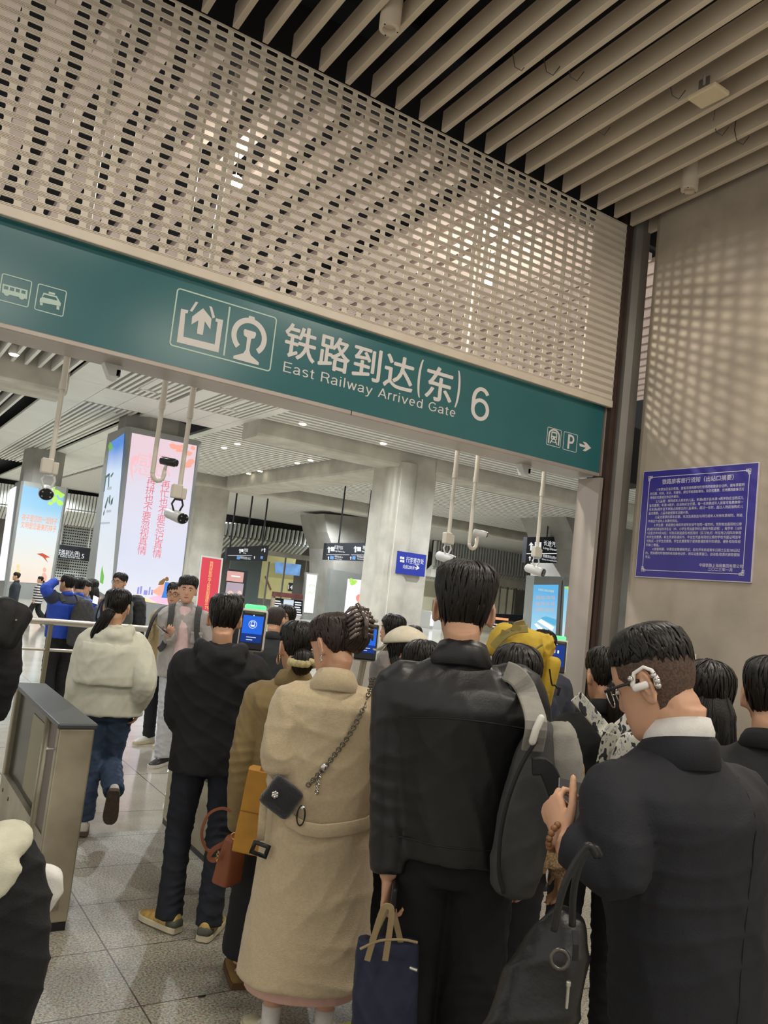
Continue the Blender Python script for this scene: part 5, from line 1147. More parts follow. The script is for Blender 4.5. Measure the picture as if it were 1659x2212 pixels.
        def pt(a, v, off=0.0):
            b = hl(a); vv = min(v, 1.0); z = b + (zt - b) * (math.cos(vv * math.pi / 2) ** .9 if vv < 1 else 0); p = hsurf(a, z); nn = hnorm(p)
            th = vol * (1 - edge * max(0, vv - .5) / .5) * (1 + .35 * math.exp(-((vv - .4) / .3) ** 2)) + top * max(0, (p.z - .03) / .085)
            if fade: th *= 1 - fade * min(1, max(0, (.045 - p.z) / .07))
            p = p + nn * (th + off)
            if v > 1: p = p + Vector((0, 0, -(v - 1) * .1)) + Vector((nn.x, nn.y, 0)) * .01 * (v - 1)
            return p, nn
        mb = MB(); na, nv = 72, 22; ph = [g.uniform(0, 6) for _ in range(6)]; rings = []
        for j in range(nv + 1):
            v = (j + .15) / (nv + .15); r = []
            for i in range(na):
                a = 2 * math.pi * i / na; p, nn = pt(a, v); st = math.sin(a * 23 + ph[0] + 2.2 * math.sin(v * 4 + ph[1])) + .7 * math.sin(a * 41 + ph[2] + 3 * math.sin(v * 5)); r.append(M @ (p + nn * (.0011 * st * min(1, v * 2.5))))
            rings.append(r)
        rings.append([M @ (hsurf(2 * math.pi * i / na, hl(2 * math.pi * i / na)) - hnorm(hsurf(2 * math.pi * i / na, 0)) * .006) for i in range(na)]); mb.loft(rings)
        for _ in range(nl):
            a = g.uniform(-math.pi, math.pi); v0 = g.uniform(.05, .8); v1 = min(1.0 + fringe * (1 if abs(a) < 1.1 else .35) + g.uniform(-.1, .04), v0 + g.uniform(.3, .6)); da = g.uniform(-.25, .25) + part * (1 - v0); pts = []; up = []
            n = 6
            for i in range(n): t = i / (n - 1); p, nn = pt(a + da * t, v0 + (v1 - v0) * t, .0012 + .0015 * math.sin(t * 3.1)); pts.append(M @ p); up.append(nn)
            wv = lockw * g.uniform(.6, 1.3); mb.tube(pts, [(wv * q, wv * .36 * q) for q in (.35, .9, 1, .9, .6, .12)], 6, up=M.to_3x3() @ up[2])
        for path, rad, n_l in mass:
            P_ = crom([M @ Vector(p) for p in path], 5); R_ = lerps(list(rad), 5); mb.tube(P_, R_, 18, up=M.to_3x3() @ Y)
            for _ in range(n_l):
                th = g.uniform(0, 6.283); i0 = g.randrange(0, max(1, len(P_) - 7)); i1 = min(len(P_) - 1, i0 + g.randrange(5, 12)); pts = []
                for i in range(i0, i1 + 1):
                    t = (P_[min(i + 1, len(P_) - 1)] - P_[max(i - 1, 0)]).normalized(); xa = (M.to_3x3() @ Y).cross(t).normalized(); ya = t.cross(xa); ra, rb = R_[i] if isinstance(R_[i], tuple) else (R_[i], R_[i])
                    th += g.uniform(-.05, .05); pts.append(P_[i] + xa * math.cos(th) * ra * 1.0 + ya * math.sin(th) * rb * 1.0)
                if i1 == len(P_) - 1: pts.append(pts[-1] + (pts[-1] - pts[-2]) * .6)
                wv = lockw * g.uniform(.7, 1.3); nn_ = len(pts); mb.tube(pts, [(wv * min(1, .3 + 2 * i / nn_, 2.2 * (1 - i / nn_) + .12), wv * .5 * min(1, .3 + 2 * i / nn_, 2.2 * (1 - i / nn_) + .12)) for i in range(nn_)], 6)
        return s.add(name, mb, m)
H_BLK = mat('hair_black', '#15120f', .42, spec=.35, bump=.12, bscale=160)
H_BRN = mat('hair_brown', '#2d211b', .42, spec=.35, bump=.12, bscale=160)
H_FADE = mat('hair_stubble', '#5c4638', .8, var=.2, vscale=60)
LONG = [(0, .062), (.5, .05), (.8, .0), (1.1, -.05), (1.5, -.085), (2.0, -.095), (2.6, -.095), (3.1416, -.095)]
TIED = [(0, .064), (.55, .055), (.9, .03), (1.25, .024), (1.5, .018), (1.75, .012), (2.0, -.02), (2.5, -.05), (3.1416, -.062)]
# ================= PEOPLE IN THE QUEUE =================
def cloth(name, col, rough=.85, var=.06, vs=30, bump=.15, bs=220, **k): return mat(name, col, rough, var=var, vscale=vs, bump=bump, bscale=bs, **k)
M_LEATH = mat('black_leather', '#151517', .4, var=.15, vscale=5, bump=.06, bscale=140, spec=.5)
M_BTROU = cloth('black_trousers', '#0b0b0d', .9); M_SOLEW = mat('sole_cream', '#cfc6a8', .6); M_SOLEB = mat('sole_dark', '#1a1a1a', .7); M_SHOEW = mat('shoe_white', '#d5d2c8', .55)
# tall man in a black leather jacket
tall = p = Person('tall man in a black leather jacket seen from behind, navy tote in his left hand', (968, 1920), (1005, 1219), 2.65, -.6, vox=.0055)
p.head(yaw=-.05, pitch=.08)
p.pose(elL=p.px(846, 1700, 2.62), wrL=p.px(838, 1895, 2.58))
p.hand['L'] = ((.05, .1, -1), (.75, -.25, 0), .95, .9); p.J['shR'] += Vector((0, 0, .028))
p.body(); lj = p.top(M_LEATH, hem=.87, ease=.04, sleeve=(.088, .078, .066, .06, .052), seed=11, wr=.0055, freq=7, cut=.015, shw=.012, vox=.009)
M_SEAM = mat('seam_black', '#0c0c0d', .6); p.seam(lj, [(-.2, 1.27), (-.1, 1.285), (0, 1.29), (.1, 1.285), (.2, 1.27)], M_SEAM); p.seam(lj, [(-.19, .935), (0, .93), (.19, .935)], M_SEAM); None
p.collar(M_LEATH, h=.036, flare=.03, drop=.028); p.trousers(M_BTROU, (.108, .1, .096, .094, .096)); p.shoes(M_BLACK, M_BLACK)
p.hair(H_BLK, vol=.02, nl=330, top=.012, fringe=.25, seed=5)
# man in the navy suit with phone
M_SUIT = cloth('navy_suit', '#0e1018', .75); M_SHIRT = cloth('white_shirt', '#d2cfc8', .8)
navy = p = Person('man in a navy suit with glasses looking down at his phone', (1497, 2080), (1440, 1346), 1.92, -.2, vox=.0045)
p.head(yaw=.5, pitch=.44, roll=-.04)
p.pose(elL=p.px(1338, 1880, 1.76), wrL=p.px(1214, 1812, 1.86), elR=p.px(1690, 1900, 2.15), wrR=p.px(1335, 1790, 2.1))
p.hand['L'] = (tuple(p.px(1186, 1722, 1.93) - p.px(1214, 1812, 1.86)), tuple(p.px(1300, 1740, 2.0) - p.px(1214, 1780, 1.9)), [.85, .8, .8, .85], .1)
p.hand['R'] = (tuple(p.px(1256, 1752, 2.05) - p.px(1335, 1790, 2.1)), (-.1, -.75, .5), .5, .4)
p.body(); sj = p.top(M_SUIT, hem=.82, ease=.032, sleeve=(.08, .076, .066, .06, .05), seed=21, wr=.007, freq=8, cut=.02, shw=.012, vox=.0085, name='suit_jacket')
p.collar(M_SHIRT, h=.05, r=.06, flare=.012, drop=.0, name='shirt_collar', zb=1.45); p.collar(M_SUIT, h=.016, r=.069, flare=.02, drop=.05, name='suit_collar', wide=1.04)
p.seam(sj, [(0, 1.4), (.0, 1.2), (0, 1.0), (0, .84)], mat('seam_navy', '#10121c', .8), .0016); p.trousers(M_SUIT, name='suit_trousers'); p.shoes(M_BLACK, M_BLACK)
p.hair(H_BLK, vol=.011, nl=420, line=[(0, .07), (.5, .068), (.9, .058), (1.2, .052), (1.45, .052), (1.8, .044), (2.2, .034), (2.7, .025), (3.1416, .022)], seed=8, fringe=.0, top=.012, edge=.97, lockw=.005)
fb = MB(); M = p.HM
rows = []
for j in range(9):
    r_ = []
    for i in range(40):
        a = .95 + (2 * math.pi - 1.9) * i / 39; lo = float(np.interp(abs((a + math.pi) % (2 * math.pi) - math.pi), [.95, 1.25, 1.5, 1.75, 2.1, 3.1416], [.03, .0, .028, -.02, -.07, -.085])); hi = .075
        q = hsurf(a, hi + (lo - hi) * j / 8); r_.append(M @ (q + hnorm(q) * (.0045 - .0036 * j / 8)))
    rows.append(r_)
vs = [q for r_ in rows for q in r_]; inner = [M @ (M.inverted() @ q * .97) for q in vs]; fs = []
for j in range(8):
    for i in range(39): a = j * 40 + i; fs.append((a, a + 1, a + 41, a + 40))
fb.add(vs, fs); p.add('shaved_side_hair', fb, mat('hair_fade', '#3d2f27', .8, vscale=190, col2='#5d4739', bump=.2, bscale=300), label='closely shaved fading hair')
M_LENS = mat('clear_lens', '#b9c0c4', .05, spec=.6); M_WIRE = mat('dark_temple', '#22201f', .35); M_SILV = mat('silver', '#c9c6c0', .2, metal=.9)
g_ = p.add('glasses', MB().tube([M @ Vector(q) for q in ((-.08, .0, .012), (-.08, .05, .013), (-.072, .094, .012))], [(.0022, .0035)] * 3, 8).tube([M @ Vector(q) for q in ((.08, .0, .012), (.08, .05, .013), (.072, .094, .012))], [(.0022, .0035)] * 3, 8), M_WIRE)
mb = MB()
for sg in (-1, 1): mb.torus(M @ Vector((sg * .036, .102, -.002)), .024, .0016, M.to_3x3() @ Vector((sg * .2, 1, 0)), 24, 6, sx=1.1)
mb.tube([M @ Vector((-.012, .108, .004)), M @ Vector((.012, .108, .004))], .0015, 6); p.add('rims', mb, M_SILV, parent=g_)
mb = MB(); c = Vector((-.081, -.012, -.004))
mb.rbox(M @ (c + Vector((-.006, .012, .002))), (.014, .042, .017), .006, M.to_3x3()); mb.tube([M @ (c + Vector(q)) for q in ((-.004, .03, .01), (-.004, .018, .034), (-.004, -.008, .04), (-.005, -.024, .028), (-.006, -.028, .008), (-.006, -.026, -.006))], [.006, .0045, .0045, .0045, .007, .0075], 10, round_ends=True)
e_ = p.add('ear_clip_earphone', mb, mat('earphone_white', '#e6e3dc', .3)); mb = MB()
for q in ((-.009, -.026, .016), (-.01, -.03, .002), (-.011, -.029, -.008), (-.009, .028, .024)): mb.ball(M @ (c + Vector(q)), .0075, 10, 8)
p.add('silver_beads', mb, M_SILV, parent=e_); p.eyes()
mb = MB(); W_ = p.J['wrL']; d_ = (W_ - p.J['elL']).normalized(); q_ = d_.to_track_quat('Z', 'Y')
for i in range(16): a = 2 * math.pi * i / 16; mb.ball(W_ + d_ * .012 + q_ @ Vector((.034 * math.cos(a), .03 * math.sin(a), 0)), .0078, 10, 8)
p.add('bead_bracelet', mb, mat('wood_bead', '#7a5230', .45, var=.3, vscale=60))
# woman in the long beige coat with a hair claw
M_COAT = cloth('beige_wool', '#c2b08f', .95, var=.05, vs=90, bump=.3, bs=260, sheen=.25)
coat = p = Person('woman in a long beige wool coat with a hair claw, head bowed', (690, 1790), (738, 1324), 3.25, -.5, fem=True, vox=.0055, wide=1.0)
p.head(yaw=.78, pitch=.38); p.toe = {'R': -.1, 'L': .5}
p.pose(elL=p.px(612, 1640, 3.2), wrL=p.px(688, 1640, 3.42), elR=p.px(838, 1650, 3.3), wrR=p.px(770, 1650, 3.5))
p.hand['L'] = ((.6, .7, .35), (.5, -.4, .6), .5, .4)
p.body(); z = .27
CP = [(z, .262, .2), (z + .015, .266, .204), (.5, .25, .185), (.75, .232, .165), (.92, .222, .158), (1.05, .205, .148), (1.18, .2, .148), (1.29, .205, .148), (1.35, .2, .132), (1.39, .165, .108), (1.425, .115, .088), (1.455, .08, .072), (1.475, .064, .062)]
p.top(M_COAT, prof=CP, sleeve=(.1, .098, .09, .078, .06), seed=31, wr=.008, freq=7, name='coat', vox=.0095)
p.collar(M_COAT, h=.034, flare=.042, drop=.045, wide=1.03)
mb = MB(); pts = []; nn = []
for i in range(13):
    t = i / 12; a = math.pi + .75 - 1.75 * t; zz = .955 - .085 * math.sin(math.pi * min(1, t * 1.25)) + .03 * t; pts.append(Vector((-.0 - .232 * math.sin(a) * -1, .17 * math.cos(a), zz))); nn.append(Vector((math.sin(a), math.cos(a), .0)))
pts = [Vector((.236 * math.sin(a), .168 * math.cos(a) - .012, zz)) for a, zz in ((-1.75, 1.04), (-1.95, 1.02), (-2.15, .99), (-2.35, .945), (-2.6, .905), (-2.85, .885), (3.14, .882), (2.85, .892), (2.6, .9), (2.3, .91), (2.0, .93))]; nn = [Vector((q.x, q.y * 1.6, 0)).normalized() for q in pts]
p.add('belt', mb.ribbon(pts, nn, .052, .008), M_COAT)
b0 = Vector((.25 * math.sin(-1.95), .19 * math.cos(-1.95) - .02, .98)); mb = MB().ribbon([b0, b0 + Vector((.0, -.03, -.06)), b0 + Vector((0.005, -.035, -.17))], (0, -1, .1), .03, .004); tail = p.add('belt_tail', mb, M_COAT)
mb = MB(); c = b0 + Vector((.008, -.04, -.2)); R_ = Matrix.Rotation(.25, 3, 'Y'); o_ = Vector((0, -.004, 0)); mb.poly([[tuple(v) for v in ((-.036, -.026), (.036, -.026), (.036, .026), (-.036, .026))], [(-.02, -.012), (-.02, .012), (.02, .012), (.02, -.012)]], c, R_ @ X, R_ @ Z, .008); p.add('buckle', mb, M_BLACK, parent=tail)
mb = MB(); mb.loft([ring(0, .01, z_, a, b, 30) for z_, a, b in ((.225, .225, .17), (.23, .23, .174), (.4, .2, .15))]); p.add('pink_skirt', mb, cloth('pale_pink', '#d2aa9b', .9), label='pale pink skirt hem')
for n in 'RL':
    a_ = p.J['an' + n]; p.add('sock', MB().tube([a_ + Vector((0, 0, -.03)), a_ + Vector((0, .0, .02)), a_ + Vector((0, .005, .075))], [.038, .036, .04], 16), M_SHIRT, label='short white sock')
p.shoes(mat('shoe_ivory', '#cfc9a8', .6, var=.1, vscale=20), M_SOLEW, lace=M_SHIRT)
p.hair(H_BRN, vol=.017, nl=330, line=TIED, seed=12, fringe=.0, mass=[(((0.02, -.075, -.03), (.03, -.115, .0), (.03, -.12, .05), (.02, -.1, .085)), [(.05, .03), (.06, .035), (.055, .035), (.03, .02)], 60)])
M = p.HM; mb = MB(); CLAW = mat('claw_brown_grey', '#5a4e49', .15, var=.5, vscale=40, spec=.8)
for k_ in range(7):
    y_ = -.04 + k_ * .016
    for sg in (-1, 1): mb.tube([M @ Vector((.035 + sg * .006, -.165 + .02 * abs(k_ - 3) / 3, .125 - k_ * .018)), M @ Vector((.035 + sg * .05, -.168 + .02 * abs(k_ - 3) / 3, .115 - k_ * .018)), M @ Vector((.035 + sg * .068, -.13, .1 - k_ * .018))], [.007, .0095, .004], 8)
mb.tube([M @ Vector((.035, -.14, .14)), M @ Vector((.035, -.175, .07)), M @ Vector((.035, -.155, -.01))], [.009, .014, .009], 10); p.add('hair_claw', mb, CLAW)
mb = MB()
for k_ in range(5): mb.torus(M @ Vector((-.083 - .002 * k_, -.012 + .003 * (k_ % 2), -.03 - .009 * k_)), .006, .0018, (1, .3, 0), 14, 6)
p.add('earring', mb, M_SILV); p.eyes()
# woman in the olive blazer
M_OLIV = cloth('olive_blazer', '#84714a', .9, sheen=.1); M_SKIRT = cloth('black_skirt', '#161516', .9)
olive = p = Person('woman in an olive brown blazer and long black skirt, low bun', (600, 1800), (648, 1342), 3.72, -.45, fem=True, vox=.0065)
p.head(yaw=.25, pitch=.12); p.pose(elL=p.px(528, 1640, 3.68), wrL=p.px(516, 1790, 3.68), elR=p.px(690, 1640, 3.7), wrR=p.px(680, 1700, 3.95)); p.hand['L'] = ((.1, .2, -1), (.7, -.1, 0), .9, .8)
p.body(); p.top(M_OLIV, hem=.74, ease=.04, sleeve=(.085, .08, .074, .068, .06), seed=41, wr=.007, freq=8, shw=.028, name='blazer'); p.collar(M_OLIV, h=.026, flare=.034, drop=.045, wide=1.05)
mb = MB(); mb.loft([ring(0, .0, z_, a, b, 30) for z_, a, b in ((.13, .2, .16), (.135, .202, .163), (.5, .19, .145), (.8, .178, .125), (.95, .15, .11))]); me = remesh(mb, .012, 3); wrinkle(me, .008, 5, freq=9); p.add('skirt', me, M_SKIRT)
mb = MB(); W_ = p.J['wrL']
for k_ in range(3): mb.ball(W_ + Vector((-.045, -.035, .03 + .022 * k_)), (.005, .008, .008), 8, 6)
p.add('cuff_buttons', mb, mat('button_brown', '#2c2018', .4)); p.shoes(mat('suede_brown', '#7a6034', .95, var=.12, vscale=18, bump=.2, bscale=200), mat('cork_sole', '#5b4026', .8), style='clog')
p.hair(H_BLK, vol=.016, nl=300, line=TIED, seed=14, mass=[(((0, -.1, -.03), (.0, -.13, -.05), (.0, -.125, -.085), (.01, -.11, -.12)), [(.035, .03), (.052, .042), (.05, .04), (.03, .02)], 70)])
M = p.HM; mb = MB(); g = random.Random(4)
for i in range(18): a = 2 * math.pi * i / 18; mb.ball(M @ Vector((.056 * math.cos(a), -.128 + .046 * math.sin(a) * .9, -.075 + .008 * g.uniform(-1, 1))), (.02, .015, .018), 8, 6)
p.add('scrunchie', mb, mat('scrunchie_cream', '#b9ad7e', .8, var=.25, vscale=40), label='cream ruffled hair tie'); p.add('hoop_earring', MB().torus(M @ Vector((-.088, -.01, -.062)), .027, .0028, (1, .25, 0), 30, 8), mat('gold', '#d0a878', .2, metal=.9)); p.eyes()
# man in the black hooded jacket
M_NAVYB = cloth('black_softshell', '#101115', .8, bump=.1); M_JEAN = cloth('dark_denim', '#1a1f28', .85, var=.18, vs=12)
hood = p = Person('man in a black hooded jacket and dark jeans, tan and grey sneakers', (452, 1640), (490, 1284), 4.2, -.34, vox=.0065)
p.head(yaw=-.04, pitch=.04); p.toe = {'R': -.35, 'L': .75}
aL, aR = p.loc(atz(366, 1968, .088)), p.loc(atz(452, 1984, .088)); p.pose(anL=aL, anR=aR, knL=p.J['hipL'].lerp(aL, .5) + Vector((-.01, .05, 0)), knR=p.J['hipR'].lerp(aR, .5) + Vector((.01, .04, 0)), elL=p.px(388, 1545, 4.18), wrL=p.px(425, 1590, 4.42), elR=p.px(572, 1540, 4.25), wrR=p.px(525, 1590, 4.48))
def hood_lump(mb, sp=p.sp, big=1.0):
    o = sp(1.42); pts = [o + Vector((r_ * math.sin(a), -.012 + r_ * .9 * math.cos(a), zz)) for a, r_, zz in ((.75, .085, 1.395), (1.3, .1, 1.43), (1.9, .112, 1.445), (2.5, .12, 1.42), (3.1416, .128, 1.405), (3.78, .12, 1.42), (4.38, .112, 1.445), (4.98, .1, 1.43), (5.53, .085, 1.395))]
    mb.tube(crom(pts, 3), lerps([.022, .034, .042, .05, .054, .05, .042, .034, .022], 3), 12); mb.loft([ring(o.x, o.y - .118, zz, a, b, 20) for zz, a, b in ((1.26, .02, .012), (1.28, .07, .03), (1.33, .115, .042), (1.39, .135, .048), (1.43, .11, .04))])
p.body(); p.top(M_NAVYB, hem=.79, ease=.045, sleeve=(.09, .086, .08, .07, .055), seed=51, wr=.008, freq=8, extra=hood_lump, shw=.012, vox=.010); p.trousers(M_JEAN, (.098, .085, .072, .066, .07), hemz=.035, wr=.008)
p.shoes(mat('shoe_tan', '#b89a58', .7, var=.3, vscale=26), M_SOLEW, lace=M_SHIRT, heel=mat('heel_grey_green', '#55594d', .7)); p.hair(H_BLK, vol=.016, nl=300, seed=18, fringe=.1, top=.004)
# woman walking through the gate in the pale green jacket
M_PALE = cloth('pale_sage_jacket', '#d6d6c4', .75, var=.03, bump=.08); M_DENIM = cloth('blue_denim', '#3a4c66', .85, var=.2, vs=14)
walk = p = Person('woman in a pale sage jacket and blue jeans walking through the gate', (222, 1575), (256, 1272), 5.4, -.26, fem=True, vox=.0075)
p.head(yaw=-.25, pitch=.06); aR, aL = p.px(246, 1712, 5.25), p.loc(atz(181, 1772, .088)); p.pitch = {'R': -1.15, 'L': 0}; p.toe = {'R': -.05, 'L': .05}
p.pose(anR=aR, knR=p.px(236, 1640, 5.5), anL=aL, knL=p.J['hipL'].lerp(aL, .5) + Vector((0, .03, 0)), elL=p.px(168, 1505, 5.35), wrL=p.px(178, 1515, 5.62), elR=p.px(312, 1470, 5.35), wrR=p.px(300, 1528, 5.42)); p.hand['R'] = ((-.1, .15, -1), (-.8, .1, 0), .5, .4)
p.body(); p.top(M_PALE, hem=.84, ease=.075, sleeve=(.1, .1, .092, .085, .055), seed=61, wr=.007, freq=6, extra=lambda mb: hood_lump(mb, walk.sp), vox=.011, hemw=.02)
mb = MB(); mb.loft([ring(p.sp(zz).x, p.sp(zz).y - .01, zz, a, b, 30, 2.4) for zz, a, b in ((1.055, .252, .2), (1.07, .254, .202), (1.2, .243, .198), (1.3, .236, .19), (1.35, .22, .165))]); me = remesh(mb, .012, 3); wrinkle(me, .007, 66, freq=7); p.add('storm_flap', me, M_PALE)
p.trousers(M_DENIM, (.115, .105, .09, .08, .072), hemz=.0, wr=.009); p.shoes(M_SHOEW, mat('sole_brown', '#5d5046', .8, var=.2, vscale=60, bump=.4, bscale=90)); p.hair(H_BLK, vol=.018, nl=260, line=TIED, seed=22, mass=[(((-.01, -.1, -.02), (-.02, -.135, -.05), (-.05, -.14, -.12), (-.085, -.12, -.2), (-.11, -.1, -.26)), [(.025, .025), (.034, .03), (.038, .03), (.036, .028), (.015, .012)], 70)])
p.add('hair_band', MB().torus(p.HM @ Vector((-.012, -.125, -.04)), .03, .008, (-.3, -.6, -.8), 20, 8), M_BLACK)

# ---- people further off, plainer
def who(label, hip, top, D, yaw, hy=0, hp=0, fem=False, vox=.011, col='#202124', hem=.86, tcol='#17171a', hair='short', hcol=None, face=False, ease=.035, pose=None, shoe='#2a2a2a', nl=110, wide=1.0, nose=1, sleeve=(.085, .08, .072, .066, .055), nolean=True, mcol=None, hand=None, skirt=None, legs=None, tr=(.1, .086, .074, .068, .066), vol=.016, glasses=False, lean=None):
    p = Person(label, hip, top, D, yaw, fem=fem, vox=vox, wide=wide, nolean=nolean); p.head(hy, hp)
    if pose: p.pose(**pose(p))
    if hand: p.hand.update(hand(p))
    if legs: legs(p)
    p.body(); m = mcol or cloth('cloth_' + col.strip('#'), col, .85); sd = int(D * 37) % 97
    p.top(m, hem=hem, ease=ease, sleeve=sleeve, seed=sd, wr=.008, freq=8, vox=max(.011, vox * 1.1)); p.collar(m)
    if skirt:
        mb = MB(); mb.loft([ring(0, 0, z_, a, b, 26) for z_, a, b in ((.2, .21, .17), (.6, .2, .15), (.95, .16, .12))]); me = remesh(mb, .014, 3); wrinkle(me, .008, sd, freq=9); p.add('skirt', me, skirt)
    else: p.trousers(cloth('cloth_' + tcol.strip('#'), tcol, .9), tr, vox=max(.012, vox))
    p.shoes(mat('shoe_' + shoe.strip('#'), shoe, .6), M_SOLEB if shoe != '#d5d2c8' else M_SOLEW); hm = hcol or H_BLK
    if hair == 'short': p.hair(hm, vol=vol, nl=nl, seed=sd, fringe=.2)
    elif hair == 'tied': p.hair(hm, vol=vol, nl=nl, line=TIED, seed=sd, mass=[(((0, -.1, -.02), (0, -.13, -.05), (0, -.13, -.13), (0.0, -.115, -.22)), [(.025, .025), (.038, .032), (.036, .03), (.014, .012)], 40)])
    elif hair == 'long': p.hair(hm, vol=vol + .004, nl=nl, line=LONG, edge=.3, seed=sd, mass=[(((0, -.06, .03), (0, -.085, -.06), (0, -.1, -.14), (0, -.105, -.24), (0, -.1, -.32)), [(.06, .04), (.092, .045), (.1, .042), (.1, .038), (.06, .015)], 90), (((.06, .02, .0), (.078, .0, -.06), (.075, -.02, -.14), (.07, -.04, -.22)), [(.015, .03), (.022, .04), (.022, .04), (.01, .02)], 24), (((-.06, .02, .0), (-.078, .0, -.06), (-.075, -.02, -.14), (-.07, -.04, -.22)), [(.015, .03), (.022, .04), (.022, .04), (.01, .02)], 24)])
    if face: p.eyes()
    if glasses:
        M = p.HM; mb = MB()
        for sg in (-1, 1): mb.torus(M @ Vector((sg * .033, .1, .0)), .023, .0022, M.to_3x3() @ Vector((sg * .2, 1, 0)), 20, 6, sx=1.1); mb.tube([M @ Vector((sg * .06, .095, .006)), M @ Vector((sg * .08, .05, .008)), M @ Vector((sg * .081, -.01, .006))], .002, 6)
        mb.tube([M @ Vector((-.012, .106, .004)), M @ Vector((.012, .106, .004))], .002, 6); p.add('glasses', mb, M_WIRE)
    return p
PI = math.pi
# woman with the patterned rucksack
pat = who('woman in black with a low ponytail and a white patterned rucksack', (1275, 1800), (1316, 1398), 3.5, -.72, hy=.3, hp=.1, fem=True, col='#131315', hair='tied', nl=220, vox=.008, hem=.8)
pat.add('inner_collar', MB().torus(pat.sp(1.45) + Vector((0, -.01, 1.46)), .062, .007, (0, .25, 1), 24, 8), M_SHIRT, label='thin white inner collar')
# woman in tweed, black hair, behind the leather jacket
tw = who('black haired woman in a tan tweed coat behind the tall man, grey rucksack between', (1080, 1760), (1122, 1394), 3.08, -.6, fem=True, col='#a48a66', wide=1.22, hem=.92, nl=200, vox=.009, mcol=mat('tweed', '#a68c66', .95, var=.45, vscale=130, bump=.4, bscale=200), hair='long', ease=.05, tcol='#222226')
# traveller with the yellow rucksack
yel = who('traveller in a navy jacket wearing a large yellow rucksack', (1070, 1700), (1110, 1344), 4.1, -.55, col='#1c2436', nl=120, ease=.05)
who('woman looking down behind the gate terminal near the post', (1150, 1650), (1174, 1358), 5.6, 2.5, hy=.1, hp=.45, fem=True, col='#2a2d38', hair='tied', face=True, nl=90)
capw = who('woman in a cream cap and black jacket in front of the big column', (850, 1700), (884, 1362), 4.55, -.2, hy=.75, hp=.15, fem=True, col='#17171b', hair='long', nl=140)
M = capw.HM; mb = MB(); rows = []
for j in range(10):
    t = j / 9; zc = .135 - .1 * t; f_ = math.sin(min(1, t * 1.05 + .02) * PI / 2) ** .62; rows.append([M @ Vector((.118 * f_ * math.sin(a), -.012 + .138 * f_ * math.cos(a), zc + .022)) for a in [2 * PI * i / 30 for i in range(30)]])
mb.loft(rows); cp = capw.add('cap', mb, cloth('cap_cream', '#cfc7b2', .85)); mb = MB(); rim = [Vector((.105 * math.sin(a), .115 * math.cos(a), .055)) for a in [-1.1 + 2.2 * i / 12 for i in range(13)]]; brm = [Vector((.085 * math.sin(a) * 1.05, .12 * math.cos(a) + .08 * math.cos(a * .75), .035 - .018 * abs(math.sin(a)) - .012)) for a in [-1.1 + 2.2 * i / 12 for i in range(13)]]
mb.prism([M @ q for q in rim + brm[::-1]], M.to_3x3() @ Vector((0, 0, .005))); capw.add('brim', mb, cloth('cap_cream', '#cfc7b2', .85), parent=cp)
who('long haired woman in a tan coat just left of the leather jacket', (868, 1720), (919, 1384), 3.85, -.45, hy=.1, hp=.1, fem=True, col='#a88f63', hair='long', nl=220, vox=.009, hem=.6)
prof_ = who('woman in a grey coat in left profile before the big column', (810, 1620), (854, 1328), 6.7, .75, hy=.35, hp=0, fem=True, col='#7c7672', hair='long', face=True, nl=160, vox=.009, hem=.6, ease=.05)
who('dark haired person partly hidden right of the grey coat woman', (862, 1600), (896, 1351), 7.6, -.4, col='#26282c', nl=80)
buzz = who('man with a grey buzz cut and dark jacket beside the lit gate terminal', (560, 1600), (599, 1308), 6.6, -.5, hy=-.35, col='#2e3236', nl=0, vol=.006, hcol=mat('hair_buzz', '#38302c', .8, var=.25, vscale=70), vox=.009, wide=1.06, ease=.045)
who('woman with a pale face turned to the right behind the buzz cut man', (590, 1600), (621, 1307), 7.4, 2.2, hy=.2, fem=True, col='#3a3d44', hair='long', face=True, nl=90)
# man in the grey denim jacket facing the viewer
M_GREYJ = cloth('grey_denim_jacket', '#a39f9c', .85, var=.1, vs=14)
man = p = Person('man in a grey denim jacket and pink shirt facing us, phone in hand', (388, 1440), (408, 1245), 7.75, 2.78, vox=.0075)
p.head(yaw=-.02, pitch=0); aL = p.loc(atz(352, 1632, .085)); p.pose(elR=p.px(376, 1395, 7.75), wrR=p.px(362, 1372, 7.5), elL=p.px(450, 1400, 7.7), wrL=p.px(446, 1440, 7.55)); p.J['anR'] = aL; p.J['knR'] = p.J['hipR'].lerp(aL, .5) + Vector((0, .04, 0)); p.toe['R'] = -.5
p.hand['R'] = ((-.15, .75, .35), (-.3, -.2, .9), .5, .5)
p.body(skin=mat('skin_light', '#cfa085', .5, var=.04, vscale=9)); p.top(M_GREYJ, hem=.78, ease=.055, sleeve=(.09, .085, .078, .072, .06), seed=71, wr=.009, freq=8)
mb = MB(); mb.loft([ring(p.sp(zz).x, p.sp(zz).y + .075, zz, a, b, 24) for zz, a, b in ((.68, .1, .125), (.7, .105, .13), (1.0, .08, .125), (1.25, .065, .11), (1.4, .055, .03), (1.45, .05, .0))]); me = remesh(mb, .009, 3); wrinkle(me, .006, 5, freq=10); p.add('shirt', me, cloth('pink_shirt', '#dcc0c0', .85), label='pale pink shirt')
p.collar(M_GREYJ, h=.025, flare=.035, drop=.05, wide=1.1); mb = MB()
for sg in (-1, 1): mb.rbox(p.sp(1.2) + Vector((sg * .125, .178, 1.17)), (.1, .012, .1), .005).rbox(p.sp(1.2) + Vector((sg * .125, .182, 1.21)), (.105, .012, .025), .004)
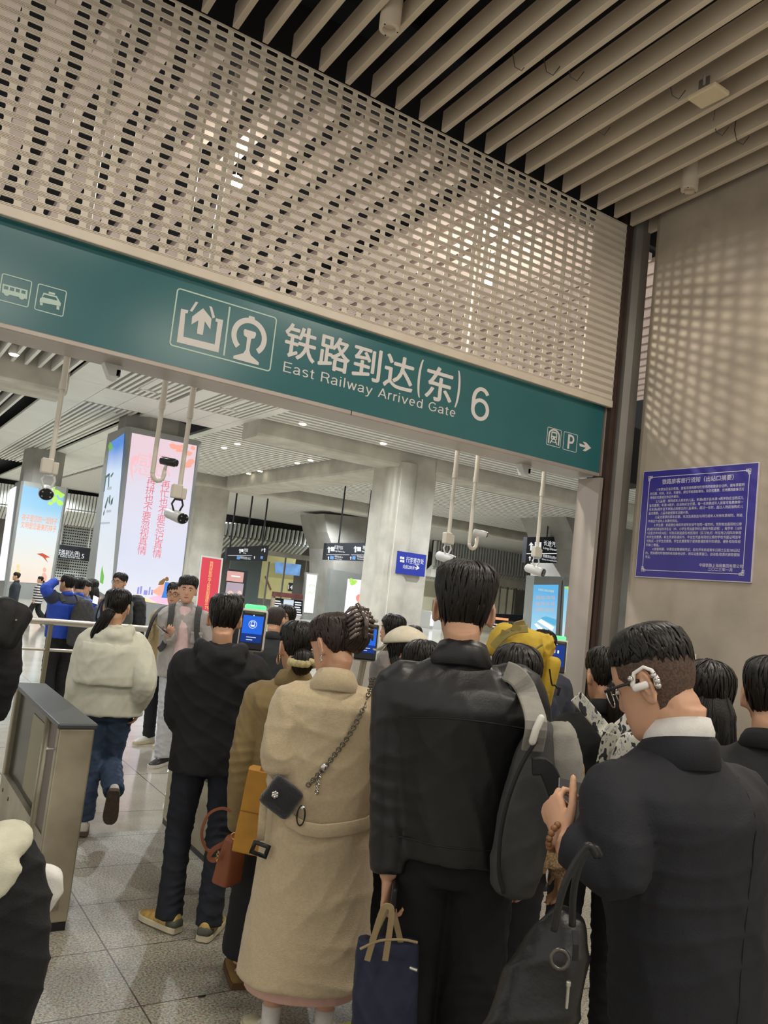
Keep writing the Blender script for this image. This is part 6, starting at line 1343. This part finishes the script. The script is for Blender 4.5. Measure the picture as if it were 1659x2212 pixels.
p.add('chest_pockets', mb, M_GREYJ); p.trousers(cloth('grey_white_trousers', '#b9bcc0', .85), (.1, .09, .08, .076, .08)); p.shoes(mat('shoe_black_white', '#1d1c1c', .5), M_SHOEW, lace=M_SHIRT); p.hair(H_BLK, vol=.017, nl=220, line=[(0, .05), (.5, .05), (.8, .045), (1.2, .025), (1.5, .012), (2.0, -.03), (3.1416, -.065)], fringe=.08, top=.012, seed=77); p.eyes()
tan = who('man in a tan jacket and glasses behind the grey denim jacket man', (352, 1440), (382, 1258), 8.5, 2.2, hy=.35, col='#a8936a', face=True, nl=90, tcol='#1b1d22', shoe='#d5d2c8', glasses=True)
gla = who('man in glasses and grey green jacket before the tall lightbox', (240, 1410), (263, 1237), 10.7, 1.9, hy=.35, col='#4c4e49', face=True, nl=120, ease=.06, glasses=True, vox=.010)
# man in the blue jacket shading his eyes
M_BLUE = cloth('cobalt_jacket', '#1f45b0', .7, bump=.08)
blue = who('man in a cobalt blue jacket shading his eyes with a raised arm', (130, 1385), (149, 1241), 10.2, .35, hy=.35, hp=-.05, mcol=M_BLUE, nl=150, ease=.06, vox=.010, tr=(.115, .105, .095, .09, .09), nolean=False,
           pose=lambda p: dict(elL=p.px(97, 1272, 10.0), wrL=p.px(122, 1254, 10.15)), hand=lambda p: {'L': ((.6, .7, .2), (.2, .1, -1), .2, .3)})
mb = MB()
for sg, n in ((1, 'R'), (-1, 'L')): S_, E_ = blue.J['sh' + n], blue.J['el' + n]; mb.tube([S_ + Vector((-sg * .09, -.01, .03)), S_ + Vector((0, 0, .0)), S_.lerp(E_, .55)], [.07, .106, .096], 16)
mb.loft([ring(blue.sp(zz).x, blue.sp(zz).y - .01, zz, a, b, 24) for zz, a, b in ((1.33, .22, .165), (1.37, .2, .14), (1.41, .15, .11), (1.45, .09, .08))]); blue.add('shoulder_panels', remesh(mb, .012, 3), cloth('slate_panel', '#2b3142', .8), label='dark slate shoulder panels')
bl2 = who('man in blue just behind the cobalt jacket man, holding a phone', (158, 1390), (174, 1247), 10.9, .1, mcol=M_BLUE, nl=80, ease=.05, pose=lambda p: dict(elR=p.px(186, 1318, 10.8), wrR=p.px(204, 1302, 10.9)))
who('woman in profile with tied hair beyond the two men in blue', (176, 1390), (188, 1253), 11.6, 2.6, hy=-.3, fem=True, col='#5a6470', face=True, nl=70, hair='tied')
who('woman with very long dark hair at the lightbox corner', (190, 1390), (202, 1251), 12.2, .2, fem=True, col='#3a3440', hair='long', nl=90)
STR = mat('striped_knit', '#d6d3cc', .9); nt = STR.node_tree; t_ = nt.nodes.new('ShaderNodeTexCoord'); wv_ = nt.nodes.new('ShaderNodeTexWave'); wv_.bands_direction = 'Z'; wv_.inputs['Scale'].default_value = 4.6; nt.links.new(t_.outputs['Object'], wv_.inputs[0]); cr_ = nt.nodes.new('ShaderNodeValToRGB'); cr_.color_ramp.interpolation = 'CONSTANT'; cr_.color_ramp.elements[0].color = (.03, .03, .035, 1); cr_.color_ramp.elements[1].position = .5; cr_.color_ramp.elements[1].color = (.6, .58, .55, 1); nt.links.new(wv_.outputs[0], cr_.inputs[0]); nt.links.new(cr_.outputs[0], nt.nodes['Principled BSDF'].inputs['Base Color'])
def stride(p): p.J['anR'] += Vector((0, -.3, .06)); p.J['knR'] += Vector((0, -.08, 0)); p.J['anL'] += Vector((0, .25, 0)); p.J['knL'] += Vector((0, .15, 0)); p.pitch['R'] = -.5
who('far woman in a black and white striped knit walking left', (80, 1300), (89, 1245), 21.5, 1.2, hair='tied', fem=True, mcol=STR, nl=50, vox=.014, ease=.06, legs=stride, tr=(.11, .1, .1, .11, .13), hem=.75)
who('far man in a dark jacket walking left beside the kite lightbox', (30, 1300), (38, 1236), 19, 1.4, col='#23282f', tcol='#3a4456', nl=50, vox=.014, hy=-.1, legs=stride)
who('person with dark hair behind the lit gate terminal', (495, 1480), (514, 1283), 9.2, -.3, col='#2a2c30', nl=80)
# right edge
who('dark haired person in a black padded vest behind the navy suit man', (1470, 1900), (1534, 1428), 3.0, -.9, col='#121214', nl=150, hair='long', fem=True, ease=.06)
rgt = who('person in a black jacket cut by the right picture edge', (1640, 1900), (1672, 1418), 2.6, -1.0, col='#101012', nl=160, ease=.07, skirt=mat('brown_pattern_skirt', '#8a6440', .85, var=.4, vscale=14, stretch=(3, 3, .6)))
# left edge
lft = who('tall person in a dark coat with black bag at the left picture edge', (-100, 1560), (-52, 1140), 4.0, .1, col='#1e1d20', nl=140, hair='long', fem=True, hem=.7)
near = p = Person('person in a black jacket with a cream hood at the lower left corner', (-150, 2000), (-92, 1548), 1.75, -.1, vox=.007, nolean=True)
p.body(); M_CREAM = cloth('cream_fleece', '#c9c7b2', .9); p.top(cloth('black_fleece', '#141416', .9, bump=.25), hem=.82, ease=.06, sleeve=(.1, .095, .088, .08, .062), seed=91, wr=.012, freq=8)
mb = MB(); hood_lump(mb, p.sp); me = remesh(mb, .010, 4); wrinkle(me, .004, 4); me.transform(Matrix.Translation((0, -.03, -.01)) @ Matrix.Diagonal((1.55, 1.05, 1, 1))); p.add('hood', me, M_CREAM, label='cream fleece hood'); p.trousers(M_BTROU); p.shoes(M_BLACK, M_BLACK); p.hair(H_BLK, vol=.02, nl=220, seed=44)
# ================= BAGS, PHONES AND OTHER THINGS CARRIED =================
def basis(yaw, tilt=0.0, roll=0.0): return Matrix.Rotation(yaw, 3, 'Z') @ Matrix.Rotation(roll, 3, 'Y') @ Matrix.Rotation(tilt, 3, 'X')
def soft(c, d, R, prof=None, p=3.0, vox=.008, wr=.006, seed=1, freq=10, extra=None, n=28):
    """a soft bag body: rounded-square sections stacked upwards; prof = (height 0..1, width share, depth share)"""
    pr = prof or [(0, .55, .5), (.03, .85, .8), (.1, .97, .95), (.3, 1, 1), (.6, 1, 1), (.85, .96, .9), (.95, .82, .75), (1, .55, .5)]
    mb = MB(); mb.loft([[Vector(c) + R @ Vector((q.x, q.y, (t - .5) * d[2])) for q in ring(0, 0, 0, d[0] / 2 * a, d[1] / 2 * b, n, p)] for t, a, b in pr])
    if extra: extra(mb)
    me = remesh(mb, vox, 3); wrinkle(me, wr, seed, freq=freq); return me
def on(o, px, py, off=.006, D=3.0):
    me = o.data; M = ROOT.get(o.name, Matrix.Identity(4)); Mi = M.inverted()
    if o.name not in BV: BV[o.name] = BVHTree.FromPolygons([M @ v.co for v in me.vertices], [q.vertices for q in me.polygons])
    d = Vector(ray(px, py)).normalized(); h = BV[o.name].ray_cast(Vector(CAMP), d)
    return h[0] - d * off if h[0] is not None else atd(px, py, D)
BV = {}
def child(p, nm): return [o for o in bpy.data.objects if o.parent == p.root and o.name.split('.')[0] == nm][0]
M_GREYB = cloth('rucksack_grey', '#85827a', .85); M_GREYD = cloth('rucksack_dark_grey', '#3e3e3d', .85); M_BLKF = cloth('black_nylon', '#18181a', .7)
# grey rucksack on the tall man's right shoulder
yw = -.75; R = basis(yw, 0, .1); c = atd(1140, 1742, 2.5)
t = empty('rucksack', 'grey rucksack hanging from the right shoulder of the man in leather', 'rucksack', (c.x, c.y, 0), yw)
put('body', soft(c, (.16, .2, .53), R, [(0, .5, .5), (.04, .85, .85), (.15, 1, 1), (.5, 1.05, 1), (.8, .85, .9), (.95, .5, .6), (1, .25, .3)], 2.6, .009, .007, 3), M_GREYD, t)
f = atd(1212, 1680, 2.52); put('upper_flap', soft(f, (.13, .2, .34), basis(yw, 0, -.12), [(0, .4, .4), (.06, .8, .8), (.3, 1, 1), (.7, 1, 1), (.92, .75, .8), (1, .4, .5)], 2.8, .009, .007, 4), M_GREYB, t)
fl = child(tall, 'jacket')
pts = [on(fl, *q, .014, 2.45) for q in ((1092, 1450), (1108, 1456), (1124, 1470), (1140, 1500))] + [atd(1158, 1560, 2.4), atd(1150, 1620, 2.42)]
put('shoulder_strap', MB().ribbon(crom(pts, 4), Vector((-.5, -.8, .2)), .065, .012), M_GREYB, t)
put('white_handle', MB().tube([atd(1150, 1602, 2.36), atd(1158, 1575, 2.36), atd(1169, 1551, 2.37)], .011, 12, round_ends=True), M_SHOEW, t, smooth=True)
put('piping', MB().tube(crom([atd(*q, 2.39) for q in ((1158, 1600), (1128, 1650), (1100, 1720), (1082, 1800), (1078, 1880), (1088, 1930))], 5), .006, 8), M_BLKF, t, smooth=True)
put('back_padding', MB().ribbon(crom([atd(*q, 2.36) for q in ((1150, 1655), (1180, 1660), (1205, 1720), (1225, 1790))], 4), Vector((-.5, -.85, 0)), .05, .02), M_BLKF, t)
# navy tote in his left hand
h = atd(836, 1962, 2.55); yw = -.5; R = basis(yw, 0, -.06); c = atd(832, 2150, 2.5); M_TOTE = cloth('tote_navy', '#1b2138', .75); M_HAND = cloth('tote_handle_khaki', '#8f7d5a', .8)
t = empty('tote_bag', 'navy tote bag with khaki handles held by the tall man', 'bag', (c.x, c.y, 0), yw)
b = put('body', soft(c, (.2, .12, .33), R, [(0, .9, .9), (.03, 1, 1), (.5, 1, .95), (.93, .97, .7), (1, .95, .6)], 5, .008, .005, 6), M_TOTE, t)
put('rim', MB().tube(crom([atd(*q, 2.42) for q in ((778, 2050), (820, 2032), (870, 2030), (902, 2036))], 4), .004, 8), M_HAND, t); put('side_zip', MB().tube([atd(886, 2090, 2.41), atd(902, 2096, 2.4)], .005, 8), M_SILV, t)
for dd, pts in ((2.42, ((793, 2075), (806, 2030), (826, 1968), (838, 1958), (846, 1975), (832, 2075))), (2.5, ((800, 2040), (822, 1990), (838, 1962), (848, 1966), (862, 2020), (866, 2040)))):
    put('handle', MB().ribbon(crom([atd(*q, dd) for q in pts], 5), Vector((-.5, -.85, 0)), .018, .005), M_HAND, t)
# black leather bag hooked over the navy man's forearm
c = atd(1170, 2140, 1.72); R = basis(-.9, 0, .28); M_BAG = mat('bag_black_leather', '#161617', .38, bump=.12, bscale=90, spec=.5)
t = empty('leather_bag', 'black leather bag hooked on the forearm of the man in the navy suit', 'bag', (c.x, c.y, 0))
put('body', soft(c, (.17, .14, .36), R, [(0, .8, .8), (.05, 1.0, 1), (.4, 1.05, 1.1), (.75, .85, .9), (.93, .55, .55), (1, .35, .3)], 2.5, .008, .012, 9, 7), M_BAG, t)
for dd, pts in ((1.6, ((1196, 2010), (1206, 1960), (1222, 1905), (1250, 1850), (1272, 1826), (1290, 1850))), (1.66, ((1236, 2000), (1238, 1940), (1246, 1890), (1262, 1850), (1284, 1830), (1298, 1850)))):
    put('handle', MB().tube(crom([atd(*q, dd) for q in pts], 5), .0075, 10), M_BAG, t, smooth=True)
g_ = put('grommet', MB().torus(atd(1209, 2072, 1.6), .017, .0045, (-.6, -.8, .1), 26, 10), mat('gunmetal', '#5a5752', .3, metal=.8), t, smooth=True)
put('zip_pull', MB().rbox(atd(1226, 2150, 1.6), (.006, .006, .05), .002).rbox(atd(1228, 2125, 1.6), (.01, .008, .012), .003), M_SILV, t)
put('side_strap', MB().ribbon([atd(1242, 2010, 1.61), atd(1244, 2040, 1.6), atd(1243, 2075, 1.6)], Vector((-.6, -.8, 0)), .012, .004), M_BAG, t)
# phone of the navy man
c = atd(1236, 1742, 1.97); t = empty('phone', 'dark phone in the hands of the man in the navy suit', 'phone', c)
R = Matrix.Rotation(-.5, 3, 'Z') @ Matrix.Rotation(-.9, 3, 'X') @ Matrix.Rotation(.2, 3, 'Y')
put('case', MB().rbox(c, (.074, .01, .155), .004, R), M_BLACK, t); put('screen', MB().rbox(c + R @ Vector((0, .0055, 0)), (.068, .001, .148), .0004, R), mat('screen_off', '#20242c', .1), t)
# fuzzy black crossbody bag on its chain
ct = child(coat, 'coat'); c = on(ct, 608, 1722, .05, 3.05) if True else 0; R = basis(-.5, 0, .55)
t = empty('crossbody_bag', 'fuzzy black quilted crossbody bag on the beige coat', 'bag', c)
b = put('body', soft(c, (.135, .055, .125), R, [(0, .7, .3), (.05, .95, .6), (.3, 1.0, 1), (.7, 1.0, 1), (.95, .95, .6), (1, .7, .3)], 4, .006, .003, 12, 14), mat('fuzzy_black', '#15151c', 1.0, bump=.6, bscale=300, sheen=.5), t)
mb = MB(); cc = atd(588, 1722, 2.93); cc = c + R @ Vector((-.028, -.03, .0))
for i in range(6): a = i * math.pi / 3; mb.ball(cc + R @ Vector((.009 * math.cos(a), -.001, .009 * math.sin(a))), (.006, .004, .006), 8, 6)
mb.ball(cc, (.006, .005, .006), 8, 6); put('silver_flower', mb, M_SILV, b)
path = crom([on(ct, *q, .01, 3.1) for q in ((806, 1464), (796, 1500), (778, 1545), (752, 1592), (722, 1632), (700, 1660), (680, 1682), (660, 1702))], 10); L_ = [path[0]]; 
for q in path[1:]:
    while (q - L_[-1]).length > .0125: L_.append(L_[-1] + (q - L_[-1]).normalized() * .0125)
mb = MB()
for i in range(len(L_) - 1):
    tt = (L_[i + 1] - L_[i]).normalized(); ax = tt.cross(Vector((-.5, -.85, 0))).normalized(); ax = ax if i % 2 else tt.cross(ax); mb.torus((L_[i] + L_[i + 1]) / 2, .0085, .0022, ax, 12, 6)
put('chain', mb, mat('chain_pewter', '#6f6a60', .35, metal=.8), t, kind='stuff')
put('clasp_ball', MB().ball(on(ct, 700, 1657, .014, 3.05), .016, 14, 10), M_SILV, t, smooth=True)
mb = MB()
for i in range(6): mb.torus(on(ct, 690 - i * 1.2, 1672 + i * 8, .01, 3.05), .008, .002, (1, .4 * (i % 2), .3), 12, 6)
put('chain_end', mb, M_SILV, t); put('strap_loop', MB().torus(on(ct, 650, 1762, .03, 3.05), .03, .0035, (-.6, -.8, 0), 24, 8, sx=.5, sy=1.2), M_BLKF, t); put('charm', MB().ball(on(ct, 654, 1745, .035, 3.05), .009, 10, 8), M_SILV, t)
# kraft paper bag and brown handbag of the woman in olive
M_KRAFT = mat('kraft_paper', '#b0802f', .8, var=.1, vscale=10, bump=.1, bscale=60); R = basis(-.62, 0, .08); c = atd(566, 1752, 3.4)
t = empty('paper_bag', 'mustard kraft paper bag held by the woman in olive', 'bag', (c.x, c.y, 0))
put('body', MB().loft([[c + R @ Vector((x_ * sx, y_ * sx, z_)) for x_, y_ in ((-.083, -.05), (0, -.053), (.083, -.05), (.09, 0), (.083, .05), (-.083, .05), (-.09, 0))] for z_, sx in ((-.165, .97), (-.16, 1), (-.06, 1.01), (.0, .985), (.08, 1), (.165, .99))], cap=True), M_KRAFT, t)
put('fold_line', MB().box(c + R @ Vector((0, -.0545, .0)), (.165, .002, .003), R), mat('kraft_shade', '#80591d', .8), t); put('handle', MB().ribbon(crom([c + R @ Vector(q) for q in ((-.03, -.03, .15), (-.022, -.028, .2), (0, -.025, .215), (.022, -.028, .2), (.03, -.03, .15))], 4), R @ Y, .02, .004), mat('handle_orange', '#a9713a', .7), t)
M_TANL = mat('tan_leather', '#7d4426', .45, var=.1, vscale=8, spec=.5); R = basis(-1.0, 0, .1); c = atd(500, 1854, 3.5)
t = empty('handbag', 'chestnut leather handbag hanging below the olive sleeve', 'bag', (c.x, c.y, 0))
put('body', MB().loft([[c + R @ Vector((q.x, q.y, z_)) for q in ring(0, 0, 0, a, b, 24, 5)] for z_, a, b in ((-.1, .04, .06), (-.095, .044, .064), (.0, .04, .06), (.085, .028, .055), (.1, .022, .05))]), M_TANL, t, smooth=False)
for pts, nm in ((((505, 1812), (485, 1822), (462, 1835), (452, 1850), (462, 1858), (490, 1848), (506, 1835)), 'strap'), (((500, 1752), (478, 1746), (452, 1758), (437, 1790), (438, 1818), (452, 1838), (474, 1826), (498, 1808)), 'long_handle')):
    put(nm, MB().ribbon(crom([atd(*q, 3.5) for q in pts], 4), Vector((-.6, -.8, .1)), .022 if nm == 'strap' else .012, .006), M_TANL, t)
mb = MB()
for i in range(5): mb.torus(atd(472 - i * .8, 1842 + i * 4, 3.44), .007, .002, (1, i % 2, .2), 12, 6)
put('gold_charm', mb, mat('gold', '#d0a878', .2, metal=.9), t); put('buckle', MB().torus(atd(507, 1806, 3.44), .014, .003, (-.6, -.8, 0), 18, 8), mat('gold', '#d0a878', .2, metal=.9), t)
# yellow rucksack
M_YEL = cloth('rucksack_yellow', '#b89a2c', .8); M_KHA = cloth('webbing_khaki', '#8a7c45', .85); yw = -.62; R = basis(yw, 0, .16); c = atd(1128, 1462, 3.85)
t = empty('rucksack', 'large mustard yellow rucksack with khaki webbing', 'rucksack', (c.x, c.y, 0), yw)
put('body', soft(c, (.225, .22, .45), R, [(0, .75, .8), (.04, .95, 1), (.4, 1, 1), (.8, .98, .95), (.95, .9, .8), (1, .75, .6)], 3.5, .010, .014, 3, 8), M_YEL, t)
l = atd(1113, 1393, 3.8); put('lid', soft(l, (.25, .24, .16), basis(yw, 0, .2), [(0, .95, .95), (.15, 1.02, 1.02), (.6, 1, 1), (.9, .85, .8), (1, .6, .6)], 3.5, .010, .012, 5, 8), M_YEL, t)
put('side_pocket', soft(atd(1183, 1475, 3.78), (.075, .14, .25), R, None, 3, .010, .008, 7, 8), M_YEL, t)
for pts in (((1064, 1398), (1082, 1378), (1100, 1366), (1118, 1360), (1140, 1358)), ((1092, 1362), (1086, 1382), (1080, 1404), (1076, 1424))): put('webbing', MB().ribbon(crom([atd(*q, 3.66) for q in pts], 4), Vector((-.5, -.8, .3)), .035, .006), M_KHA, t)
put('lid_tab', MB().ribbon([atd(1112, 1364, 3.66), atd(1118, 1350, 3.66), atd(1126, 1346, 3.68), atd(1130, 1362, 3.68)], Vector((-.5, -.8, .1)), .04, .01), M_KHA, t); put('buckle', MB().rbox(atd(1082, 1402, 3.64), (.03, .012, .012), .004, R), M_BLACK, t)
put('zip_pull', MB().rbox(atd(1207, 1493, 3.66), (.012, .008, .04), .003, R), M_BLACK, t); put('zip_line', MB().tube(crom([atd(*q, 3.67) for q in ((1187, 1445), (1192, 1478), (1198, 1480), (1206, 1488))], 4), .004, 6), M_BLKF, t)
put('lid_cord', MB().tube(crom([atd(*q, 3.64) for q in ((1068, 1412), (1100, 1418), (1140, 1412), (1172, 1392))], 4), .005, 6), M_KHA, t)
# patterned white rucksack
M_PATT = mat('pattern_white', '#c4c4b8', .85, vscale=38, col2='#c4c4b8'); nt = M_PATT.node_tree; tc_ = nt.nodes.new('ShaderNodeTexCoord'); mp_ = nt.nodes.new('ShaderNodeMapping'); mp_.inputs['Scale'].default_value = (1, 1, .55); nt.links.new(tc_.outputs['Object'], mp_.inputs[0]); n_ = nt.nodes.new('ShaderNodeTexNoise'); n_.inputs['Scale'].default_value = 55; n_.inputs['Detail'].default_value = 1; nt.links.new(mp_.outputs[0], n_.inputs['Vector'])
cr_ = nt.nodes.new('ShaderNodeValToRGB'); e = cr_.color_ramp.elements; cr_.color_ramp.interpolation = 'CONSTANT'; e[0].color = (*lin('#31353c'), 1); e[1].position = .40; e[1].color = (*lin('#c6c6ba'), 1); e3 = e.new(.62); e3.color = (*lin('#6f7f92'), 1); e4 = e.new(.655); e4.color = (*lin('#c6c6ba'), 1); nt.links.new(n_.outputs[0], cr_.inputs[0]); nt.links.new(cr_.outputs[0], nt.nodes['Principled BSDF'].inputs['Base Color'])
pj = child(pat, 'jacket'); c = atd(1368, 1700, 3.1); t = empty('rucksack', 'white rucksack printed with dark sketches, on the ponytail woman in black', 'rucksack', (c.x, c.y, 0), -.72)
put('body', soft(c, (.21, .11, .4), basis(-.72, 0, .14), None, 3.2, .010, .006, 5), M_PATT, t)
for nm, pts in (('left_strap', [atd(*q, 3.28) for q in ((1244, 1504), (1262, 1524), (1282, 1548), (1300, 1570))] + [atd(1314, 1590, 3.24)]), ('right_strap', [atd(*q, 3.26) for q in ((1372, 1535), (1358, 1556))] + [atd(1340, 1572, 3.25), atd(1322, 1588, 3.24)]), ('hanging_strap', [atd(*q, 3.22) for q in ((1318, 1584), (1310, 1620), (1301, 1660), (1295, 1700), (1288, 1730))])):
    put(nm, MB().ribbon(crom(pts, 4), Vector((-.6, -.75, .15)), .055, .012), M_PATT, t)
put('grab_loop', MB().ribbon(crom([atd(*q, 3.23) for q in ((1310, 1580), (1322, 1568), (1334, 1574))], 4), Vector((-.6, -.75, .15)), .025, .008), M_PATT, t)
put('pouch', soft(atd(1270, 1728, 3.15), (.06, .06, .12), basis(-.72, 0, .12), None, 3, .009, .003, 5), M_PATT, t)
# smaller carried things
def pack(person, label, off, d, m, straps=True, tilt=0.0, seed=3):
    k_ = person.k; c = person.M @ (Vector(off) * k_); t = empty('backpack', label, 'backpack', (c.x, c.y, 0), person.yaw)
    put('body', soft(c, d, Matrix.Rotation(person.yaw, 3, 'Z') @ Matrix.Rotation(tilt, 3, 'X'), [(0, .7, .7), (.05, .95, .95), (.4, 1, 1), (.8, .85, .8), (.95, .6, .6), (1, .35, .4)], 2.6, .012, .008, seed), m, t)
    if straps:
        for sg in (-1, 1):
            q = [(sg * .12, -.14, 1.36), (sg * .125, -.06, 1.445), (sg * .125, .04, 1.425), (sg * .12, .15, 1.33), (sg * .13, .19, 1.2), (sg * .16, .18, 1.08), (sg * .2, .08, 1.02)]
            put('strap', MB().ribbon(crom([person.M @ ((Vector(u) + person.sp(u[2])) * k_) for u in q], 4), [(person.M.to_3x3() @ Vector((sg * .2, v, 1 - abs(v)))) for v in np.linspace(-.6, 1, 25)], .055, .014), m, t)
    return t
pack(man, 'dark grey backpack worn by the man in grey denim', (0, -.26, 1.15), (.3, .18, .45), M_GREYD)
pack(tan, 'black backpack worn by the man in the tan jacket', (0, -.26, 1.15), (.3, .18, .45), M_BLKF)
pack(gla, 'black padded backpack of the man in glasses', (0, -.3, 1.16), (.34, .26, .55), M_BLKF)
pack(blue, 'charcoal backpack on the back of the cobalt jacket man', (.09, -.29, 1.1), (.3, .24, .58), M_GREYD)
def phone(c, R, label, m):
    t = empty('phone', label, 'phone', c); put('case', MB().rbox(c, (.075, .01, .155), .004, R), m, t); put('screen', MB().rbox(c + R @ Vector((0, -.0055, 0)), (.068, .001, .148), .0004, R), mat('screen_off', '#20242c', .1), t)
c = atd(851, 1936, 2.52); single('wallet', MB().rbox(c, (.018, .09, .075), .008, basis(-.6)), M_BLACK, 'black wallet pinched in the left hand of the tall man', 'wallet')
phone(atd(352, 1362, 7.42), basis(.4, -1.2, .3), 'phone held out by the man in grey denim', mat('phone_silver', '#8e8c8a', .4)); phone(atd(206, 1297, 10.7), basis(.0, -.9, .3), 'phone held by the second man in blue', M_BLACK)
M_ROPE = mat('rope_cream', '#bfae8c', .9, bump=.5, bscale=120); mb = MB()
for ph in (0, PI): 
    path = crom([atd(*q, 5.5) for q in ((166, 1462), (158, 1480), (148, 1500), (138, 1520), (134, 1530))], 8); mb.tube([q + Vector((.012 * math.cos(i * .9 + ph), 0, .012 * math.sin(i * .9 + ph))) for i, q in enumerate(path)], .011, 8)
c = atd(150, 1520, 5.5); t = empty('rope_bag', 'cream rope handled bag carried by the woman in pale sage', 'bag', c - Z * .3); put('rope', mb, M_ROPE, t, smooth=True)
put('second_rope', MB().tube(crom([atd(*q, 5.48) for q in ((172, 1466), (163, 1485), (160, 1505), (162, 1520))], 5), .009, 8), M_ROPE, t, smooth=True)
put('body', soft(atd(150, 1560, 5.5), (.2, .12, .26), basis(-.3), None, 3, .011, .012, 8), M_ROPE, t)
c = atd(14, 1345, 3.9); t = empty('shoulder_bag', 'black shoulder bag at the left picture edge', 'bag', c - Z * .2); put('body', soft(c, (.2, .12, .22), basis(.2, 0, .4), None, 2.6, .010, .008, 5), M_BLKF, t); put('stud', MB().ball(c + Vector((.03, -.065, .02)), .006, 8, 6), M_SILV, t)
c = atd(84, 1922, 1.95); t = empty('white_bag', 'white puffy bag beside the black sleeve at the lower left', 'bag', c - Z * .1)
put('body', soft(c, (.11, .1, .115), basis(-.2, 0, .2), [(0, .5, .5), (.1, .8, .8), (.5, 1, 1), (.9, .8, .8), (1, .5, .5)], 2.2, .007, .008, 5, 9), cloth('white_quilt', '#d9d7d0', .8), t)
# litter: dark scrap on the floor
single('scrap', MB().ball(atz(436, 2152, .004), (.02, .006, .003), 10, 6), M_BLACK, 'small dark scrap lying on the granite floor near the lower edge', 'litter')
